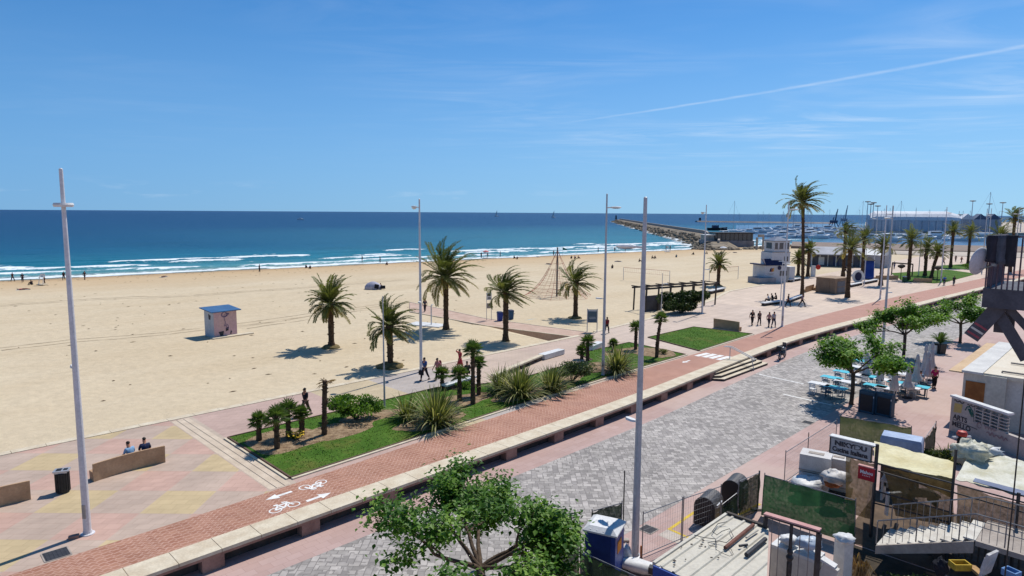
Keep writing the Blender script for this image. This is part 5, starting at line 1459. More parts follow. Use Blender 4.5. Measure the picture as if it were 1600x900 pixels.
for i, (px, py, k, c1, lb) in enumerate(BEACH):
    pk = {'w': ('walk', 1., None), 's': ('stand', 1., None), 'g': ('ground',), 'l': ('lie',)}[k]
    P = ats(px, py)
    if 'platform' in lb: P.z += .3
    if k == 'l':
        tq = MB(); tq.box((0, 0, .02), (.9, 1.9, .03)); tw = tq.build('towel', cloth(*[(200, 120, 130), (226, 222, 214), (120, 150, 180)][i % 3])); tw.location = P; tw.rotation_euler = (0, 0, R(60 + 17 * i)); tag(tw, 'beach towel under the ' + lb.split(' in ')[0].split(' lying')[0].replace('figure', 'sunbather') + ' by position %s' % ('left', 'middle', 'right')[i % 3] if 0 else 'towel spread under the ' + lb, 'towel')
    person(lb, P + Vector((0, 0, .03 if k == 'l' else 0)), 60 + 17 * i if k == 'l' else (40 * i) % 360, pk, c1, (c1[0] // 2 + 20, 44, 56), fine=False, skin=M_SKIND if i % 3 else M_SKIN)
o = thing('dog', 'dark dog standing on the far sand beside its walker', 'dog', at(1315, 428)); J = dict(pe=((0, 0, .5), .12), ch=((.5, 0, .52), .15), nk=((.68, 0, .66), .09), hd=((.78, 0, .76), .085), mz=((.93, 0, .72), .045), t1=((-.14, 0, .55), .03), t2=((-.36, 0, .7), .02)); E_ = [('pe', 'ch'), ('ch', 'nk'), ('nk', 'hd'), ('hd', 'mz'), ('pe', 't1'), ('t1', 't2')]
for k, s in (('l', -.1), ('r', .1)):
    J.update({'fa' + k: ((.5, s, .4), .07), 'fb' + k: ((.48, s, .2), .04), 'fc' + k: ((.52, s, .03), .035), 'ha' + k: ((.06, s, .36), .08), 'hb' + k: ((-.1, s, .2), .04), 'hc' + k: ((-.04, s, .03), .035), 'er' + k: ((.74, s * .7, .87), .025)}); E_ += [('ch', 'fa' + k), ('fa' + k, 'fb' + k), ('fb' + k, 'fc' + k), ('pe', 'ha' + k), ('ha' + k, 'hb' + k), ('hb' + k, 'hc' + k), ('hd', 'er' + k)]
me = skin_mesh({k: (Vector(v[0]), v[1]) for k, v in J.items()}, E_, 'pe'); me.materials.append(mat('dark_fur', (.03, .025, .02), (.05, .04, .035), 9, .9)); b = bpy.data.objects.new('body', me); COL.objects.link(b); b.parent = o; q = MB(); q.tube([(.62, .0, .74), (.7, .06, .66), (.72, -.02, .6), (.64, -.07, .66), (.62, 0, .74)], .012, 4); q.build('collar', cloth(170, 50, 50), o)
# ------------------------------------------------------------------ harbour
WZ = -1.42
M_ROCK = mat('rock', S(168, 152, 130), S(104, 94, 82), .35, .95, .5, 1.2, bdist=.3); M_ROCKD = mat('wet_rock', S(92, 84, 74), S(64, 58, 52), .5, .9)
toe = [at(956, 346.5, WZ), at(975, 352, WZ), at(1010, 362, WZ), at(1060, 375, WZ), at(1088, 387, WZ), at(1098, 391.5, WZ)]
o = thing('breakwater', 'long curving stone breakwater reaching out to sea with its crest wall', 'breakwater', (0, 0, 0)); core = MB(); cr = MB(); rk = MB(); r = random.Random(2); secs = []; cs = []; path = []
for A, B in zip(toe, toe[1:]):
    for k in range(14): path.append(A.lerp(B, k / 14))
tw = lambda i: 1 - .62 * max(0, (i / len(path) - .62) / .38)
for i, P in enumerate(path):
    d = (path[min(i + 1, len(path) - 1)] - path[max(i - 1, 0)]).normalized(); n_ = Vector((-d.y, d.x, 0))
    if n_.x < 0: n_ = -n_
    secs.append([P + n_ * x + Vector((0, 0, z)) for x, z in ((-1, -1), (9 * tw(i), 3.6 * tw(i)), (18 * tw(i), 3.6 * tw(i)), (27 * tw(i), -1))]); cs.append([P + n_ * x + Vector((0, 0, z)) for x, z in ((12 * tw(i), 3.5 * tw(i)), (12 * tw(i), 5.3 * tw(i)), (13.2 * tw(i), 5.3 * tw(i)), (13.2 * tw(i), 3.5 * tw(i)))])
core.loft(secs); core.build('core', M_ROCK, o); cr.loft(cs[:int(len(cs) * .86)]); cr.build('crest_wall', M_CONC, o)
for i, P in enumerate(path[:-1]):
    Q = path[i + 1]; L = (Q - P).length; d = (Q - P).normalized(); n_ = Vector((-d.y, d.x, 0)); n_ = n_ if n_.x > 0 else -n_
    for k in range(int(L / 1.5 * 1.1) + 2):
        u, x = r.random(), r.uniform(-2.5, 6.5) * tw(i); z = WZ + max(0, min(5, x * .42)) + r.uniform(-.3, .4); s = r.uniform(.6, 1.3)
        rk.blob(P.lerp(Q, u) + n_ * x + Vector((0, 0, z - WZ)), (s * r.uniform(.8, 1.3), s, s * r.uniform(.6, .9)), 4, 6, .5, 1.3, i * 7 + k)
rk.build('armour_stones', M_ROCK, o)['kind'] = 'stuff'
q = MB(); r = random.Random(6); fr_ = [at(1086, 390, -1.2), at(1110, 391, -1.0), at(1150, 391, -.9), at(1200, 388, -.8), at(1240, 384, -.8)]
for A, B in zip(fr_, fr_[1:]):
    for k in range(34): s = r.uniform(.5, 1.15); v = A.lerp(B, r.random()) + Vector((r.uniform(-1, 1), r.uniform(-1.5, 3.5), r.uniform(-.2, .35))); q.blob(v, (s * 1.2, s, s * .8), 4, 7, .5, 1.4, k)
kind(q.build('shore_rocks', M_ROCK), 'stuff')
# foam along the foot of the breakwater
q = MB(); r = random.Random(3)
for i, P in enumerate(path[:-1]):
    Q = path[i + 1]; d = (Q - P).normalized(); n_ = Vector((-d.y, d.x, 0)); n_ = n_ if n_.x > 0 else -n_; w0, w1 = r.uniform(2.0, 7), r.uniform(2.0, 7)
    if r.random() < .8: m_ = (P + Q) / 2; q.add([P - n_ * 1 + Z3 * .35, m_ - n_ * w0 + Z3 * .3, Q - n_ * 1 + Z3 * .35, m_ + n_ * 1 + Z3 * .5], [(0, 1, 2, 3)])
kind(q.build('surf', mat('surf_foam', (.8, .82, .83), (.6, .66, .68), .3, .9)))
o = thing('beacon', 'small dark beacon tower at the tip of the breakwater', 'beacon', at(962.5, 343, 2.6)); q = MB(); q.lathe([(1.9, 0), (1.5, .8), (1.1, 4.5), (1.6, 4.7), (1.6, 5.1), (.8, 5.2), (.8, 6.6), (0, 7.2)], 10); q.build('tower', mat('beacon_dark', S(70, 84, 100), S(54, 66, 80), .8), o); q = MB(); q.lathe([(.9, 5.3), (.9, 6.4)], 10); q.build('lantern', M_GLASS, o)
o = thing('far_breakwater', 'thin far breakwater line across the harbour mouth', 'breakwater', (0, 0, 0)); A, B, C_ = at(1088, 346.8, WZ), at(1180, 348.3, WZ), at(1300, 349.5, WZ); q = MB(); w = Vector((0, 10, 0)); q.loft([[P - w + Z3 * -1, P - w * .3 + Z3 * 2.2, P + w * .3 + Z3 * 2.2, P + w - Z3] for P in (A, B, C_)]); q.build('mound', mat('far_stone', S(150, 142, 140), S(132, 124, 122), .1), o); q = MB(); q.box(A + Vector((6, 0, 4.5)), (3, 3, 5)); q.build('end_light', mat('beacon_dark', S(70, 84, 100)), o)
# restaurant on the rocks
A, B = at(1104, 385.5, -1), at(1178, 386, -1); d = B - A; o = thing('harbour_restaurant', 'low dark glazed restaurant above the rocks at the end of the beach', 'building', A, math.atan2(d.y, d.x)); L = d.length
q = MB(); q.box((L / 2, 6, 1.2), (L, 12, 2.7)); q.build('terrace_wall', mat('terrace_grey', S(150, 148, 152), S(128, 126, 132), .5), o); q = MB(); q.box((L * .6, 6, 4.0), (L * .8, 9, 2.9)); q.build('glazed_front', M_GLASS, o); q = MB(); q.box((L * .6, 6, 5.62), (L * .84, 10, .32)); q.build('roof', mat('roof_dark', S(60, 58, 62), S(48, 46, 50), .6), o); q = MB(); q.box((L * .1, 6, 3.6), (L * .18, 8, 2.1)); q.build('side_room', M_CONC, o); q = MB(); q.box((L * .1, 6, 4.72), (L * .2, 9, .14)); q.build('side_roof', M_WHITE, o)
for i in range(9): q = MB(); q.box((L * (.24 + .09 * i), 1.45, 4.0), (.18, .1, 2.9)); q.build('mullion', M_TIMB, o)
o = thing('gangway_frame', 'pale concrete gate frame on the rocks right of the dark restaurant', 'frame', at(1176, 391, -1), .2); q = MB(); q.box((1.6, 0, 2.4), (.6, .6, 4.8)); q.build('left_pillar', M_CONC, o)
q = MB(); q.box((3.2, .0, 5.4), (2.4, .55, 1.0)); q.box((4.2, 0, 2.4), (.6, .5, 4.9)); q.build('beam', M_CONC, o)
# quay, aprons, mole
def flat(name, pix, z0, z1, m):
    q = MB(); q.prism([tuple(at(x, y, z1).xy) for x, y in pix], z0, z1); return kind(q.build(name, m))


M_APR = mat('port_apron', S(206, 190, 172), S(180, 166, 150), .06)
flat('quay', [(1236, 384), (1330, 388), (1420, 391), (1500, 392), (1640, 394), (1640, 386), (1500, 383), (1420, 381.5), (1330, 379.5), (1238, 377.5)], -2, .35, mat('quay_brown', S(150, 128, 112), S(126, 108, 94), .2))
flat('port_yard', [(1330, 392), (1420, 398), (1660, 404), (1660, 386), (1420, 386), (1330, 384)], -2, .1, M_APR)
flat('port_mole', [(1352, 361.5), (1640, 364), (1640, 347), (1352, 347)], -2, .6, M_APR)
flat('marina_water', [(1150, 372), (1230, 379), (1420, 383), (1660, 387), (1660, 348.6), (1290, 349.8), (1150, 352)], -1.6, -1.36, mat('harbour_water', S(60, 96, 130), S(44, 78, 112), .05, .25, .3, .4, spec=.3, bdist=.3))
M_HULL = mat('boat_white', (.86, .86, .86), (.8, .8, .8), .6, .4); M_HULLB = mat('boat_navy', S(46, 60, 96), S(60, 74, 108), .6, .4); M_DECK = mat('boat_cover', S(96, 128, 168), S(120, 146, 178), .5)


def boat_hull(q, L, Wd, H):
    secs = []
    for x, w, k in ((-.5, .8, 0), (-.2, 1, 0), (.15, .95, .05), (.38, .55, .18), (.5, .06, .35)): secs.append([Vector((x * L, -w * Wd / 2, H * (1 + k))), Vector((x * L, -w * Wd * .3, -.4 + k)), Vector((x * L, w * Wd * .3, -.4 + k)), Vector((x * L, w * Wd / 2, H * (1 + k)))])
    q.loft(secs)


mb_ = thing('motor_boat', 'white motor boat moored in the crowded marina', 'boat', at(1135, 366, WZ), .3, 'motor boats moored in the marina')
q = MB(); boat_hull(q, 9, 3.0, 1.1); q.build('hull', M_HULL, mb_); q = MB(); q.loft([[Vector((x, -w, z)), Vector((x, w, z)), Vector((x, w * .8, z + h)), Vector((x, -w * .8, z + h))] for x, w, z, h in ((-2.6, 1.1, 1.1, 1.2), (.6, 1.1, 1.1, 1.3), (2.2, .8, 1.2, .2))]); q.build('cabin', M_HULL, mb_); q = MB(); q.box((-1, 0, 1.95), (3.0, 2.06, .4)); q.build('window_band', M_GLASS, mb_)
sb = thing('sailing_boat', 'moored sailing boat with tall bare mast in the marina', 'boat', at(1143, 362, WZ), .2, 'sailing boats moored in the marina')
q = MB(); boat_hull(q, 11, 3.2, 1.1); q.build('hull', M_HULL, sb); q = MB(); q.box((.3, 0, 1.35), (4, 1.6, .6)); q.build('cabin', M_HULL, sb); q = MB(); q.tube([(.8, 0, 1), (.8, 0, 15)], [.11, .07], 6); q.build('mast', M_POLEG, sb); q = MB(); q.tube([(.8, 0, 2.2), (-3.8, 0, 2.3)], .12, 6); q.build('boom', M_DECK, sb); q = MB(); q.tube([(.8, 0, 15), (5.3, 0, 1.4)], .025, 3); q.tube([(.8, 0, 15), (-5.4, 0, 1.2)], .025, 3); q.build('rigging', M_POLEG, sb)
r = random.Random(9); MOT = [(1172, 365), (1187, 364), (1200, 362), (1213, 366), (1224, 371), (1229, 363), (1245, 364), (1236, 372), (1252, 371), (1247, 358), (1262, 372), (1268, 366), (1277, 362), (1281, 373), (1285, 369), (1292, 365), (1299, 371), (1296, 360), (1306, 367), (1318, 365), (1324, 361), (1330, 366), (1304, 361), (1258, 360), (1347, 374), (1362, 376), (1340, 369), (1335, 362), (1218, 358), (1206, 370), (1375, 375), (1390, 378), (1436, 372), (1452, 374), (1466, 373), (1478, 376), (1496, 375), (1515, 377), (1240, 366), (1273, 369), (1312, 372)]
for i, (x, y) in enumerate(MOT): dup(mb_, at(x, y, WZ), r.uniform(-.6, .9), None, None, r.uniform(1.1, 1.9))
for i, (x, y, s) in enumerate([(1162, 361, .8), (1182, 363, 1.0), (1199, 360, 1.0), (1168, 360, .75), (1223, 357, 1.), (1222, 364, 1.1), (1236, 361, 1.), (1256, 362, 1.3), (1266, 359, 1.05), (1283, 361, 1.2), (1293, 358, 1.25), (1310, 372, .8), (1339, 362, 1.2), (1343, 361, 1.7), (1372, 371, 1.1), (1377, 369, 1.2), (1381, 370, 1.0), (1395, 368, 1.), (1401, 371, 1.5), (1413, 370, 1.), (1427, 371, 1.), (1447, 372, 1.15), (1461, 373, .9), (1473, 371, 1.2), (1494, 372, 1.1), (1510, 373, .9), (1537, 371, 1.9), (1529, 370, 1.0), (1240, 356, .9), (1330, 358, .7)]): dup(sb, at(x, y, WZ), r.uniform(-.8, .8), None, None, s)
r2 = random.Random(31)
for i in range(26): dup(sb, at(r2.uniform(1185, 1560), r2.uniform(359, 373), WZ), r2.uniform(-.8, .8), None, None, r2.uniform(.7, 1.25))
o = dup(sb, at(1143, 364, WZ), 0, 'tallest mast sailing boat moored behind the dark restaurant', 'sailing boats moored in the marina', 1.55); sb.location = at(1153, 361, WZ)
o = thing('fishing_boat', 'dark hulled old boat moored left of the marina above the restaurant', 'boat', at(1121, 360, WZ), .1); q = MB(); boat_hull(q, 17, 5, 2.2); q.build('hull', mat('black_hull', (.03, .03, .035)), o); q = MB(); q.box((-2, 0, 3.2), (5, 3, 2.2)); q.build('wheelhouse', M_HULLB, o); q = MB(); q.tube([(1, 0, 2), (1, 0, 8)], .15, 6); q.build('mast', M_POLEG, o)
o = thing('pontoon', 'long dark floating pontoon across the marina', 'pontoon', (0, 0, 0)); A, B = at(1215, 356, WZ), at(1425, 359.5, WZ); q = MB(); q.bar(A + Z3 * .6, B + Z3 * .6, 5, 1.4); q.build('deck', mat('pontoon_blue', S(70, 92, 130), S(58, 78, 112), .3), o)
for i in range(8): q = MB(); P = A.lerp(B, (i + .5) / 8); q.tube([P, P + Z3 * 3], .3, 6); q.build('pile', M_POLEG, o)
# warehouse, cranes, mast lights
A, B = at(1361, 361, .6), at(1500, 363, .6); d = B - A; L = d.length; o = thing('port_warehouse', 'very long grey port warehouse with rounded white roof behind the marina', 'warehouse', A, math.atan2(d.y, d.x)); q = MB(); q.box((L / 2, 12, 4.2), (L, 24, 8.0)); q.build('walls', mat('ware_grey', S(214, 218, 226), S(196, 200, 210), .1), o)
q = MB(); q.loft([[Vector((x, 12 + math.cos(a) * 12.6, 8.0 + math.sin(a) * 6.5 * k)) for a in [PI * j / 8 for j in range(9)]] for x, k in ((-1, .6), (2.5, 1), (L - 6, 1), (L, .7))]); q.build('roof', mat('ware_roof', S(236, 238, 242), S(222, 224, 230), .05), o)
for i in range(13): q = MB(); q.box((L * (i + .5) / 13, -.04, 4.2), (.6, .2, 8.2)); q.build('pilaster', mat('ware_dark', S(176, 182, 196), None, .2), o)
A, B = at(1500, 362, .6), at(1562, 363, .6); d = B - A; L = d.length; o = thing('port_shed', 'slate coloured sawtooth port shed right of the long warehouse', 'warehouse', A, math.atan2(d.y, d.x)); q = MB(); q.box((L / 2, 12, 4.5), (L, 24, 9)); q.build('walls', mat('ware_dark', S(112, 118, 132)), o)
for i in range(3): q = MB(); q.prism([(0, 0), (L / 3 - .2, 0), (L / 3 - .2, 1.0), (L / 6, 4.0)], 0, 24); q.v = [Vector((L * i / 3 + v.x, v.z, 9.01 + v.y)) for v in q.v]; q.build('roof_bay', mat('ware_roof2', S(96, 110, 134), S(84, 96, 118), .1) if i else MATS['ware_roof'], o)


def crane(label, loc, h, jib, c1, ang):
    o = thing('harbour_crane', label, 'crane', loc, 0); m = mat('crane_%d' % c1[2], S(*c1), None, .2, .6); q = MB()
    for sx in (-1, 1):
        for sy in (-1, 1): q.bar((sx * 4, sy * 4, 0), (sx * 2, sy * 2, h * .45), .7)
    q.box((0, 0, h * .46), (5, 5, 1)); q.build('portal', m, o); q = MB(); q.box((0, 0, h * .56), (6, 5, h * .18)); q.build('cab', m, o); q = MB(); E_ = Vector((math.cos(ang) * jib, 0, h * .6 + math.sin(ang) * jib)); B_ = Vector((1.5, 0, h * .6))
    q.bar(B_ + Vector((0, -.9, 0)), E_, .6); q.bar(B_ + Vector((0, .9, 0)), E_, .6); q.bar(B_ + Vector((-1, 0, h * .3)), E_, .25)
    for k in range(8): P = B_.lerp(E_, k / 8); q.bar(P + Vector((0, -.9 * (1 - k / 8), 0)), B_.lerp(E_, (k + 1) / 8) + Vector((0, .9 * (1 - k / 8), 0)), .25)
    q.build('jib', m, o); q = MB(); q.bar((-1, 0, h * .6), (0, 0, h * .92), .7); q.build('tower', m, o)


crane('dark blue harbour crane with raised jib above the windswept far palm', at(1302, 356, WZ), 12, 13, (84, 98, 124), R(74)); crane('pale grey harbour crane further away than the dark blue one', at(1318, 353, WZ), 14, 17, (150, 166, 184), R(78))
for i, (x, y, h, lb) in enumerate([(1353, 361, 21, 'leftmost port floodlight mast'), (1358, 362, 19, 'second port floodlight mast from the left'), (1362, 362, 20, 'third port floodlight mast, close behind the second'), (1369, 361, 18, 'port floodlight mast at the warehouse corner'), (1516, 362, 22, 'port floodlight mast above the sawtooth shed'), (1542, 362, 20, 'port floodlight mast left of the tall right palm'), (1563, 362, 21, 'port floodlight mast behind the tall right palm'), (1594, 362, 17, 'port floodlight mast at the right edge'), (1497, 362, 12, 'low port floodlight mast in front of the warehouse')]):
    o = thing('floodlight_mast', lb, 'light mast', at(x, y, .6), .3 * i, 'floodlight masts of the port'); q = MB(); q.tube([(0, 0, 0), (0, 0, h)], [.4, .2], 7); q.build('mast', M_POLEG, o); q = MB(); q.lathe([(.3, h - .3), (2.0, h), (2.0, h + .5), (.3, h + .7)], 8); q.build('lamp_ring', M_CONC, o)
# beach bar, marquee, slide, gym frame and small far things
A, B = at(1270, 416), at(1347, 418); d = B - A; L = d.length; o = thing('beach_bar', 'low grey roofed beach bar with open dark front on the far sand', 'beach bar', A, math.atan2(d.y, d.x)); q = MB(); q.box((L / 2, 5, 1.5), (L, 6, 3.0)); q.build('walls', mat('bar_grey', S(120, 120, 126), S(90, 90, 98), .6), o); q = MB(); q.loft([[Vector((x, y, z)) for y, z in ((-.5, 3.0), (4.5, 4.6), (9, 3.6), (9, 3.4), (-.5, 2.8))] for x in (-.5, L + .5)]); q.build('roof', mat('bar_roof', S(190, 190, 194), S(170, 170, 176), .4), o)
for i in range(7): q = MB(); q.box((L * i / 6, 1.9, 1.5), (.2, .18, 3.0)); q.build('post', M_WHITE, o)
for i in range(3): q = MB(); q.box((L * (.2 + .3 * i), 1.95, 1.25), (L * .12, .08, 1.9)); q.build('menu_panel', [M_WHITE, M_HULLB, M_CONC][i], o)
A, B = at(1330, 416), at(1375, 419); d = B - A; o = thing('marquee', 'white walled marquee beside the beach bar', 'marquee', A, math.atan2(d.y, d.x)); L = d.length; q = MB(); q.box((L / 2, 3, 1.5), (L, 6, 3)); q.build('walls', mat('canvas', S(196, 194, 196), S(180, 178, 182), .6), o); q = MB(); q.loft([[Vector((x, y, z)) for y, z in ((-.3, 3.0), (3, 4.3), (6.3, 3.0), (3, 3.02))] for x in (-.3, L + .3)]); q.build('roof', M_WHITE, o)
o = thing('slide', 'blue slide structure with a dark roof on the plaza', 'slide', at(1357, 436), R(65)); q = MB(); q.loft([[Vector((x, -.8, z)), Vector((x, .8, z)), Vector((x, .8, z + .4)), Vector((x, -.8, z + .4))] for x, z in ((-1.6, .2), (-.4, 1.6), (.4, 3.2))]); q.build('chute', mat('slide_blue', S(54, 84, 160), S(44, 70, 140), 1), o); q = MB(); q.box((1.0, 0, 1.7), (1.0, 1.6, 3.3)); q.build('tower', mat('slide_tower', S(96, 104, 96), S(120, 116, 100), 1), o); q = MB(); q.loft([[Vector((1 + x * s, y * s, z)) for x, y in ((-1, -1), (1, -1), (1, 1), (-1, 1))] for z, s in ((3.6, 1), (4.3, .2))]); q.build('roof', M_TIMB, o)
o = thing('red_life_ring_post', 'white post with a red life ring by the low palms', 'life ring', at(1270, 432)); q = MB(); q.box((0, 0, 1.1), (.9, .3, 2.2)); q.build('post', M_WHITE, o); q = MB(); q.lathe([(.25, -.12), (.45, -.08), (.5, 0), (.45, .08), (.25, .12)], 14); q.v = [Vector((.9 + v.x, -.2 + v.z, 1.9 + v.y)) for v in q.v]; q.build('ring', mat('ring_red', S(214, 60, 50), None, 2), o)
o = thing('poster_column', 'white arched notice panel with a dark emblem beside the brown kiosk', 'notice', at(1340, 441)); q = MB(); q.lathe([(1.1, -.1), (1.1, .1)], 20); q.v = [Vector((v.x, v.z, max(0, 1.1 + v.y * 1.1))) for v in q.v]; q.build('panel', M_WHITE, o); q = MB(); q.lathe([(.45, -.02), (.8, -.02), (.8, .02), (.45, .02)], 18); q.v = [Vector((v.x * .8, -.13 + v.z * .5, 1.1 + v.y)) for v in q.v]; q.build('emblem', M_NAVY, o)
q = MB(); q.prism([tuple(at(x, y).xy) for x, y in ((1392, 427), (1412, 440), (1460, 443), (1478, 441), (1527, 428), (1480, 421.5))], -.02, .05); kind(q.build('lawn', M_LAWN)); q = MB(); q.prism([tuple(at(x, y).xy) for x, y in ((1455, 416), (1476, 420), (1530, 421), (1560, 417), (1520, 412))], -.02, .05); kind(q.build('lawn', M_LAWN))
bush('yellow green rounded shrub on the far lawn left of the dish', at(1519, 421), (2.4, 1.4, .9), 2600, 11, M_BUSH, .12)
for i, (x, y) in enumerate([(1407, 437), (1464, 440)]):
    o = thing('gym_frame', ['dark outdoor gym post behind the green bin', 'dark outdoor gym post left of the cyclists'][i], 'gym frame', at(x, y)); q = MB(); q.tube([(0, 0, 0), (0, 0, 2.6)], .07, 6); q.build('post', M_BLACK, o); q = MB(); q.lathe([(.2, 2.2), (.75, 2.5), (.75, 2.8), (.2, 3.0)], 8, sy=.5); q.build('head', M_TIMB, o)
o = thing('exercise_bar', 'long dark horizontal bar frame on the far lawn', 'gym frame', at(1393, 429)); A = at(1393, 429); B = at(1425, 432) - A; q = MB(); q.bar((0, 0, 2.5), B + Vector((0, 0, 2.5)), .25); q.build('bar', M_TIMB, o)
for P in (Vector((0, 0, 0)), B): q = MB(); q.bar(P, P + Vector((0, 0, 2.4)), .16); q.build('post', M_TIMB, o)
for px, py, lb, s in ((470, 343.5, 'tiny white motor yacht far out at sea', 1.3), (865, 340.5, 'tiny white sail boat far out at sea', 1.4), (776, 338.5, 'second tiny sail boat at the horizon', 1.5)):
    o = dup(mb_ if 'motor' in lb else sb, at(px, py, WZ), .3, lb, None, s); o['category'] = 'boat'
    if 'group' in o: del o['group']
    if 'sail' in lb: q = MB(); q.add([(1, 0, 2), (1, 0, 14), (-4, .3, 2.4)], [(0, 1, 2)]); q.build('sail', M_WHITE, o)
# ------------------------------------------------------------------ the street side
def atA(px, py, a):
    """point of a pixel on the upright plane that crosses the street at distance a"""
    d = ray(px, py); t_ = a / ((d.x + d.y) * S2)
    return Vector((d.x * t_, d.y * t_, CAMH + d.z * t_))


# painted marks on the cycle path
def flatbar(q, A, B, w, z=.009):
    n_ = (B - A).normalized().cross(Z3) * w / 2; o_ = Vector((0, 0, z)); q.add([A + n_ + o_, B + n_ + o_, B - n_ + o_, A - n_ + o_], [(0, 3, 2, 1)])


for x0, y0, x1, y1 in ((1088, 556.4, 1106.7, 552), (1099.6, 558.2, 1117.3, 553.4), (1110, 560, 1128, 555.2), (1121.8, 562.3, 1139.6, 557)):
    q = MB(); flatbar(q, at(x0, y0), at(x1, y1), .48); kind(q.build('zebra_bar', M_ROADW))


def arrow(A, B):
    q = MB(); d = (B - A).normalized(); n_ = d.cross(Z3); h = min(1.3, (B - A).length * .45); M_ = B - d * h
    flatbar(q, A, M_, .17); q.add([M_ + n_ * .26 + Z3 * .009, B + Z3 * .009, M_ - n_ * .26 + Z3 * .009], [(0, 2, 1)]); kind(q.build('painted_arrow', M_ROADW))


arrow(at(456, 768), at(415, 781.5)); arrow(at(479, 783.5), at(517, 770)); arrow(at(1078, 563), at(1066, 567))


def bikemark(c, dx, up):
    q = MB(); k = [0]
    P = lambda x, y: c + dx * x + up * y

    def ring(x, y, r_):
        for i in range(16):
            a0, a1 = 2 * PI * i / 16, 2 * PI * (i + 1) / 16; z = Vector((0, 0, .009))
            q.add([P(x + r_ * math.cos(a0), y + r_ * math.sin(a0)) + z, P(x + r_ * math.cos(a1), y + r_ * math.sin(a1)) + z, P(x + (r_ - .09) * math.cos(a1), y + (r_ - .09) * math.sin(a1)) + z, P(x + (r_ - .09) * math.cos(a0), y + (r_ - .09) * math.sin(a0)) + z], [(0, 1, 2, 3)])
    ring(-.62, 0, .42); ring(.62, 0, .42)
    for i, (a, b) in enumerate((((-.62, 0), (-.25, .55)), ((-.25, .55), (.42, .6)), ((-.62, 0), (0, 0)), ((0, 0), (.42, .6)), ((0, 0), (-.3, .72)), ((.62, 0), (.38, .8)), ((.38, .8), (.15, .85)), ((-.45, .74), (-.15, .74)))): flatbar(q, P(*a), P(*b), .09, .0105 + .0008 * i)
    kind(q.build('painted_bicycle', M_ROADW))


da, db = ab(1, 0), ab(0, 1)
bikemark(at(489, 757.5), da * -.66, db * -.6); bikemark(at(445, 793), da * .66, db * .6)
# steps with a handrail
fl, fr2 = toab(at(1131.6, 592, ROAD + .19)), toab(at(1194.7, 566, ROAD + .19)); print('steps', fl, fr2)
o = thing('street_steps', 'three pale steps down from the promenade to the cobbled road', 'steps', (0, 0, 0))
BK = FB(23.66)
for k in range(3):
    q = MB(); i_ = .36 * k; b0 = min(fl[1], fr2[1]) + .36 * k
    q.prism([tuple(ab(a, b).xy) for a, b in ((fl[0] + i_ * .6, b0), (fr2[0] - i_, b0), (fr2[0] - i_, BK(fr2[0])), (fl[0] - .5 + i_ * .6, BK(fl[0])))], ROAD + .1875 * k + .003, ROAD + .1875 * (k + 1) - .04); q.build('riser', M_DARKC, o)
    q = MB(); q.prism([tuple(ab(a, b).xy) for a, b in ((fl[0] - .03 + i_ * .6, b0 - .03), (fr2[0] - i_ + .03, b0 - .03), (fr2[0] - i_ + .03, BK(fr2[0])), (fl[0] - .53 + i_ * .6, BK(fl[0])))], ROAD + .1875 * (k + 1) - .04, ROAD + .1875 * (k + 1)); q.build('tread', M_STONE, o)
o = thing('handrail', 'white double handrail slanting down over the street steps', 'handrail', (0, 0, 0)); am = fl[0] + (fr2[0] - fl[0]) * .62
for s in (0, .32):
    q = MB(); q.tube([ab(am + s - .5, 26.0, 1.05), ab(am + s - .3, 25.5, 1.05), ab(am + s + .2, 23.75, .25), ab(am + s + .25, 23.55, .1)], .04, 8); q.build('rail', M_WHITE, o)
q = MB(); q.tube([ab(am - .3, 25.5, 0), ab(am - .3, 25.5, 1.0)], .035, 6); q.build('post', M_POLEG, o); q = MB(); q.tube([ab(am + .15, 23.5, ROAD), ab(am + .15, 23.75, .2)], .035, 6); q.build('post', M_POLEG, o)
# motorcycle
mP = at(1222, 560, ROAD); o = thing('motorcycle', 'black motorcycle parked on the street beside the promenade wall', 'motorcycle', mP, PI / 4 + .1)
for x in (-.72, .74):
    q = MB(); q.tube([(x + .29 * math.cos(a), 0, .33 + .29 * math.sin(a)) for a in [2 * PI * k / 16 for k in range(17)]], .055, 6, False); w_ = q.build('tyre', M_BLACK, o)
    q = MB(); q.tube([(x, -.05, .33), (x, .05, .33)], .1, 8)
    for k in range(5): a = 2 * PI * k / 5; q.bar((x, 0, .33), (x + .26 * math.cos(a), 0, .33 + .26 * math.sin(a)), .03)
    q.build('rim', M_STEEL, w_)
q = MB(); q.loft([[Vector((x, math.cos(k * PI / 3) * w, z + math.sin(k * PI / 3) * h)) for k in range(6)] for x, w, z, h in ((-.5, .08, .55, .1), (-.2, .16, .5, .2), (.25, .17, .55, .22), (.5, .1, .75, .15))]); q.build('engine', M_IRON, o)
q = MB(); q.blob((.18, 0, .92), (.34, .17, .17), 8, 12, .05, 2); q.build('tank', mat('tank_paint', (.04, .04, .045), (.3, .3, .32), 3, .25, spec=.6), o, True); q = MB(); q.loft([[Vector((x, -w, z)), Vector((x, w, z)), Vector((x, w * .8, z + .1)), Vector((x, -w * .8, z + .1))] for x, w, z in ((-.85, .1, .92), (-.5, .16, .82), (-.1, .13, .8))]); q.build('seat', M_BLACK, o)
q = MB(); q.tube([(.74, -.09, .33), (.5, -.09, 1.02)], .03, 6); q.tube([(.74, .09, .33), (.5, .09, 1.02)], .03, 6); q.build('fork', M_STEEL, o); q = MB(); q.tube([(.3, -.4, 1.08), (.46, -.15, 1.1), (.46, .15, 1.1), (.3, .4, 1.08)], .02, 6); q.build('handlebar', M_BLACK, o); q = MB(); q.blob((.62, 0, .98), (.1, .1, .1), 6, 10, 0); q.build('headlight', M_LENS, o)
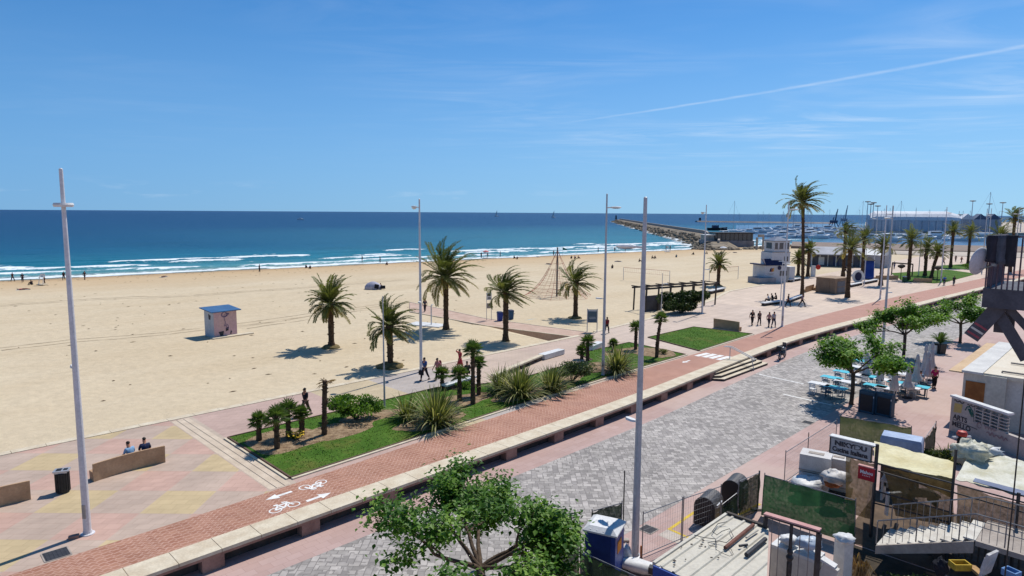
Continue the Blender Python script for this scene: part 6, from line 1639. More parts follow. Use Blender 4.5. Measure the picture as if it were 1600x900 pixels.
q = MB(); q.box((-.95, 0, 1.12), (.4, .45, .34)); q.build('top_box', M_BLACK, o); q = MB(); q.loft([[Vector((.52, -.2, .95)), Vector((.56, .2, .95)), Vector((.42, .16, 1.45)), Vector((.40, -.16, 1.45))], [Vector((.54, -.2, .95)), Vector((.58, .2, .95)), Vector((.44, .16, 1.45)), Vector((.42, -.16, 1.45))]]); q.build('windscreen', M_GLASS, o); q = MB(); q.tube([(.2, .16, .35), (-.3, .2, .3), (-.9, .2, .42)], .05, 7); q.build('exhaust', M_STEEL, o)


def cyclist(label, loc, rz, top):
    o = thing('bicycle', 'bicycle ridden by the ' + label, 'bicycle', loc, rz); q = None
    for y in (-.52, .52):
        q = MB(); q.tube([(0, y + .33 * math.cos(a), .34 + .33 * math.sin(a)) for a in [2 * PI * k / 16 for k in range(17)]], .022, 5, False); q.build('wheel', M_BLACK, o)
    q = MB()
    for A, B in (((0, -.52, .34), (0, -.12, .9)), ((0, -.12, .85), (0, .4, .85)), ((0, -.1, .3), (0, .4, .85)), ((0, -.52, .34), (0, -.1, .3)), ((0, .52, .34), (0, .4, .95)), ((0, -.1, .3), (0, -.14, .95))): q.tube([A, B], .02, 5)
    q.build('frame', M_STEEL, o); q = MB(); q.tube([(-.26, .5, 1.02), (0, .42, 1.0), (.26, .5, 1.02)], .016, 5); q.build('handlebar', M_BLACK, o); q = MB(); q.box((0, -.14, .96), (.15, .26, .05)); q.build('saddle', M_BLACK, o)
    person(label, loc, math.degrees(rz), ('ride',), top, (40, 40, 50), fine=False)


cyclist('cyclist in a blue top on the cycle path', at(1475, 446), R(-40), (56, 110, 190)); cyclist('cyclist in dark clothes on the cycle path', at(1490, 446), R(-40), (54, 46, 50))
# ------------------------------------------------------------------ cafe terrace on the street
M_TQ = mat('turquoise_top', S(84, 206, 224), S(72, 190, 210), 2, .45); M_TW2 = mat('white_top', (.74, .73, .72), (.66, .65, .64), 2, .45); M_TEAL = mat('teal_frame', S(62, 92, 110), S(48, 74, 92), 2, .6); M_PAN = mat('black_panel', (.02, .018, .02), (.03, .025, .028), 2, .5)


def cafe_table(lb, loc, rz, m):
    o = thing('cafe_table', lb, 'table', loc, rz, 'cafe tables under the street tree'); q = MB(); q.box((0, 0, .725), (1.5, .86, .04)); q.build('table_top', m, o)
    for x in (-.55, .55):
        for y in (-.32, .32): q = MB(); q.box((x, y, .3525), (.04, .04, .705)); q.build('leg', M_WHITE if m is M_TW2 else M_TEAL, o)
    return o


def cafe_chair(lb, loc, rz, m):
    o = thing('cafe_chair', lb, 'chair', loc, rz, 'cafe chairs at the tables'); q = MB(); q.box((0, 0, .45), (.44, .44, .035)); q.build('seat', m, o)
    q = MB()
    for z in (.62, .74, .86): q.box((0, .21, z), (.40, .025, .07))
    for x in (-.2, .2): q.box((x, .21, .66), (.035, .034, .46))
    q.build('backrest', m, o)
    for x in (-.19, .19):
        for y in (-.19, .19): q = MB(); q.box((x, y, .215), (.03, .03, .43)); q.build('leg', m, o)


TZ = ROAD + .74
TABLES = [(1281, 599, 0, 'nearest white table at the road end of the front row'), (1306, 605, 1, 'nearest turquoise table beside the tree trunk'), (1300, 589.5, 1, 'turquoise table at the road end of the second row'), (1321, 595.5, 0, 'white table behind the tree trunk in the second row'), (1319, 580.5, 1, 'turquoise table at the road end of the third row'), (1342, 585.5, 0, 'white table right of the trunk in the third row'), (1362, 588, 1, 'turquoise table in the middle beside a white parasol'), (1342, 562.5, 1, 'farthest turquoise table at the road side'), (1341, 573, 0, 'white table second from the far end at the road side'),
          (1368, 602, 1, 'turquoise table right behind the dark menu cabinets'), (1386, 606, 0, 'white table behind the right menu cabinet'), (1384, 593, 0, 'large white table in the middle of the terrace'), (1405, 597, 1, 'turquoise table next to the large white table'), (1405, 582.5, 0, 'white table towards the far right of the terrace'), (1404, 573, 1, 'green turquoise table at the far end under the tree'), (1420, 604, 0, 'white table at the right edge below two parasols'), (1434, 603, 1, 'turquoise table where a customer sits at the right edge')]
CT = ('white', 'dark')
SHORT = [' '.join(('the ' + t_[3]).split()[:11]) for t_ in TABLES]
for i, (x, y, c_, lb) in enumerate(TABLES):
    P = at(x, y, TZ); P.z = ROAD; rz = -PI / 4
    cafe_table(lb, P, rz, M_TQ if c_ else M_TW2)
    d = ab(.78, 0); ms_ = (M_TW2, M_TEAL)
    cafe_chair(CT[i % 2] + ' chair in front of ' + SHORT[i], P - d * .95 + ab(0, .2), rz + PI, ms_[i % 2]); cafe_chair(CT[(i + 1) % 2] + ' chair behind ' + SHORT[i], P + d * .9 + ab(0, -.15), rz, ms_[(i + 1) % 2])
person('customer in pale blue sitting at the right edge of the cafe terrace', at(1438, 606, ROAD) + ab(.2, .1), 150, ('sit',), (130, 170, 200), (60, 80, 110)); person('customer in dark blue sitting further back at the cafe terrace', at(1434, 588, ROAD), 40, ('sit',), (60, 90, 120), (50, 56, 70))
M_CANV = mat('parasol_canvas', S(214, 208, 206), S(190, 184, 184), 1.5, .85, .3, 8)


def closed_parasol(lb, loc, h=2.75, drop=1.95, bulge=.32):
    o = thing('closed_parasol', lb, 'parasol', loc, 0, 'closed white parasols of the cafe'); q = MB(); q.tube([(0, 0, 0), (0, 0, h)], .03, 6); q.build('pole', M_POLE, o); q = MB(); q.lathe([(.32, 0), (.34, .06), (.06, .12)], 10); q.build('base', M_IRON, o); q = MB(); secs = []
    for u, r_ in ((0, .05), (.06, .11), (.2, .13), (.26, .09), (.34, .14), (.7, .2), (.9, bulge), (1, bulge * .9)):
        secs.append([Vector((math.cos(k * PI / 8) * r_ * (1 + .22 * (k % 2) * u), math.sin(k * PI / 8) * r_ * (1 + .22 * (k % 2) * u), h - .02 - drop * u)) for k in range(16)])
    q.loft(secs); q.build('canopy', M_CANV, o)


for x, y, h, b_, lb in ((1396, 625, 2.75, .26, 'closed parasol right behind the dark menu cabinets'), (1417, 622, 2.6, .4, 'closed parasol with a wide flared hem right of the menu cabinets'), (1374, 610, 2.8, .22, 'slim closed parasol between the middle turquoise tables'), (1352, 598, 2.5, .36, 'closed parasol just right of the cafe tree trunk'), (1430, 612, 2.9, .38, 'closed parasol above the seated customer in pale blue'), (1443, 598, 3.1, .3, 'closed parasol left of the rightmost one'), (1453, 594, 3.1, .34, 'rightmost tall closed parasol beside the woman in magenta'), (1448, 602, 2.7, .34, 'shorter closed parasol in the cluster by the woman in magenta'), (1365, 588, 2.5, .3, 'closed parasol furthest back under the tree crown')):
    closed_parasol(lb, at(x, y, ROAD), h, h * .72, b_)
for x, y, lb in ((1352, 646, 'left dark teal menu cabinet with black panel in front of the cafe tables'), (1379, 651, 'right dark teal menu cabinet with black panel in front of the cafe tables')):
    P = at(x, y, ROAD); o = thing('menu_cabinet', lb, 'menu board', P, -PI / 4 - .12); q = MB(); q.box((0, .3, .78), (.98, .5, 1.5)); q.build('body', M_TEAL, o); q = MB(); q.box((0, .04, .72), (.78, .03, 1.1)); q.build('panel', M_PAN, o)
    q = MB()
    for s in (-.45, .45): q.box((s, .03, .76), (.07, .06, 1.5))
    q.box((0, .03, 1.44), (.82, .06, .14)); q.build('frame', M_TEAL, o); q = MB(); q.blob((.46, -.02, 1.2), (.035, .03, .07), 5, 8, 0); q.build('lamp', M_WHITE, o)
P = at(1468, 552, ROAD); o = thing('potted_palm', 'small green palm in a tall black planter beside the white cube', 'plant', P, .3); q = MB(); q.loft([[Vector((x * s, y * s, z)) for x, y in ((-.4, -.4), (.4, -.4), (.4, .4), (-.4, .4))] for z, s in ((0, .85), (.95, 1.0))]); q.build('planter', M_BLACK, o); q = MB(); r = random.Random(3)
for i in range(16): frond(q, (0, 0, .95), i * 2.4, R(r.uniform(35, 85)), 1.2, r, Vector((.2, 0, 0)), 12, .3, .1)
q.build('fronds', M_FAN, o, tint=True)
o = thing('cube_planter', 'white cube planter beside the potted palm', 'planter', at(1460, 551, ROAD), .4); q = MB(); q.box((0, 0, .4), (.75, .75, .8)); q.build('box', M_WHITE, o); q = MB(); q.box((0, 0, .81), (.62, .62, .03)); q.build('soil', M_MULCH, o)
# ------------------------------------------------------------------ white restaurant and graffiti wall
M_RW = mat('render_cream', S(222, 214, 198), S(204, 196, 180), .8, .8); M_RG = mat('render_grey', S(226, 220, 210), S(210, 204, 194), .8, .8); M_RTOP = mat('roof_cream', S(234, 222, 200), S(224, 208, 182), .7, .7, lo=.3, hi=.7); M_RLT = mat('roof_light', S(226, 222, 214), S(208, 204, 198), .8, .7)
Z_ = 2.75
cA = toab(at(1502, 578, Z_)); cB = toab(at(1556, 538, Z_)); print('bld', cA, cB)
a0, a1, b1 = cA[0], cB[0] + 1.5, (cA[1] + cB[1]) / 2
o = thing('beach_restaurant', 'white flat roofed beach restaurant with brown door at the right', 'building', (0, 0, 0))


def abbox(q, a_0, a_1, b_0, b_1, z0, z1): q.prism([tuple(ab(a, b).xy) for a, b in ((a_0, b_0), (a_1, b_0), (a_1, b_1), (a_0, b_1))], z0, z1); return q


abbox(MB(), a0 + .15, a1, b1 - 2.3, b1 - .1, ROAD, Z_ - .15).build('side_walls', M_RW, o); abbox(MB(), a0 + .5, a1, b1 - 12, b1 - 2.3, ROAD, Z_ - .3).build('main_walls', M_RG, o)
abbox(MB(), a0, a1, b1 - 1.1, b1, Z_ - .14, Z_).build('side_roof', M_RLT, o); abbox(MB(), a0 + .3, a1, b1 - 12, b1 - 1.105, Z_ - .29, Z_ - .05).build('main_roof', M_RTOP, o)
q = MB(); abbox(q, a0 + .4, a1, b1 + .01, b1 + .75, Z_ - .28, Z_ - .2); q.build('eave', mat('eave_tan', S(222, 190, 150), S(206, 172, 132), 1, .8), o)
for k in range(3): q = MB(); A = a0 + 1.2 + 3.3 * k; q.bar(ab(A, b1 - 1.9, Z_ + .05), ab(A, b1 - 9, Z_ + .05), .08, .1); q.build('roof_rib', M_CONC, o)
q = MB(); q.bar(ab(a0 + 1.2, b1 - 1.9, Z_ + .05), ab(a0 + 1.2, b1 - 1.9, Z_ - .3), .06); q.build('downpipe', M_CONC, o)
for k in range(2): q = MB(); A = a1 - 2.0 - 3.2 * k; q.box(ab(A, b1 - 3.5, Z_ + .02), (.9, .6, .14), .6); q.build('roof_vent', M_CONC, o)
q = MB(); q.prism([tuple(ab(a, b).xy) for a, b in ((a0 + .10, b1 - .25), (a0 + .145, b1 - .25), (a0 + .145, b1 - 1.25), (a0 + .10, b1 - 1.25))], ROAD + .05, 2.1); d_ = q.build('door', mat('door_brown', S(172, 110, 56), S(146, 88, 42), 2, .6), o)
q = MB(); q.box(ab(a0 + .09, b1 - 1.1, .4), (.05, .05, .5), PI / 4); q.build('handle', M_STEEL, d_)
wl = toab(at(1487, 620, 1.4)); wr = toab(at(1576, 649, 1.4)); print('wall', wl, wr)
o = thing('graffiti_wall', 'grey wall with white cap, cut out blocks and black graffiti tags in front of the restaurant', 'wall', (0, 0, 0)); WL, WR = ab(*wl), ab(*wr); dv_ = (WR - WL); WLEN = dv_.length; dv_.normalize(); nv_ = Vector((dv_.y, -dv_.x, 0))
if nv_.y > 0: nv_ = -nv_
wm = Matrix(((dv_.x, -nv_.x, 0, WL.x), (dv_.y, -nv_.y, 0, WL.y), (0, 0, 1, ROAD), (0, 0, 0, 1)))
M_GW = mat('stained_render', S(206, 196, 186), S(176, 168, 162), .9, .9, lo=.3, hi=.7)


def wobj(q, n, m, **k): q.v = [wm @ Vector(v) for v in q.v]; return q.build(n, m, o, **k)


HW = 1.4 - ROAD
q = MB(); q.box((WLEN * .21, .15, HW / 2), (WLEN * .42, .28, HW)); q.box((WLEN * .9, .15, HW / 4), (WLEN * .96, .278, HW / 2)); wobj(q, 'solid_wall', M_GW)
q = MB()
for i in range(4):
    for j in range(6):
        x0 = WLEN * .43 + i * .5; z0 = HW * .5 + j * .19
        if z0 + .18 > HW: continue
        q.box((x0 + .25, .15, z0 + .03), (.498, .26, .055)); q.box((x0 + .03, .15, z0 + .125), (.06, .26, .13)); q.box((x0 + .25, .24, z0 + .125), (.44, .02, .13))
wobj(q, 'lattice_blocks', M_GW)
q = MB(); q.box((WLEN * .5 - .02, .15, HW + .06), (WLEN * 1.02, .42, .12)); wobj(q, 'cap', M_WHITE)
q = MB(); q.add([(.2, .002, 1.25), (.75, .002, 1.35), (.8, .002, 1.9), (.25, .002, 1.85)], [(0, 1, 2, 3)]); wobj(q, 'yellow_patch', mat('spray_yellow', S(214, 186, 110), S(196, 172, 112), 3, .8))
q = MB(); q.add([(1.15, .0, 1.75), (1.45, .0, 1.3), (1.5, .0, 1.55), (1.35, .0, 1.8)], [(0, 1, 2, 3)]); scrawl(q, [(1.0, 1.6), (1.1, 1.85), (1.3, 1.9), (1.5, 1.7), (1.55, 1.35)], .004, .035); wobj(q, 'green_tag', mat('spray_green', S(40, 104, 92), S(30, 84, 76), 3, .7))


def text_mesh(txt, size, m, name='lettering', ext=.004, bold=0.):
    cu = bpy.data.curves.new(name, 'FONT'); cu.body = txt; cu.size = size; cu.extrude = ext; cu.offset = bold; cu.resolution_u = 3
    t_ = bpy.data.objects.new('t', cu); COL.objects.link(t_); dg = bpy.context.evaluated_depsgraph_get(); me = bpy.data.meshes.new_from_object(t_.evaluated_get(dg)); bpy.data.objects.remove(t_); bpy.data.curves.remove(cu)
    me.name = name; me.materials.clear(); me.materials.append(m); ob = bpy.data.objects.new(name, me); COL.objects.link(ob); return ob


for txt, x, z, s in (('ARTS', .22, .86, .42), ('MELLO', .18, .42, .42)):
    tm = text_mesh(txt, s, M_GRAFK, 'graffiti_tag', .002, .012); tm.parent = o; tm.matrix_local = wm @ Matrix.Translation((x, -.006, z)) @ Matrix.Rotation(PI / 2, 4, 'X')
q = MB(); scrawl(q, [(.2, .8), (1.9, .72)], -.004, .02); scrawl(q, [(.2 + .1 * i, 2.0 + .06 * math.sin(i * 2)) for i in range(8)], -.008, .03); scrawl(q, [(1.1 + .09 * i, 2.0 + .07 * math.sin(i * 2.5)) for i in range(7)], -.014, .02); wobj(q, 'scribble', M_GRAFK)
q = MB(); scrawl(q, [(2.0 + .14 * math.cos(a), 1.0 + .16 * math.sin(a)) for a in [.5 * k for k in range(13)]], -.004, .02); scrawl(q, [(2.3 + .06 * i, 1.05 + .12 * math.sin(i * 2.2)) for i in range(14)], -.012, .018); scrawl(q, [(2.5 + .12 * i, .75 + .13 * math.sin(i * 2.6)) for i in range(12)], -.02, .03); wobj(q, 'pale_scribble', mat('spray_rose', S(176, 148, 148), S(150, 126, 128), 3, .8))
o = thing('patio_heater', 'short dark column with a red domed top behind the tarpaulin roof', 'heater', at(1499, 724, ROAD)); q = MB(); q.lathe([(.3, 0), (.3, .1), (.2, .15), (.2, 1.5), (.24, 1.55)], 12); q.build('column', M_BLACK, o); q = MB(); q.lathe([(.24, 1.55), (.26, 1.65), (.2, 1.78), (0, 1.84)], 12); q.build('dome', mat('heater_red', S(220, 88, 70), S(196, 70, 56), 3, .5), o); q = MB(); q.tube([(-.5, 0, 1.45), (.55, .1, 1.45)], .06, 6); q.build('bar', M_WHITE, o)
# ------------------------------------------------------------------ fences and netting
M_NETG = netmat('net_green', S(70, 122, 76), S(50, 92, 58), .97); M_NETD = netmat('net_dark', S(62, 76, 56), S(44, 56, 42), .92); M_NETK = netmat('net_khaki', S(122, 130, 84), S(96, 108, 68), .96); M_NETB = netmat('net_brown', S(140, 116, 76), S(92, 76, 48), .8); M_GALV = mat('galvanised', S(150, 150, 152), S(120, 120, 124), 4, .45, metal=.5)


def fence(label, BL, BR, TL, TR, net=None, wires=True, posts=True, sag=.08, seed=0, netname='netting'):
    """site fence panel between four corner points; optional netting tied to it"""
    BL, BR, TL, TR = (Vector(v) for v in (BL, BR, TL, TR)); o = thing('site_fence', label, 'fence', BL); B0 = BL
    if posts:
        for A, B in ((BL, TL), (BR, TR)): q = MB(); q.tube([A - B0 - Z3 * .02, B - B0 + Z3 * .1], .022, 7); q.build('post', M_GALV, o)
        q = MB(); q.tube([TL - B0, TR - B0], .018, 6); q.build('rail', M_GALV, o); q = MB(); q.tube([BL - B0 + Z3 * .12, BR - B0 + Z3 * .12], .018, 6); q.build('rail', M_GALV, o)
    if wires:
        q = MB(); n = max(4, int((BR - BL).length / .14))
        for i in range(1, n): u = i / n; q.tube([BL.lerp(BR, u) - B0 + Z3 * .12, TL.lerp(TR, u) - B0], .0035, 3, False)
        for k in range(1, 8): v = k / 8; q.tube([BL.lerp(TL, v) - B0, BR.lerp(TR, v) - B0], .0035, 3, False)
        q.build('wire_mesh', M_GALV, o)
    if net:
        q = MB(); nx, nz = 24, 9; n_ = (BR - BL).cross(TL - BL).normalized()
        if n_.y > 0: n_ = -n_
        for j in range(nz + 1):
            for i in range(nx + 1):
                u, v = i / nx, j / nz; P = BL.lerp(BR, u).lerp(TL.lerp(TR, u), v); P = P + n_ * (.03 + .09 * noise.noise(Vector((u * 5 + seed, v * 2.2, seed))) + .03 * noise.noise(Vector((u * 22, v * 5, seed))))
                if j == nz: P.z -= 1.4 * sag * abs(noise.noise(Vector((u * 4, seed, 3)))) * 1.6
                q.v.append(P - B0)
        for j in range(nz):
            for i in range(nx): k = j * (nx + 1) + i; q.f.append((k, k + 1, k + nx + 2, k + nx + 1)); q.m.append(0); q.t.append(0)
        q.build(netname, net, o, True)
    return o


def gz(px, py): return at(px, py, ROAD)


A_ = 27.1
fence('wide dark green netting fence in front of the wrapped boxes', atA(1190, 804, A_), atA(1335, 850, A_), atA(1195, 742, A_), atA(1337, 782, A_), M_NETG, seed=1)
aa = toab(gz(1152, 811)); ab2 = toab(gz(1184, 798)); fence('dark olive netting panel just behind the dome topped bins', gz(1152, 811), gz(1184, 798), gz(1152, 811) + Z3 * 1.72, gz(1184, 798) + Z3 * 1.78, M_NETD, seed=2)
fence('low torn netting panel drooping beside the nearer dome bin', gz(1126, 822), gz(1151, 812), gz(1126, 822) + Z3 * .95, gz(1151, 812) + Z3 * 1.25, M_NETD, seed=3, sag=.3)
fence('bare wire fence panel in front of the yellow marked bay', gz(1003, 872), gz(1064, 846), gz(1003, 872) + Z3 * 1.8, gz(1064, 846) + Z3 * 1.8, None); fence('bare wire fence panel joining the nearer dome bin', gz(1066, 845), gz(1124, 823), gz(1066, 845) + Z3 * 1.8, gz(1124, 823) + Z3 * 1.8, None)
A_ = 39.6
fence('khaki green netting fence below the cafe menu cabinets', atA(1312, 692, A_), atA(1424, 708, A_), atA(1313, 650, A_), atA(1424, 668, A_), M_NETK, seed=4)
fence('bare wire fence between the two upright dark posts on the pink pavement', gz(1225, 757), gz(1305, 700), gz(1225, 757) + Z3 * 1.65, gz(1305, 700) + Z3 * 1.65, None)
fence('narrow brown netting panel between the khaki fence and the graffiti wall', gz(1441, 724), gz(1459, 703), gz(1441, 724) + Z3 * 1.35, gz(1459, 703) + Z3 * 1.6, M_NETD, seed=6, sag=.25)
pF0, pF1 = gz(926, 836), gz(972, 846)
fence('olive netting panel behind the portable toilet', atA(926, 822, 19.6), atA(970, 838, 19.6), atA(925, 799, 19.6), atA(972, 786, 19.6), M_NETD, seed=7)
A_ = 16.7
fence('tall dark netting fence left of the portable toilet beside the tree', atA(868, 960, A_), atA(908, 975, A_), atA(869, 832, A_), atA(906, 818, A_), M_NETD, seed=8); fence('dark netting fence in front of the portable toilet', atA(908, 975, A_), atA(1003, 1000, A_), atA(908, 862, A_), atA(1003, 905, A_), M_NETD, seed=9)
for x, y, h, lb in ((1183, 797, 1.85, 'thin upright post between the dark and green netting'), (1261, 722, 1.65, 'thin dark post standing on the pink pavement right of the boxes'), (973, 846, 3.0, 'tall thin post beside the portable toilet netting')):
    o = thing('fence_post', lb, 'post', gz(x, y)); q = MB(); q.tube([(0, 0, 0), (0, 0, h)], .024, 6); q.build('tube', M_BLACK, o); q = MB(); q.box((0, 0, .05), (.5, .2, .1)); q.build('foot', M_CONC, o)
o = thing('marker_stake', 'short orange stake on the pavement right of the big grey lamp pole', 'stake', gz(1001, 872)); q = MB(); q.tube([(0, 0, 0), (0, 0, .5)], .03, 6); q.build('stake', mat('stake_orange', S(206, 120, 60), None, 3), o)
# dome topped bins
for i, (x, y, lb) in enumerate(((1099, 823, 'nearer dark dome topped recycling bin in the yellow marked bay'), (1141, 794, 'farther dark dome topped recycling bin half hidden by netting'))):
    o = thing('recycling_bin', lb, 'recycling bin', gz(x, y), PI / 4 + .15); prof = [(-.45, .04), (.45, .04), (.45, .85)] + [(.45 * math.cos(a), .85 + .45 * math.sin(a)) for a in [PI * k / 12 for k in range(1, 12)]] + [(-.45, .85)]
    q = MB(); q.loft([[Vector((xx, y_, z)) for y_, z in prof] for xx in (0, .06)]); q.build('front_panel', M_PAN, o); q = MB(); q.loft([[Vector((xx, y_ * .97, z * .985)) for y_, z in prof if 1] for xx in (.061, 1.15)]); q.build('body', mat('bin_grey', S(112, 108, 104), S(92, 88, 86), 2, .45, metal=.4), o); q = MB(); q.box((.6, -.45, .9), (.6, .06, .12)); q.build('flap', M_STEEL, o)
    q = MB(); q.prism([(.1, -.42), (1.1, -.42), (1.1, -.40), (.1, -.40)], .1, .8); q.build('side_panel', M_PAN, o)
# portable toilet
P = gz(958, 893); P = atA(943, 905, 18.4); P.z = ROAD; M_BLU = mat('toilet_blue', S(50, 84, 168), S(40, 70, 146), 1.5, .45)
o = thing('portable_toilet', 'blue portable toilet with a ribbed white roof beside the big lamp pole', 'portable toilet', P, -PI / 4 + .35); print('toilet', toab(P))
zt = 1.05
q = MB(); q.box((0, 0, (zt - ROAD) / 2), (1.15, 1.15, zt - ROAD - .01)); q.build('cabin', M_BLU, o); q = MB(); q.loft([[Vector((x * s, y * s, z)) for x, y in ((-.64, -.64), (.64, -.64), (.64, .64), (-.64, .64))] for z, s in ((zt - ROAD, 1), (zt - ROAD + .06, 1), (zt - ROAD + .2, .7))]); rf = q.build('roof', M_WHITE, o)
for k in range(4): q = MB(); x = -.36 + .24 * k; q.bar((x, -.58, zt - ROAD + .1), (x * .9, 0, zt - ROAD + .215), .05, .03); q.bar((x * .9, 0, zt - ROAD + .215), (x, .58, zt - ROAD + .1), .05, .03); q.build('rib', M_WHITE, rf)
q = MB(); q.box((.58, -.05, 1.25), (.02, .5, .45)); q.box((.585, -.05, 1.25), (.02, .2, .2)); q.build('orange_label', mat('label_orange', S(220, 150, 60), S(200, 130, 50), 2), o); q = MB(); q.box((0, -.585, .95), (.8, .03, 1.75)); q.build('door', mat('toilet_door', S(40, 70, 140), S(30, 56, 120), 2, .5), o)
for s, lb in ((0, 'white wrapped bundle on the ground right of the portable toilet'),):
    o = thing('wrapped_bundle', lb, 'bundle', gz(1000, 893), R(-25)); q = MB(); q.blob((0, 0, .2), (1.0, .35, .22), 8, 14, .3, 2.5, 4); q.build('plastic_wrap', M_WHITE, o, True); q = MB(); q.box((.55, -.2, .3), (.35, .25, .25)); q.build('dark_pack', M_IRON, o)
o = thing('plastic_bag', 'crumpled clear plastic bag at the foot of the portable toilet', 'bag', gz(977, 878)); q = MB(); q.blob((0, 0, .3), (.25, .25, .38), 9, 14, .5, 4, 2); q.build('bag', M_WHITE, o, True)
# site hut with corrugated roof
ZR = 2.05
c0, c1, c2 = toab(at(1030, 885, ZR)), toab(at(1128, 804, ZR)), toab(at(1196, 823, ZR)); print('hut', c0, c1, c2)
o = thing('site_hut', 'site hut with a large pale corrugated roof in the foreground', 'hut', (0, 0, 0)); ha0, ha1, hb1, hb0 = c0[0], (c1[0] + c2[0]) / 2, (c0[1] + c1[1]) / 2, 6.35
acut = lambda b: min(ha1, c2[0] - max(0, c2[1] - .12 - b) * 2.42)
q = MB(); q.prism([tuple(ab(a, b).xy) for a, b in ((ha0 + .1, hb0 + .1), (acut(hb0) - .15, hb0 + .1), (ha1 - .15, c2[1] - .1), (ha1 - .15, hb1 - .1), (ha0 + .1, hb1 - .1))], ROAD, ZR - .12); q.build('walls', M_RW, o)
q = MB(); M_COR = mat('corrugated_roof', S(218, 210, 192), S(196, 188, 172), 1.1, .55, lo=.3, hi=.75); b = hb0; n = int((hb1 - hb0) / .42)
prof = []
for i in range(n + 1): b = hb0 + .42 * i; prof += [(b, 0), (b + .30, 0), (b + .33, .045), (b + .39, .045)]
prof = [(b, z) for b, z in prof if b < hb1] + [(hb1, 0)]
vs = [];
for e_ in (0, 1):
    for b, z in prof: vs.append(ab(acut(b) if e_ else ha0, b, ZR + z))
for e_ in (0, 1):
    for b, z in prof: vs.append(ab(acut(b) if e_ else ha0, b, ZR + z - .03))
N = len(prof); fs = [(i, i + 1, N + i + 1, N + i) for i in range(N - 1)] + [(2 * N + i, 3 * N + i, 3 * N + i + 1, 2 * N + i + 1) for i in range(N - 1)] + [(i, 2 * N + i, 2 * N + i + 1, i + 1) for i in range(N - 1)] + [(N + i, N + i + 1, 3 * N + i + 1, 3 * N + i) for i in range(N - 1)]
q.add(vs, fs); q.build('roof', M_COR, o)
q = MB(); q.bar(ab(ha0, hb1 + .04, ZR + .0), ab(ha1, hb1 + .04, ZR + .0), .1, .12); q.build('edge_trim', M_RW, o); q = MB(); q.bar(ab(ha1 + .05, hb1 + .05, ZR + .02), ab(ha1 + .05, c2[1] - .1, ZR + .02), .12, .14); q.build('ridge_beam', M_TIMB, o)
tL, tR = atA(1021, 884, ha0 - .25), atA(1075, 907, ha0 - .25); o = thing('blue_board', 'blue sign board standing at the near end of the site hut', 'sign board', (tL + tR) / 2, math.atan2((tR - tL).y, (tR - tL).x)); L = (tR - tL).length; q = MB(); q.box((0, 0, -.6), (L, .05, 1.2)); q.build('panel', M_BLU, o); q = MB(); q.box((.05, -.03, -.45), (L * .6, .01, .5)); q.build('inset', mat('board_grey', S(120, 140, 160), None, 2), o)
rr = random.Random(12); O_ = Vector((0, 0, ZR + .05))
rp = lambda x, y, z=.06: at(x, y, ZR + z)
for pts, r_, m_, lb, nm in (([(1133, 856), (1177, 820)], .06, mat('rust', S(150, 100, 84), S(116, 76, 64), 4), 'rusty brown pole lying on the corrugated roof', 'roof_pole'), ([(1166, 867), (1196, 842)], .07, M_IRON, 'black tube lying on the corrugated roof', 'roof_tube'), ([(1155, 853), (1168, 851)], .04, M_IRON, 'short black pipe offcut on the corrugated roof', 'pipe_offcut'), ([(1166, 840), (1184, 828)], .035, M_RW, 'thin white pipe lying on the roof beside the rusty pole', 'roof_pipe')):
    q = MB(); q.tube([rp(*pts[0], .1), rp(*pts[1], .1)], r_, 8); tag(q.build(nm, m_), lb, 'pipe')
q = MB(); P = [(1085, 836), (1100, 840), (1118, 842), (1120, 855), (1108, 852), (1106, 848), (1122, 845), (1135, 848), (1146, 838), (1140, 826), (1128, 830), (1120, 836), (1113, 830), (1122, 818), (1136, 815)]
q.tube([rp(x, y, .07 + .004 * i) for i, (x, y) in enumerate(P)], .012, 5); tag(q.build('cable', M_IRON), 'tangled black cable lying on the corrugated roof', 'cable')
q = MB(); P = [(1118, 858), (1128, 864), (1140, 869), (1146, 866), (1142, 858), (1136, 852)]; q.tube([rp(x, y, .07) for x, y in P], .009, 4); tag(q.build('wire', M_IRON), 'thin loop of wire by the rusty pole on the roof', 'cable')
q = MB()
for i in range(13): x, y = rr.uniform(1050, 1180), rr.uniform(825, 895); P = rp(x, y, .05); q.box(P, (rr.uniform(.03, .09), rr.uniform(.03, .07), .02), rr.uniform(0, 3))
kind(q.build('roof_litter', M_TIMB), 'stuff')
# iron framed screen and white cabinet behind it
A_ = 20.6; tl, tr_ = atA(1195, 803, A_), atA(1282, 829, A_); o = thing('iron_screen', 'dark iron framed screen with a pink top rail and ornate middle post', 'screen', (0, 0, 0)); M_IRB = mat('iron_black', (.035, .034, .036), (.06, .058, .06), 4, .5, metal=.3)
dn = Vector((0, 0, ROAD - tl.z)); q = MB(); q.bar(tl + Z3 * .02, tr_ + Z3 * .02, .22, .05); q.build('top_rail', mat('pink_rail', S(218, 168, 160), S(200, 146, 140), 2, .7), o); q = MB(); q.bar(tl - Z3 * .05, tr_ - Z3 * .05, .1, .08); q.build('beam', M_IRB, o)
for u, w in ((0.02, .11), (.98, .13)): q = MB(); P = tl.lerp(tr_, u); q.bar(P - Z3 * .1, P + dn, w); q.build('post', M_IRB, o)
P = tl.lerp(tr_, .5); q = MB(); q.tube([P - Z3 * .1, P - Z3 * .9, P - Z3 * 1.0, P - Z3 * 1.12, P - Z3 * 1.2, P - Z3 * 1.34, P - Z3 * 1.42, P + dn], [.055, .055, .1, .07, .13, .07, .09, .06], 8); q.build('ornate_post', M_IRB, o)
for u in (.15, .28, .66, .82): q = MB(); P = tl.lerp(tr_, u); q.tube([P - Z3 * .1, P + dn], .014, 5); q.build('bar', M_GALV, o)
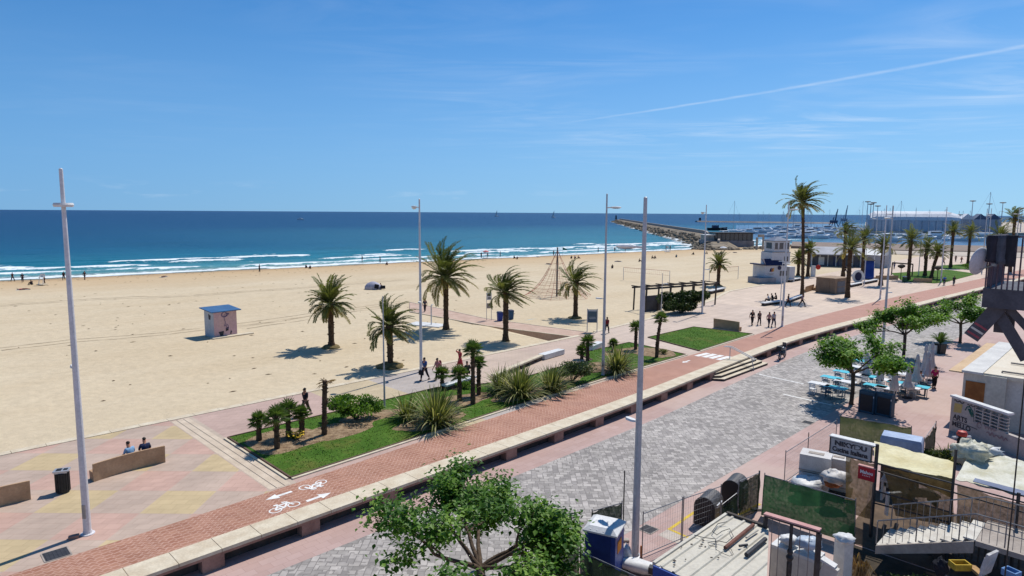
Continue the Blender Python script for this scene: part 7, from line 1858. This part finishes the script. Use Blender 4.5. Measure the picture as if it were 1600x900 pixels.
A2_ = 21.5; cl_, cr_ = atA(1204, 850, A2_), atA(1277, 867, A2_); o = thing('white_cabinet', 'white cabinet seen through the iron screen', 'cabinet', (0, 0, 0)); q = MB(); ca, cb_ = toab(cl_), toab(cr_); abbox(q, A2_, A2_ + .75, cb_[1], ca[1], ROAD, cl_.z); q.build('body', M_WHITE, o); q = MB(); abbox(q, A2_ - .012, A2_ - .003, (ca[1] + cb_[1]) / 2 + .02, ca[1] - .04, ROAD + .1, cl_.z - .1); q.build('door', M_RG, o); q = MB(); abbox(q, A2_ - .012, A2_ - .003, cb_[1] + .04, (ca[1] + cb_[1]) / 2 - .02, ROAD + .1, cl_.z - .1); q.build('door', M_RG, o)
for i, (u, s, lb) in enumerate(((.3, .26, 'crumpled white plastic bag on top of the white cabinet'), (.72, .34, 'larger pale blue plastic bag on top of the white cabinet'))):
    P = cl_.lerp(cr_, u) + ab(.35, 0) + Z3 * s * .55; q = MB(); q.blob((0, 0, 0), (s * 1.2, s, s * .6), 10, 16, .45, 3.5, i); ob = q.build('plastic_bag', M_WHITE if not i else mat('bag_blue', S(206, 216, 226), S(182, 196, 212), 4, .4), None, True); ob.location = P; tag(ob, lb, 'bag')
# wrapped boxes and things by the fence
M_WRAP = mat('white_wrap', S(226, 220, 214), S(208, 202, 196), 2, .5, .2, 6)
B0 = atA(1272, 760, 31.5); B0.z = ROAD; rzb = -PI / 4 + .22
for lb, z, sz, off in (('lower white wrapped crate of the stack behind the green netting', .15, (1.3, .95, .85), (0, 0)), ('upper white wrapped crate with vent slots on top of the stack', 1.06, (1.35, 1.0, .8), (.02, .0)), ('smaller white wrapped crate right behind the tall stack', 1.0, (.95, .8, .7), (.95, .55))):
    o = thing('wrapped_crate', lb, 'crate', B0 + Matrix.Rotation(rzb, 3, 'Z') @ Vector((off[0], off[1], z)), rzb); q = MB(); q.box((0, 0, sz[2] / 2), sz); q.build('box', M_WRAP, o); q = MB(); q.box((0, -.02, sz[2] + .012), (sz[0] * .5, sz[1] * .3, .02)); q.build('top_slot', M_CONC, o); q = MB(); q.box((0, 0, .06), (sz[0] + .02, sz[1] + .02, .05)); q.build('strap', M_CONC, o)
o = thing('pallet', 'wooden pallet carrying the wrapped crates', 'pallet', B0, rzb); q = MB()
for k in range(6): q.box((.3, -.6 + .3 * k, .12), (2.6, .2, .04))
for k in range(3): q.box((-.9 + 1.2 * k, .15, .05), (.1, 1.7, .098))
q.build('boards', M_TIMB, o)
o = thing('pallet', 'second pallet stacked with crates under the smaller one', 'crate', B0 + Matrix.Rotation(rzb, 3, 'Z') @ Vector((.95, .55, .15)), rzb); o.name = 'base_crate'; q = MB(); q.box((0, 0, .42), (.98, .84, .84)); q.build('box', M_WRAP, o); q = MB(); q.box((0, 0, .2), (1.0, .86, .05)); q.build('strap', M_CONC, o)
for x, y, z, s, lb, m_ in ((1262, 757, .3, .6, 'crumpled pale plastic sheet in front of the wrapped crates', M_WHITE), (1306, 745, .9, .5, 'white crumpled cloth draped right of the wrapped crates', M_WRAP), (1302, 756, .5, .28, 'orange brown clay pot among the white cloths', mat('clay', S(190, 116, 70), S(160, 92, 54), 3))):
    P = atA(x, y, 30.5); q = MB(); q.blob((0, 0, 0), (s * 1.3, s, s * .6), 10, 16, .5, 3, int(x)); ob = q.build('plastic_sheet' if m_ is M_WHITE else ('cloth' if m_ is M_WRAP else 'clay_pot'), m_, None, True); ob.location = P; tag(ob, lb, 'pot' if 'pot' in lb else 'sheet')
SOIL = 1
P = atA(1409, 690, 34.5); hcv = atA(1409, 681, 34.5).z - ROAD; P.z = ROAD; o = thing('covered_table', 'piece of furniture under a pale blue cover behind the tarpaulin roof', 'furniture', P, -PI / 4 + .15); q = MB(); q.loft([[Vector((x * s, y * s, z)) for x, y in ((-.85, -.5), (.85, -.5), (.85, .5), (-.85, .5))] for z, s in ((hcv - .8, 1.04), (hcv - .12, 1), (hcv, .95))]); q.build('cover', mat('cover_blue', S(196, 210, 230), S(150, 168, 200), 1.2, .6, .3, 5), o); q = MB(); q.box((0, 0, (hcv - .8) / 2), (1.5, .9, hcv - .8)); q.build('base', M_DARKC, o)
bush('low green hedge between the narrow netting and the dark heater', gz(1464, 722), (1.2, .5, .45), 1500, 21, M_DBUSH, .07); phormium('spiky yucca growing at the end of the low hedge', gz(1483, 722), 60, 1.1, 31, .1)
# ------------------------------------------------------------------ tarpaulin terrace with sign
ZT = 2.35
M_TARP = mat('yellow_tarp', S(232, 222, 176), S(204, 186, 128), .9, .5, .5, 5, lo=.35, hi=.7, bdist=.06); M_TARP2 = mat('pale_tarp', S(230, 226, 208), S(196, 190, 160), 1.6, .5, .6, 5, bdist=.08); M_TARPB = mat('blue_tarp', S(120, 130, 156), S(98, 108, 136), 1.5, .6)


def tarp(q, c, nx=24, ny=12, amp=.07, sag=.12, seed=0, th=.02):
    for s in (0, -th):
        base = len(q.v)
        for j in range(ny + 1):
            for i in range(nx + 1):
                u, v = i / nx, j / ny; P = Vector(c[0]).lerp(Vector(c[1]), u).lerp(Vector(c[3]).lerp(Vector(c[2]), u), v)
                P.z += amp * noise.noise(Vector((P.x * 1.7, P.y * 1.7, seed))) + amp * .5 * noise.noise(Vector((P.x * 5, P.y * 5, seed))) - sag * math.sin(PI * u) * math.sin(PI * v) + s; q.v.append(P)
        for j in range(ny):
            for i in range(nx): k = base + j * (nx + 1) + i; q.f.append((k, k + 1, k + nx + 2, k + nx + 1)); q.m.append(0); q.t.append(0)


q = MB(); q.prism([tuple(ab(a, b).xy) for a, b in ((27.4, 8.2), (33.5, 8.6), (33.5, -2), (27.4, -2))], ROAD - .05, ROAD + .012); kind(q.build('terrace_shade_sheet', mat('terrace_shade_brown', S(118, 98, 80), S(84, 70, 58), 1.2, .95, .5, 6)))  # dark sheet over the pink paving: shade under the tarpaulin roof, painted in
q = MB(); q.prism([tuple(ab(a, b).xy) for a, b in ((22.2, 6.6), (27.3, 7.9), (27.3, -2), (22.2, -2))], ROAD - .05, ROAD + .008); kind(q.build('yard_shade_sheet', mat('yard_shade_brown', S(84, 72, 58), S(58, 52, 42), 1.6, .95, .6, 6)))  # darker sheet below the stairs, its colour stands in for the yard's shade
o = thing('tarp_terrace', 'restaurant terrace roofed with yellowish tarpaulin over a black steel frame', 'terrace', (0, 0, 0))
R1 = [at(1366, 724, ZT), at(1491, 748, ZT), at(1493, 722, ZT), at(1366, 689, ZT)]
q = MB(); tarp(q, R1, seed=1); q.build('yellow_roof', M_TARP, o, True)
A, B = R1[0].lerp(R1[1], .45), R1[1]; q = MB(); tarp(q, [A - Z3 * .35, B - Z3 * .75 - ab(.1, 0), B + ab(-.03, 0), A + ab(-.03, 0)], 18, 8, .09, 0, 7); q.build('hanging_flap', mat('tan_tarp', S(206, 178, 118), S(170, 138, 84), 1.2, .6, .4, 5), o, True)
R2 = [at(1493, 748, ZT), at(1660, 792, ZT), at(1660, 738, ZT), at(1522, 698, ZT + .1)]
q = MB(); tarp(q, R2, 26, 14, .10, .05, 2); q.build('pale_roof', M_TARP2, o, True)
q = MB(); A, B = at(1520, 752, ZT + .1), at(1660, 790, ZT + .1); tarp(q, [A, B, B + ab(.55, 0), A + ab(.55, 0) * .4 + ab(.2, 0)], 14, 4, .03, 0, 4); q.build('blue_strip', M_TARPB, o, True)
o = thing('tarp_heap', 'heap of crumpled pale yellow tarpaulin on the terrace roof corner', 'tarpaulin', at(1516, 712, ZT + .1)); q = MB(); q.blob((0, 0, .15), (.75, .6, .45), 14, 22, .6, 3.2, 9); q.build('tarpaulin', M_TARP2, o, True)
o = thing('tarp_heap', 'small white crumpled sheet hanging off the far edge of the terrace roof', 'tarpaulin', at(1540, 706, ZT + .1)); q = MB(); q.blob((0, 0, .05), (.6, .4, .22), 12, 20, .7, 3.5, 12); q.build('tarpaulin', M_WHITE, o, True)
AF = toab(R1[0])[0]; print('AF', AF)
o = thing('terrace_frame', 'black steel frame carrying the sign and the terrace roof', 'frame', (0, 0, 0))
for (x0, y0), (x1, y1), w in (((1371, 694), (1360, 838), .1), ((1494, 702), (1486, 850), .07), ((1592, 770), (1584, 905), .08)):
    P0, P1 = atA(x0, y0, AF - .15), atA(x1, y1, AF - .15); P1.x, P1.y = P0.x, P0.y; q = MB(); q.bar(P0, Vector((P0.x, P0.y, ROAD)), w); q.build('post', M_IRB, o)
for (x0, y0), (x1, y1) in (((1372, 724), (1640, 796)), ((1372, 736), (1640, 812)), ((1368, 767), (1490, 802)), ((1366, 786), (1490, 818)), ((1297, 706), (1372, 724))): q = MB(); q.bar(atA(x0, y0, AF - .15), atA(x1, y1, AF - .15), .04, .05); q.build('beam', M_IRB, o)
for (x0, y0), (x1, y1) in (((1372, 727), (1490, 760)), ((1496, 760), (1640, 808))):
    pass
q = MB(); c = [atA(1376, 738, AF), atA(1490, 768, AF), atA(1490, 752, AF), atA(1376, 724, AF)]
fence('brown translucent netting hanging below the yellow tarpaulin roof', atA(1400, 806, AF + .1), atA(1490, 822, AF + .1), atA(1380, 728, AF + .1), atA(1490, 754, AF + .1), M_NETB, False, False, .05, 11); fence('brown translucent netting hanging below the pale tarpaulin roof', atA(1496, 822, AF + .1), atA(1640, 858, AF + .1), atA(1496, 756, AF + .1), atA(1640, 800, AF + .1), M_NETB, False, False, .05, 12)
fence('brown netting left of the black sign post behind the red sign', atA(1322, 800, AF + .6), atA(1364, 812, AF + .6), atA(1322, 712, AF + .6), atA(1366, 724, AF + .6), M_NETB, False, False, .05, 13)
# the two signs
SA = AF - .22
cL, cR, dL, dR = atA(1298, 683, SA), atA(1362, 698, SA), atA(1297, 706, SA), atA(1360, 721, SA)
o = thing('restaurant_sign', 'grey sign board reading Cucina Italiana on the black frame', 'sign', dL, math.atan2((dR - dL).y, (dR - dL).x)); Ls = (dR - dL).length; Hs = cL.z - dL.z; print('sign', Ls, Hs)
q = MB(); q.box((Ls / 2, .04, Hs / 2), (Ls, .06, Hs)); q.build('board', mat('sign_grey', S(190, 190, 192), S(176, 176, 178), 2, .6), o)
q = MB()
for c_, d_ in (((Ls / 2, .03, Hs + .02), (Ls + .08, .1, .04)), ((Ls / 2, .03, -.02), (Ls + .08, .1, .04)), ((-.02, .03, Hs / 2), (.04, .1, Hs)), ((Ls + .02, .03, Hs / 2), (.04, .1, Hs))): q.box(c_, d_)
q.build('frame', M_IRB, o)
q = MB(); q.box((Ls / 2 + .05, .1, Hs + .065), (Ls + .2, .34, .05)); q.build('top_cover', M_WHITE, o)
tm = text_mesh('Cucina Italiana', Hs * .42, M_GRAFK, 'lettering', .004, .012); w_ = max(v.co.x for v in tm.data.vertices); tm.parent = o; tm.matrix_local = Matrix.Translation((Ls * .05, -.002, Hs * .16)) @ Matrix.Rotation(PI / 2, 4, 'X') @ Matrix.Diagonal((Ls * .88 / w_, 1, 1, 1))
tm = text_mesh('NIKYDU', Hs * .40, M_GRAFK, 'lettering', .003, .014); w_ = max(v.co.x for v in tm.data.vertices); tm.parent = o; tm.matrix_local = Matrix.Translation((Ls * .1, -.002, Hs * .58)) @ Matrix.Rotation(PI / 2, 4, 'X') @ Matrix.Diagonal((Ls * .8 / w_, 1, 1, 1))
tm = text_mesh('NIKYDU', Hs * .40, MATS['sign_grey'], 'letter_fill', .005, -.012); tm.parent = o; tm.matrix_local = Matrix.Translation((Ls * .1, -.005, Hs * .58)) @ Matrix.Rotation(PI / 2, 4, 'X') @ Matrix.Diagonal((Ls * .8 / w_, 1, 1, 1))
cL, cR, dL, dR = atA(1341, 727, SA), atA(1367, 734, SA), atA(1340, 747, SA), atA(1366, 754.5, SA)
o = thing('red_sign', 'small red projecting sign with white lettering below the grey sign', 'sign', dL, math.atan2((dR - dL).y, (dR - dL).x)); Ls = (dR - dL).length; Hs = cL.z - dL.z
q = MB(); q.box((Ls / 2, .06, Hs / 2), (Ls, .12, Hs)); q.build('panel', mat('sign_red', S(196, 30, 52), S(180, 22, 44), 3, .4), o); q = MB(); q.box((Ls / 2, .06, Hs + .02), (Ls + .04, .16, .04)); q.build('top_edge', mat('pink_rail', (1, 1, 1)), o)
tm = text_mesh('Mahou', Hs * .36, mat('sign_white', (.8, .78, .78), None, 4), 'lettering', .003, .006); w_ = max(v.co.x for v in tm.data.vertices); tm.parent = o; tm.matrix_local = Matrix.Translation((Ls * .12, -.004, Hs * .48)) @ Matrix.Rotation(PI / 2, 4, 'X') @ Matrix.Diagonal((Ls * .76 / w_, 1, 1, 1))
q = MB()
for k in range(5): q.box((Ls * (.3 + .1 * k), -.004, Hs * .34), (Ls * .045, .008, Hs * .06), 0, 0)
q.build('star_row', MATS['sign_white'], o)
# stair flight and yard below the terrace
o = thing('garden_stairs', 'pale stair flight with thin railings under the tarpaulin terrace', 'stairs', (0, 0, 0)); SAa = 26.0; s0, s1 = atA(1368, 852, SAa), atA(1520, 862, SAa); b_0, b_1 = toab(s0)[1], toab(s1)[1]; M_STEP = mat('step_stone', S(226, 220, 208), S(204, 196, 184), 2, .8); z0, z1 = s0.z, s1.z; print('stairs', b_0, b_1, z0, z1)
n = 9
for i in range(n):
    bb0, bb1 = b_0 + (b_1 - b_0) * i / n, b_0 + (b_1 - b_0) * (i + 1) / n; zz = z0 + (z1 - z0 + .55) * i / n; q = MB(); abbox(q, SAa + .12, SAa + 1.9, bb1 - .03, bb0, zz - .06, zz); q.build('step', M_STEP, o)
q = MB(); q.loft([[ab(a, b, z) for b, z in ((b_0, z0 - .35), (b_0, z0 - .02), (b_1, z0 + (z1 - z0 + .55) * (n - 1) / n - .02), (b_1, z0 + (z1 - z0 + .55) * (n - 1) / n - .45))] for a in (SAa + .02, SAa + .11)]); q.build('stringer', M_CONC, o)
zl = z0 + (z1 - z0 + .55) * (n - 1) / n; q = MB(); abbox(q, SAa + .05, SAa + 2.2, b_1 - 4, b_1 - .04, zl - .18, zl); q.build('landing', M_CONC, o)
for a_ in (SAa + .05, SAa + 1.95):
    q = MB(); top = [ab(a_, b_0, z0 + .95), ab(a_, b_1, zl + .95), ab(a_, b_1 - 4, zl + .95)]; q.tube(top, .03, 6); q.build('handrail', M_GALV, o); q = MB()
    for i in range(34):
        u = i / 33; b = b_0 + (b_1 - 4 - b_0) * u; zb = z0 + (zl - z0) * min(1, (b_0 - b) / (b_0 - b_1)); q.tube([ab(a_, b, zb + .05), ab(a_, b, zb + .93)], .011 if i % 6 else .026, 4)
    q.build('balusters', M_GALV, o)
o = thing('back_railing', 'row of dark slats on a low wall behind the stairs', 'railing', (0, 0, 0)); q = MB(); abbox(q, SAa + 2.5, SAa + 2.66, b_1 - 4, b_0 - 1.2, ROAD, ROAD + .35); q.build('low_wall', M_DARKC, o); q = MB()
for i in range(30): b = b_0 - 1.2 - (b_0 - 1.2 - b_1 + 4) * i / 29; q.bar(ab(SAa + 2.58, b, ROAD + .35), ab(SAa + 2.58, b, ROAD + 1.15), .05)
q.bar(ab(SAa + 2.58, b_0 - 1.2, ROAD + 1.18), ab(SAa + 2.58, b_1 - 4, ROAD + 1.18), .06); q.build('slats', M_TIMB, o)
for i, (x, y, lb, sz, m_) in enumerate(((1398, 768, 'stack of white boards behind the black frame', (1.0, .7, .9), M_WRAP), (1409, 748, 'pale covered bench behind the netting', (1.3, .5, .5), M_RW), (1438, 772, 'wooden table turned over behind the netting', (1.2, .8, .5), M_TIMB), (1395, 790, 'white upright panel behind the black frame', (.7, .15, 1.0), M_WHITE))):
    P = atA(x, y, AF + 1.0 + .3 * i); P.z = max(ROAD, P.z - .4); o = thing('stored_furniture', lb, 'furniture', P, .3 * i - .7); q = MB(); q.box((0, 0, sz[2] - .04), (sz[0], sz[1], .08)); q.build('top', m_, o)
    for sx in (-1, 1): q = MB(); q.box((sx * sz[0] * .42, 0, (sz[2] - .08) / 2), (.08, sz[1] * .9, sz[2] - .08)); q.build('side', m_, o)
P = atA(1345, 872, 23.6); P.z = ROAD
o = thing('dry_plant', 'shaggy brown dry plant in the yard under the stairs', 'plant', P); q = MB(); r = random.Random(5)
for i in range(140):
    az = r.uniform(0, 6.28); l = r.uniform(.5, 1.2); q.tint = r.random(); d = Vector((math.cos(az) * .5, math.sin(az) * .5, 1)); P0 = Vector((0, 0, r.uniform(.5, .9))); P1 = P0 + d * l * .5; P2 = P1 + Vector((math.cos(az) * .4, math.sin(az) * .4, -.6)) * l * .8; s = Vector((-math.sin(az), math.cos(az), 0)) * .02; q.add([P0 - s, P0 + s, P1 + s, P1 - s], [(0, 1, 2, 3)]); q.add([P1 - s, P1 + s, P2], [(0, 1, 2)])
q.build('leaves', M_DRY, o, tint=True); q = MB(); q.tube([(0, 0, 0), (0, 0, .9)], .14, 8); q.build('trunk', M_PTRUNK, o)
def yard(x, y, a): P = atA(x, y, a); P.z = ROAD; return P


bush('bright green leafy shrub at the bottom edge beside the dry plant', yard(1385, 905, 23.2), (.7, .5, .5), 1400, 41, M_BUSH, .06); bush('dark green shrub in the shade under the stairs', yard(1420, 872, 24.4), (1.1, .6, .6), 1500, 42, M_DBUSH, .07); phormium('green spiky plant at the foot of the white ledge', yard(1300, 900, 21.2), 60, .8, 43, .1)
P = yard(1318, 860, 23.0); o = thing('pillar', 'grey garden pillar with a white cloth thrown over its top', 'pillar', P, .4); hp = atA(1318, 842, 23.0).z - ROAD; q = MB(); q.box((0, 0, hp / 2), (.42, .42, hp)); q.build('shaft', M_RG, o); q = MB(); q.blob((0, 0, hp + .04), (.34, .3, .14), 8, 14, .5, 4, 3); q.build('cloth', M_WHITE, o, True)
o = thing('ledge', 'white ledge in the yard right of the iron screen', 'ledge', (0, 0, 0)); A, B = atA(1284, 872, 21.9), atA(1306, 886, 21.9); q = MB(); q.bar(A, B, .3, .08); q.build('top', M_WHITE, o); q = MB(); q.bar(A - Z3 * .4, B - Z3 * .4, .2, .7); q.build('base', M_RG, o)
for i, (x, y, lb, c1, s) in enumerate(((1500, 884, 'yellow crate under the stair landing', (206, 172, 60), (.5, .3, .2)), (1545, 880, 'white folded board leaning under the stair landing', (220, 216, 212), (.6, .08, .8)), (1470, 886, 'dark bin bag under the stairs', (40, 40, 48), (.5, .45, .6)), (1532, 897, 'tan wooden board under the stair landing', (200, 160, 110), (1.0, .3, .08)), (1580, 896, 'pale blue plastic tub at the bottom right corner', (120, 160, 210), (.36, .3, .2)))):
    P = atA(x, y, 24.2); P.z = ROAD + .3 if i else ROAD + .4; P.z = max(ROAD, atA(x, y, 24.2).z - s[2] / 2); nm = ['crate', 'board', 'bin_bag', 'board', 'tub'][i]; q = MB()
    if nm == 'bin_bag': q.blob((0, 0, s[2] / 2), (s[0] / 2, s[1] / 2, s[2] / 2), 8, 12, .4, 3, 2)
    elif nm in ('crate', 'tub'):
        x_, y_, z_ = s; q.box((0, 0, .02), (x_, y_, .04))
        for sg in (-1, 1): q.box((sg * x_ / 2, 0, z_ / 2 + .02), (.04, y_ + .04, z_)); q.box((0, sg * y_ / 2, z_ / 2 + .02), (x_ - .04, .04, z_))
    else: q.box((0, 0, s[2] / 2), s, 0, 0, .2); q.box((0, .05, s[2] * .5), (s[0] * .9, s[1] * .5, s[2] * .6), 0, 0, .2)
    ob = q.build(nm, cloth(*c1)); ob.location = P; ob.rotation_euler = (0, 0, .5 * i); tag(ob, lb, nm.replace('_', ' '))
o = thing('table_stack', 'low dark trestle in the yard carrying odds and ends', 'trestle', yard(1510, 900, 24.4), -.6); zt_ = .62; q = MB(); q.box((0, 0, zt_), (3.4, .9, .06)); q.build('top', M_TIMB, o)
for sx in (-1, 1): q = MB(); q.box((sx * 1.4, 0, zt_ / 2 - .02), (.1, .8, zt_ - .06)); q.build('leg', M_TIMB, o)
# ------------------------------------------------------------------ neighbour's balcony
BA = 23.4; M_BALC = mat('balcony_dark', S(98, 98, 106), S(78, 78, 86), 2, .8); fl0, fl1 = atA(1536, 450, BA), atA(1536, 480, BA); bL = toab(fl0)[1]; bR = bL - 4.5
o = thing('balcony', 'dark neighbouring balcony with slatted rail jutting in at the right edge', 'balcony', (0, 0, 0)); q = MB(); abbox(q, BA, BA + 3.2, bR, bL, fl1.z, fl0.z); q.build('slab', M_BALC, o)
zt_ = atA(1545, 369, BA).z
M_RAIL = mat('rail_plum', S(108, 92, 104), S(86, 72, 84), 3, .5)
q = MB(); q.bar(ab(BA + .06, bL, zt_), ab(BA + .06, bR, zt_), .06, .05); q.bar(ab(BA + .06, bL, zt_ - .02), ab(BA + 3.1, bL - .05, zt_ - .02), .05, .05); q.build('top_rail', M_RAIL, o)
for i in range(16): b = bL - .04 - .13 * i; q = MB(); q.bar(ab(BA + .06, b, fl0.z), ab(BA + .06, b, zt_ - .03), .03); q.build('baluster', M_RAIL, o)
for i in range(12): q = MB(); A = BA + .3 + .25 * i; q.bar(ab(A, bL - .05, fl0.z), ab(A, bL - .05, zt_ - .04), .03); q.build('baluster', M_RAIL, o)
for i, (x, w, c1, lb) in enumerate(((1553, .34, (58, 58, 70), 'left dark wetsuit hung over the balcony rail'), (1567, .34, (92, 98, 110), 'grey wetsuit hung over the middle of the balcony rail'), (1581, .26, (52, 54, 62), 'right dark garment hung over the balcony rail'))):
    P = atA(x, 371, BA - .06); q = MB(); secs = []
    for j in range(8):
        v = j / 7; secs.append([Vector((math.cos(a) * w * .5 * (1 - .15 * v + .12 * math.sin(3 * a + i)) * (1 + .12 * math.sin(7 * v + i)), math.sin(a) * .10 * (1 + .35 * math.cos(5 * a + 2 * v)), .06 - (.78 + .06 * i) * v)) for a in [2 * PI * k / 18 for k in range(18)]])
    q.loft(secs[::-1]); ob = q.build('hanging_garment', cloth(*c1), None, True); ob.location = P; ob.rotation_euler = (0, 0, -PI / 4); tag(ob, lb, 'garment')
P = atA(1530, 408, BA - .05); o = thing('satellite_dish', 'pale satellite dish at the left end of the balcony', 'satellite dish', P, R(24)); q = MB(); pr = [(0, .10), (.15, .095), (.28, .07), (.38, .03), (.42, .0), (.42, -.02), (.38, .01), (.28, .05), (.15, .075), (0, .08)]; q.lathe(pr, 24); M_ = Matrix.Rotation(R(100), 3, 'X'); q.v = [M_ @ v for v in q.v]; q.build('reflector', mat('dish_pale', S(206, 208, 214), S(190, 192, 200), 2, .5), o, True); q = MB(); q.tube([(0, .1, -.3), (0, -.4, -.1)], .015, 5); q.box((0, -.42, -.08), (.08, .12, .08)); q.build('feed_arm', M_GALV, o); q = MB(); q.tube([(0, .05, 0), (.3, .15, -.1)], .025, 6); q.build('mount', M_GALV, o)
A, B = atA(1562, 478, BA + .3), atA(1517, 527, BA + .3); o = thing('awning_arm', 'slanting dark board with red and white stripes hanging under the balcony', 'awning', (0, 0, 0)); q = MB(); q.bar(A, B, .06, .42); q.build('board', M_BALC, o)
for k in range(3): q = MB(); C1, C2 = A.lerp(B, .62 + .13 * k), A.lerp(B, .67 + .13 * k); q.bar(C1, C2, .075, .36); q.build('stripe', mat('stripe_red', S(176, 90, 100), None, 3) if k % 2 == 0 else M_RG, o)
for (x0, y0), (x1, y1), w in (((1556, 482), (1604, 562), .3), ((1575, 480), (1612, 520), .2)): q = MB(); q.bar(atA(x0, y0, BA + .4), atA(x1, y1, BA + .4), .1, w); q.build('strut', M_BALC, o)
q = MB(); q.bar(atA(1571, 482, BA + 1.0), atA(1568, 520, BA + 1.0), .1, .5); q.build('shade_panel', M_BALC, o)
P = atA(1590, 700, 22.5); q = MB(); q.tube([Vector((P.x, P.y, fl1.z + .02)), Vector((P.x + .02, P.y, 4)), Vector((P.x - .02, P.y, ROAD))], .02, 6); tag(q.build('cable', M_BLACK), 'thin black cable hanging from the balcony to the yard', 'cable')
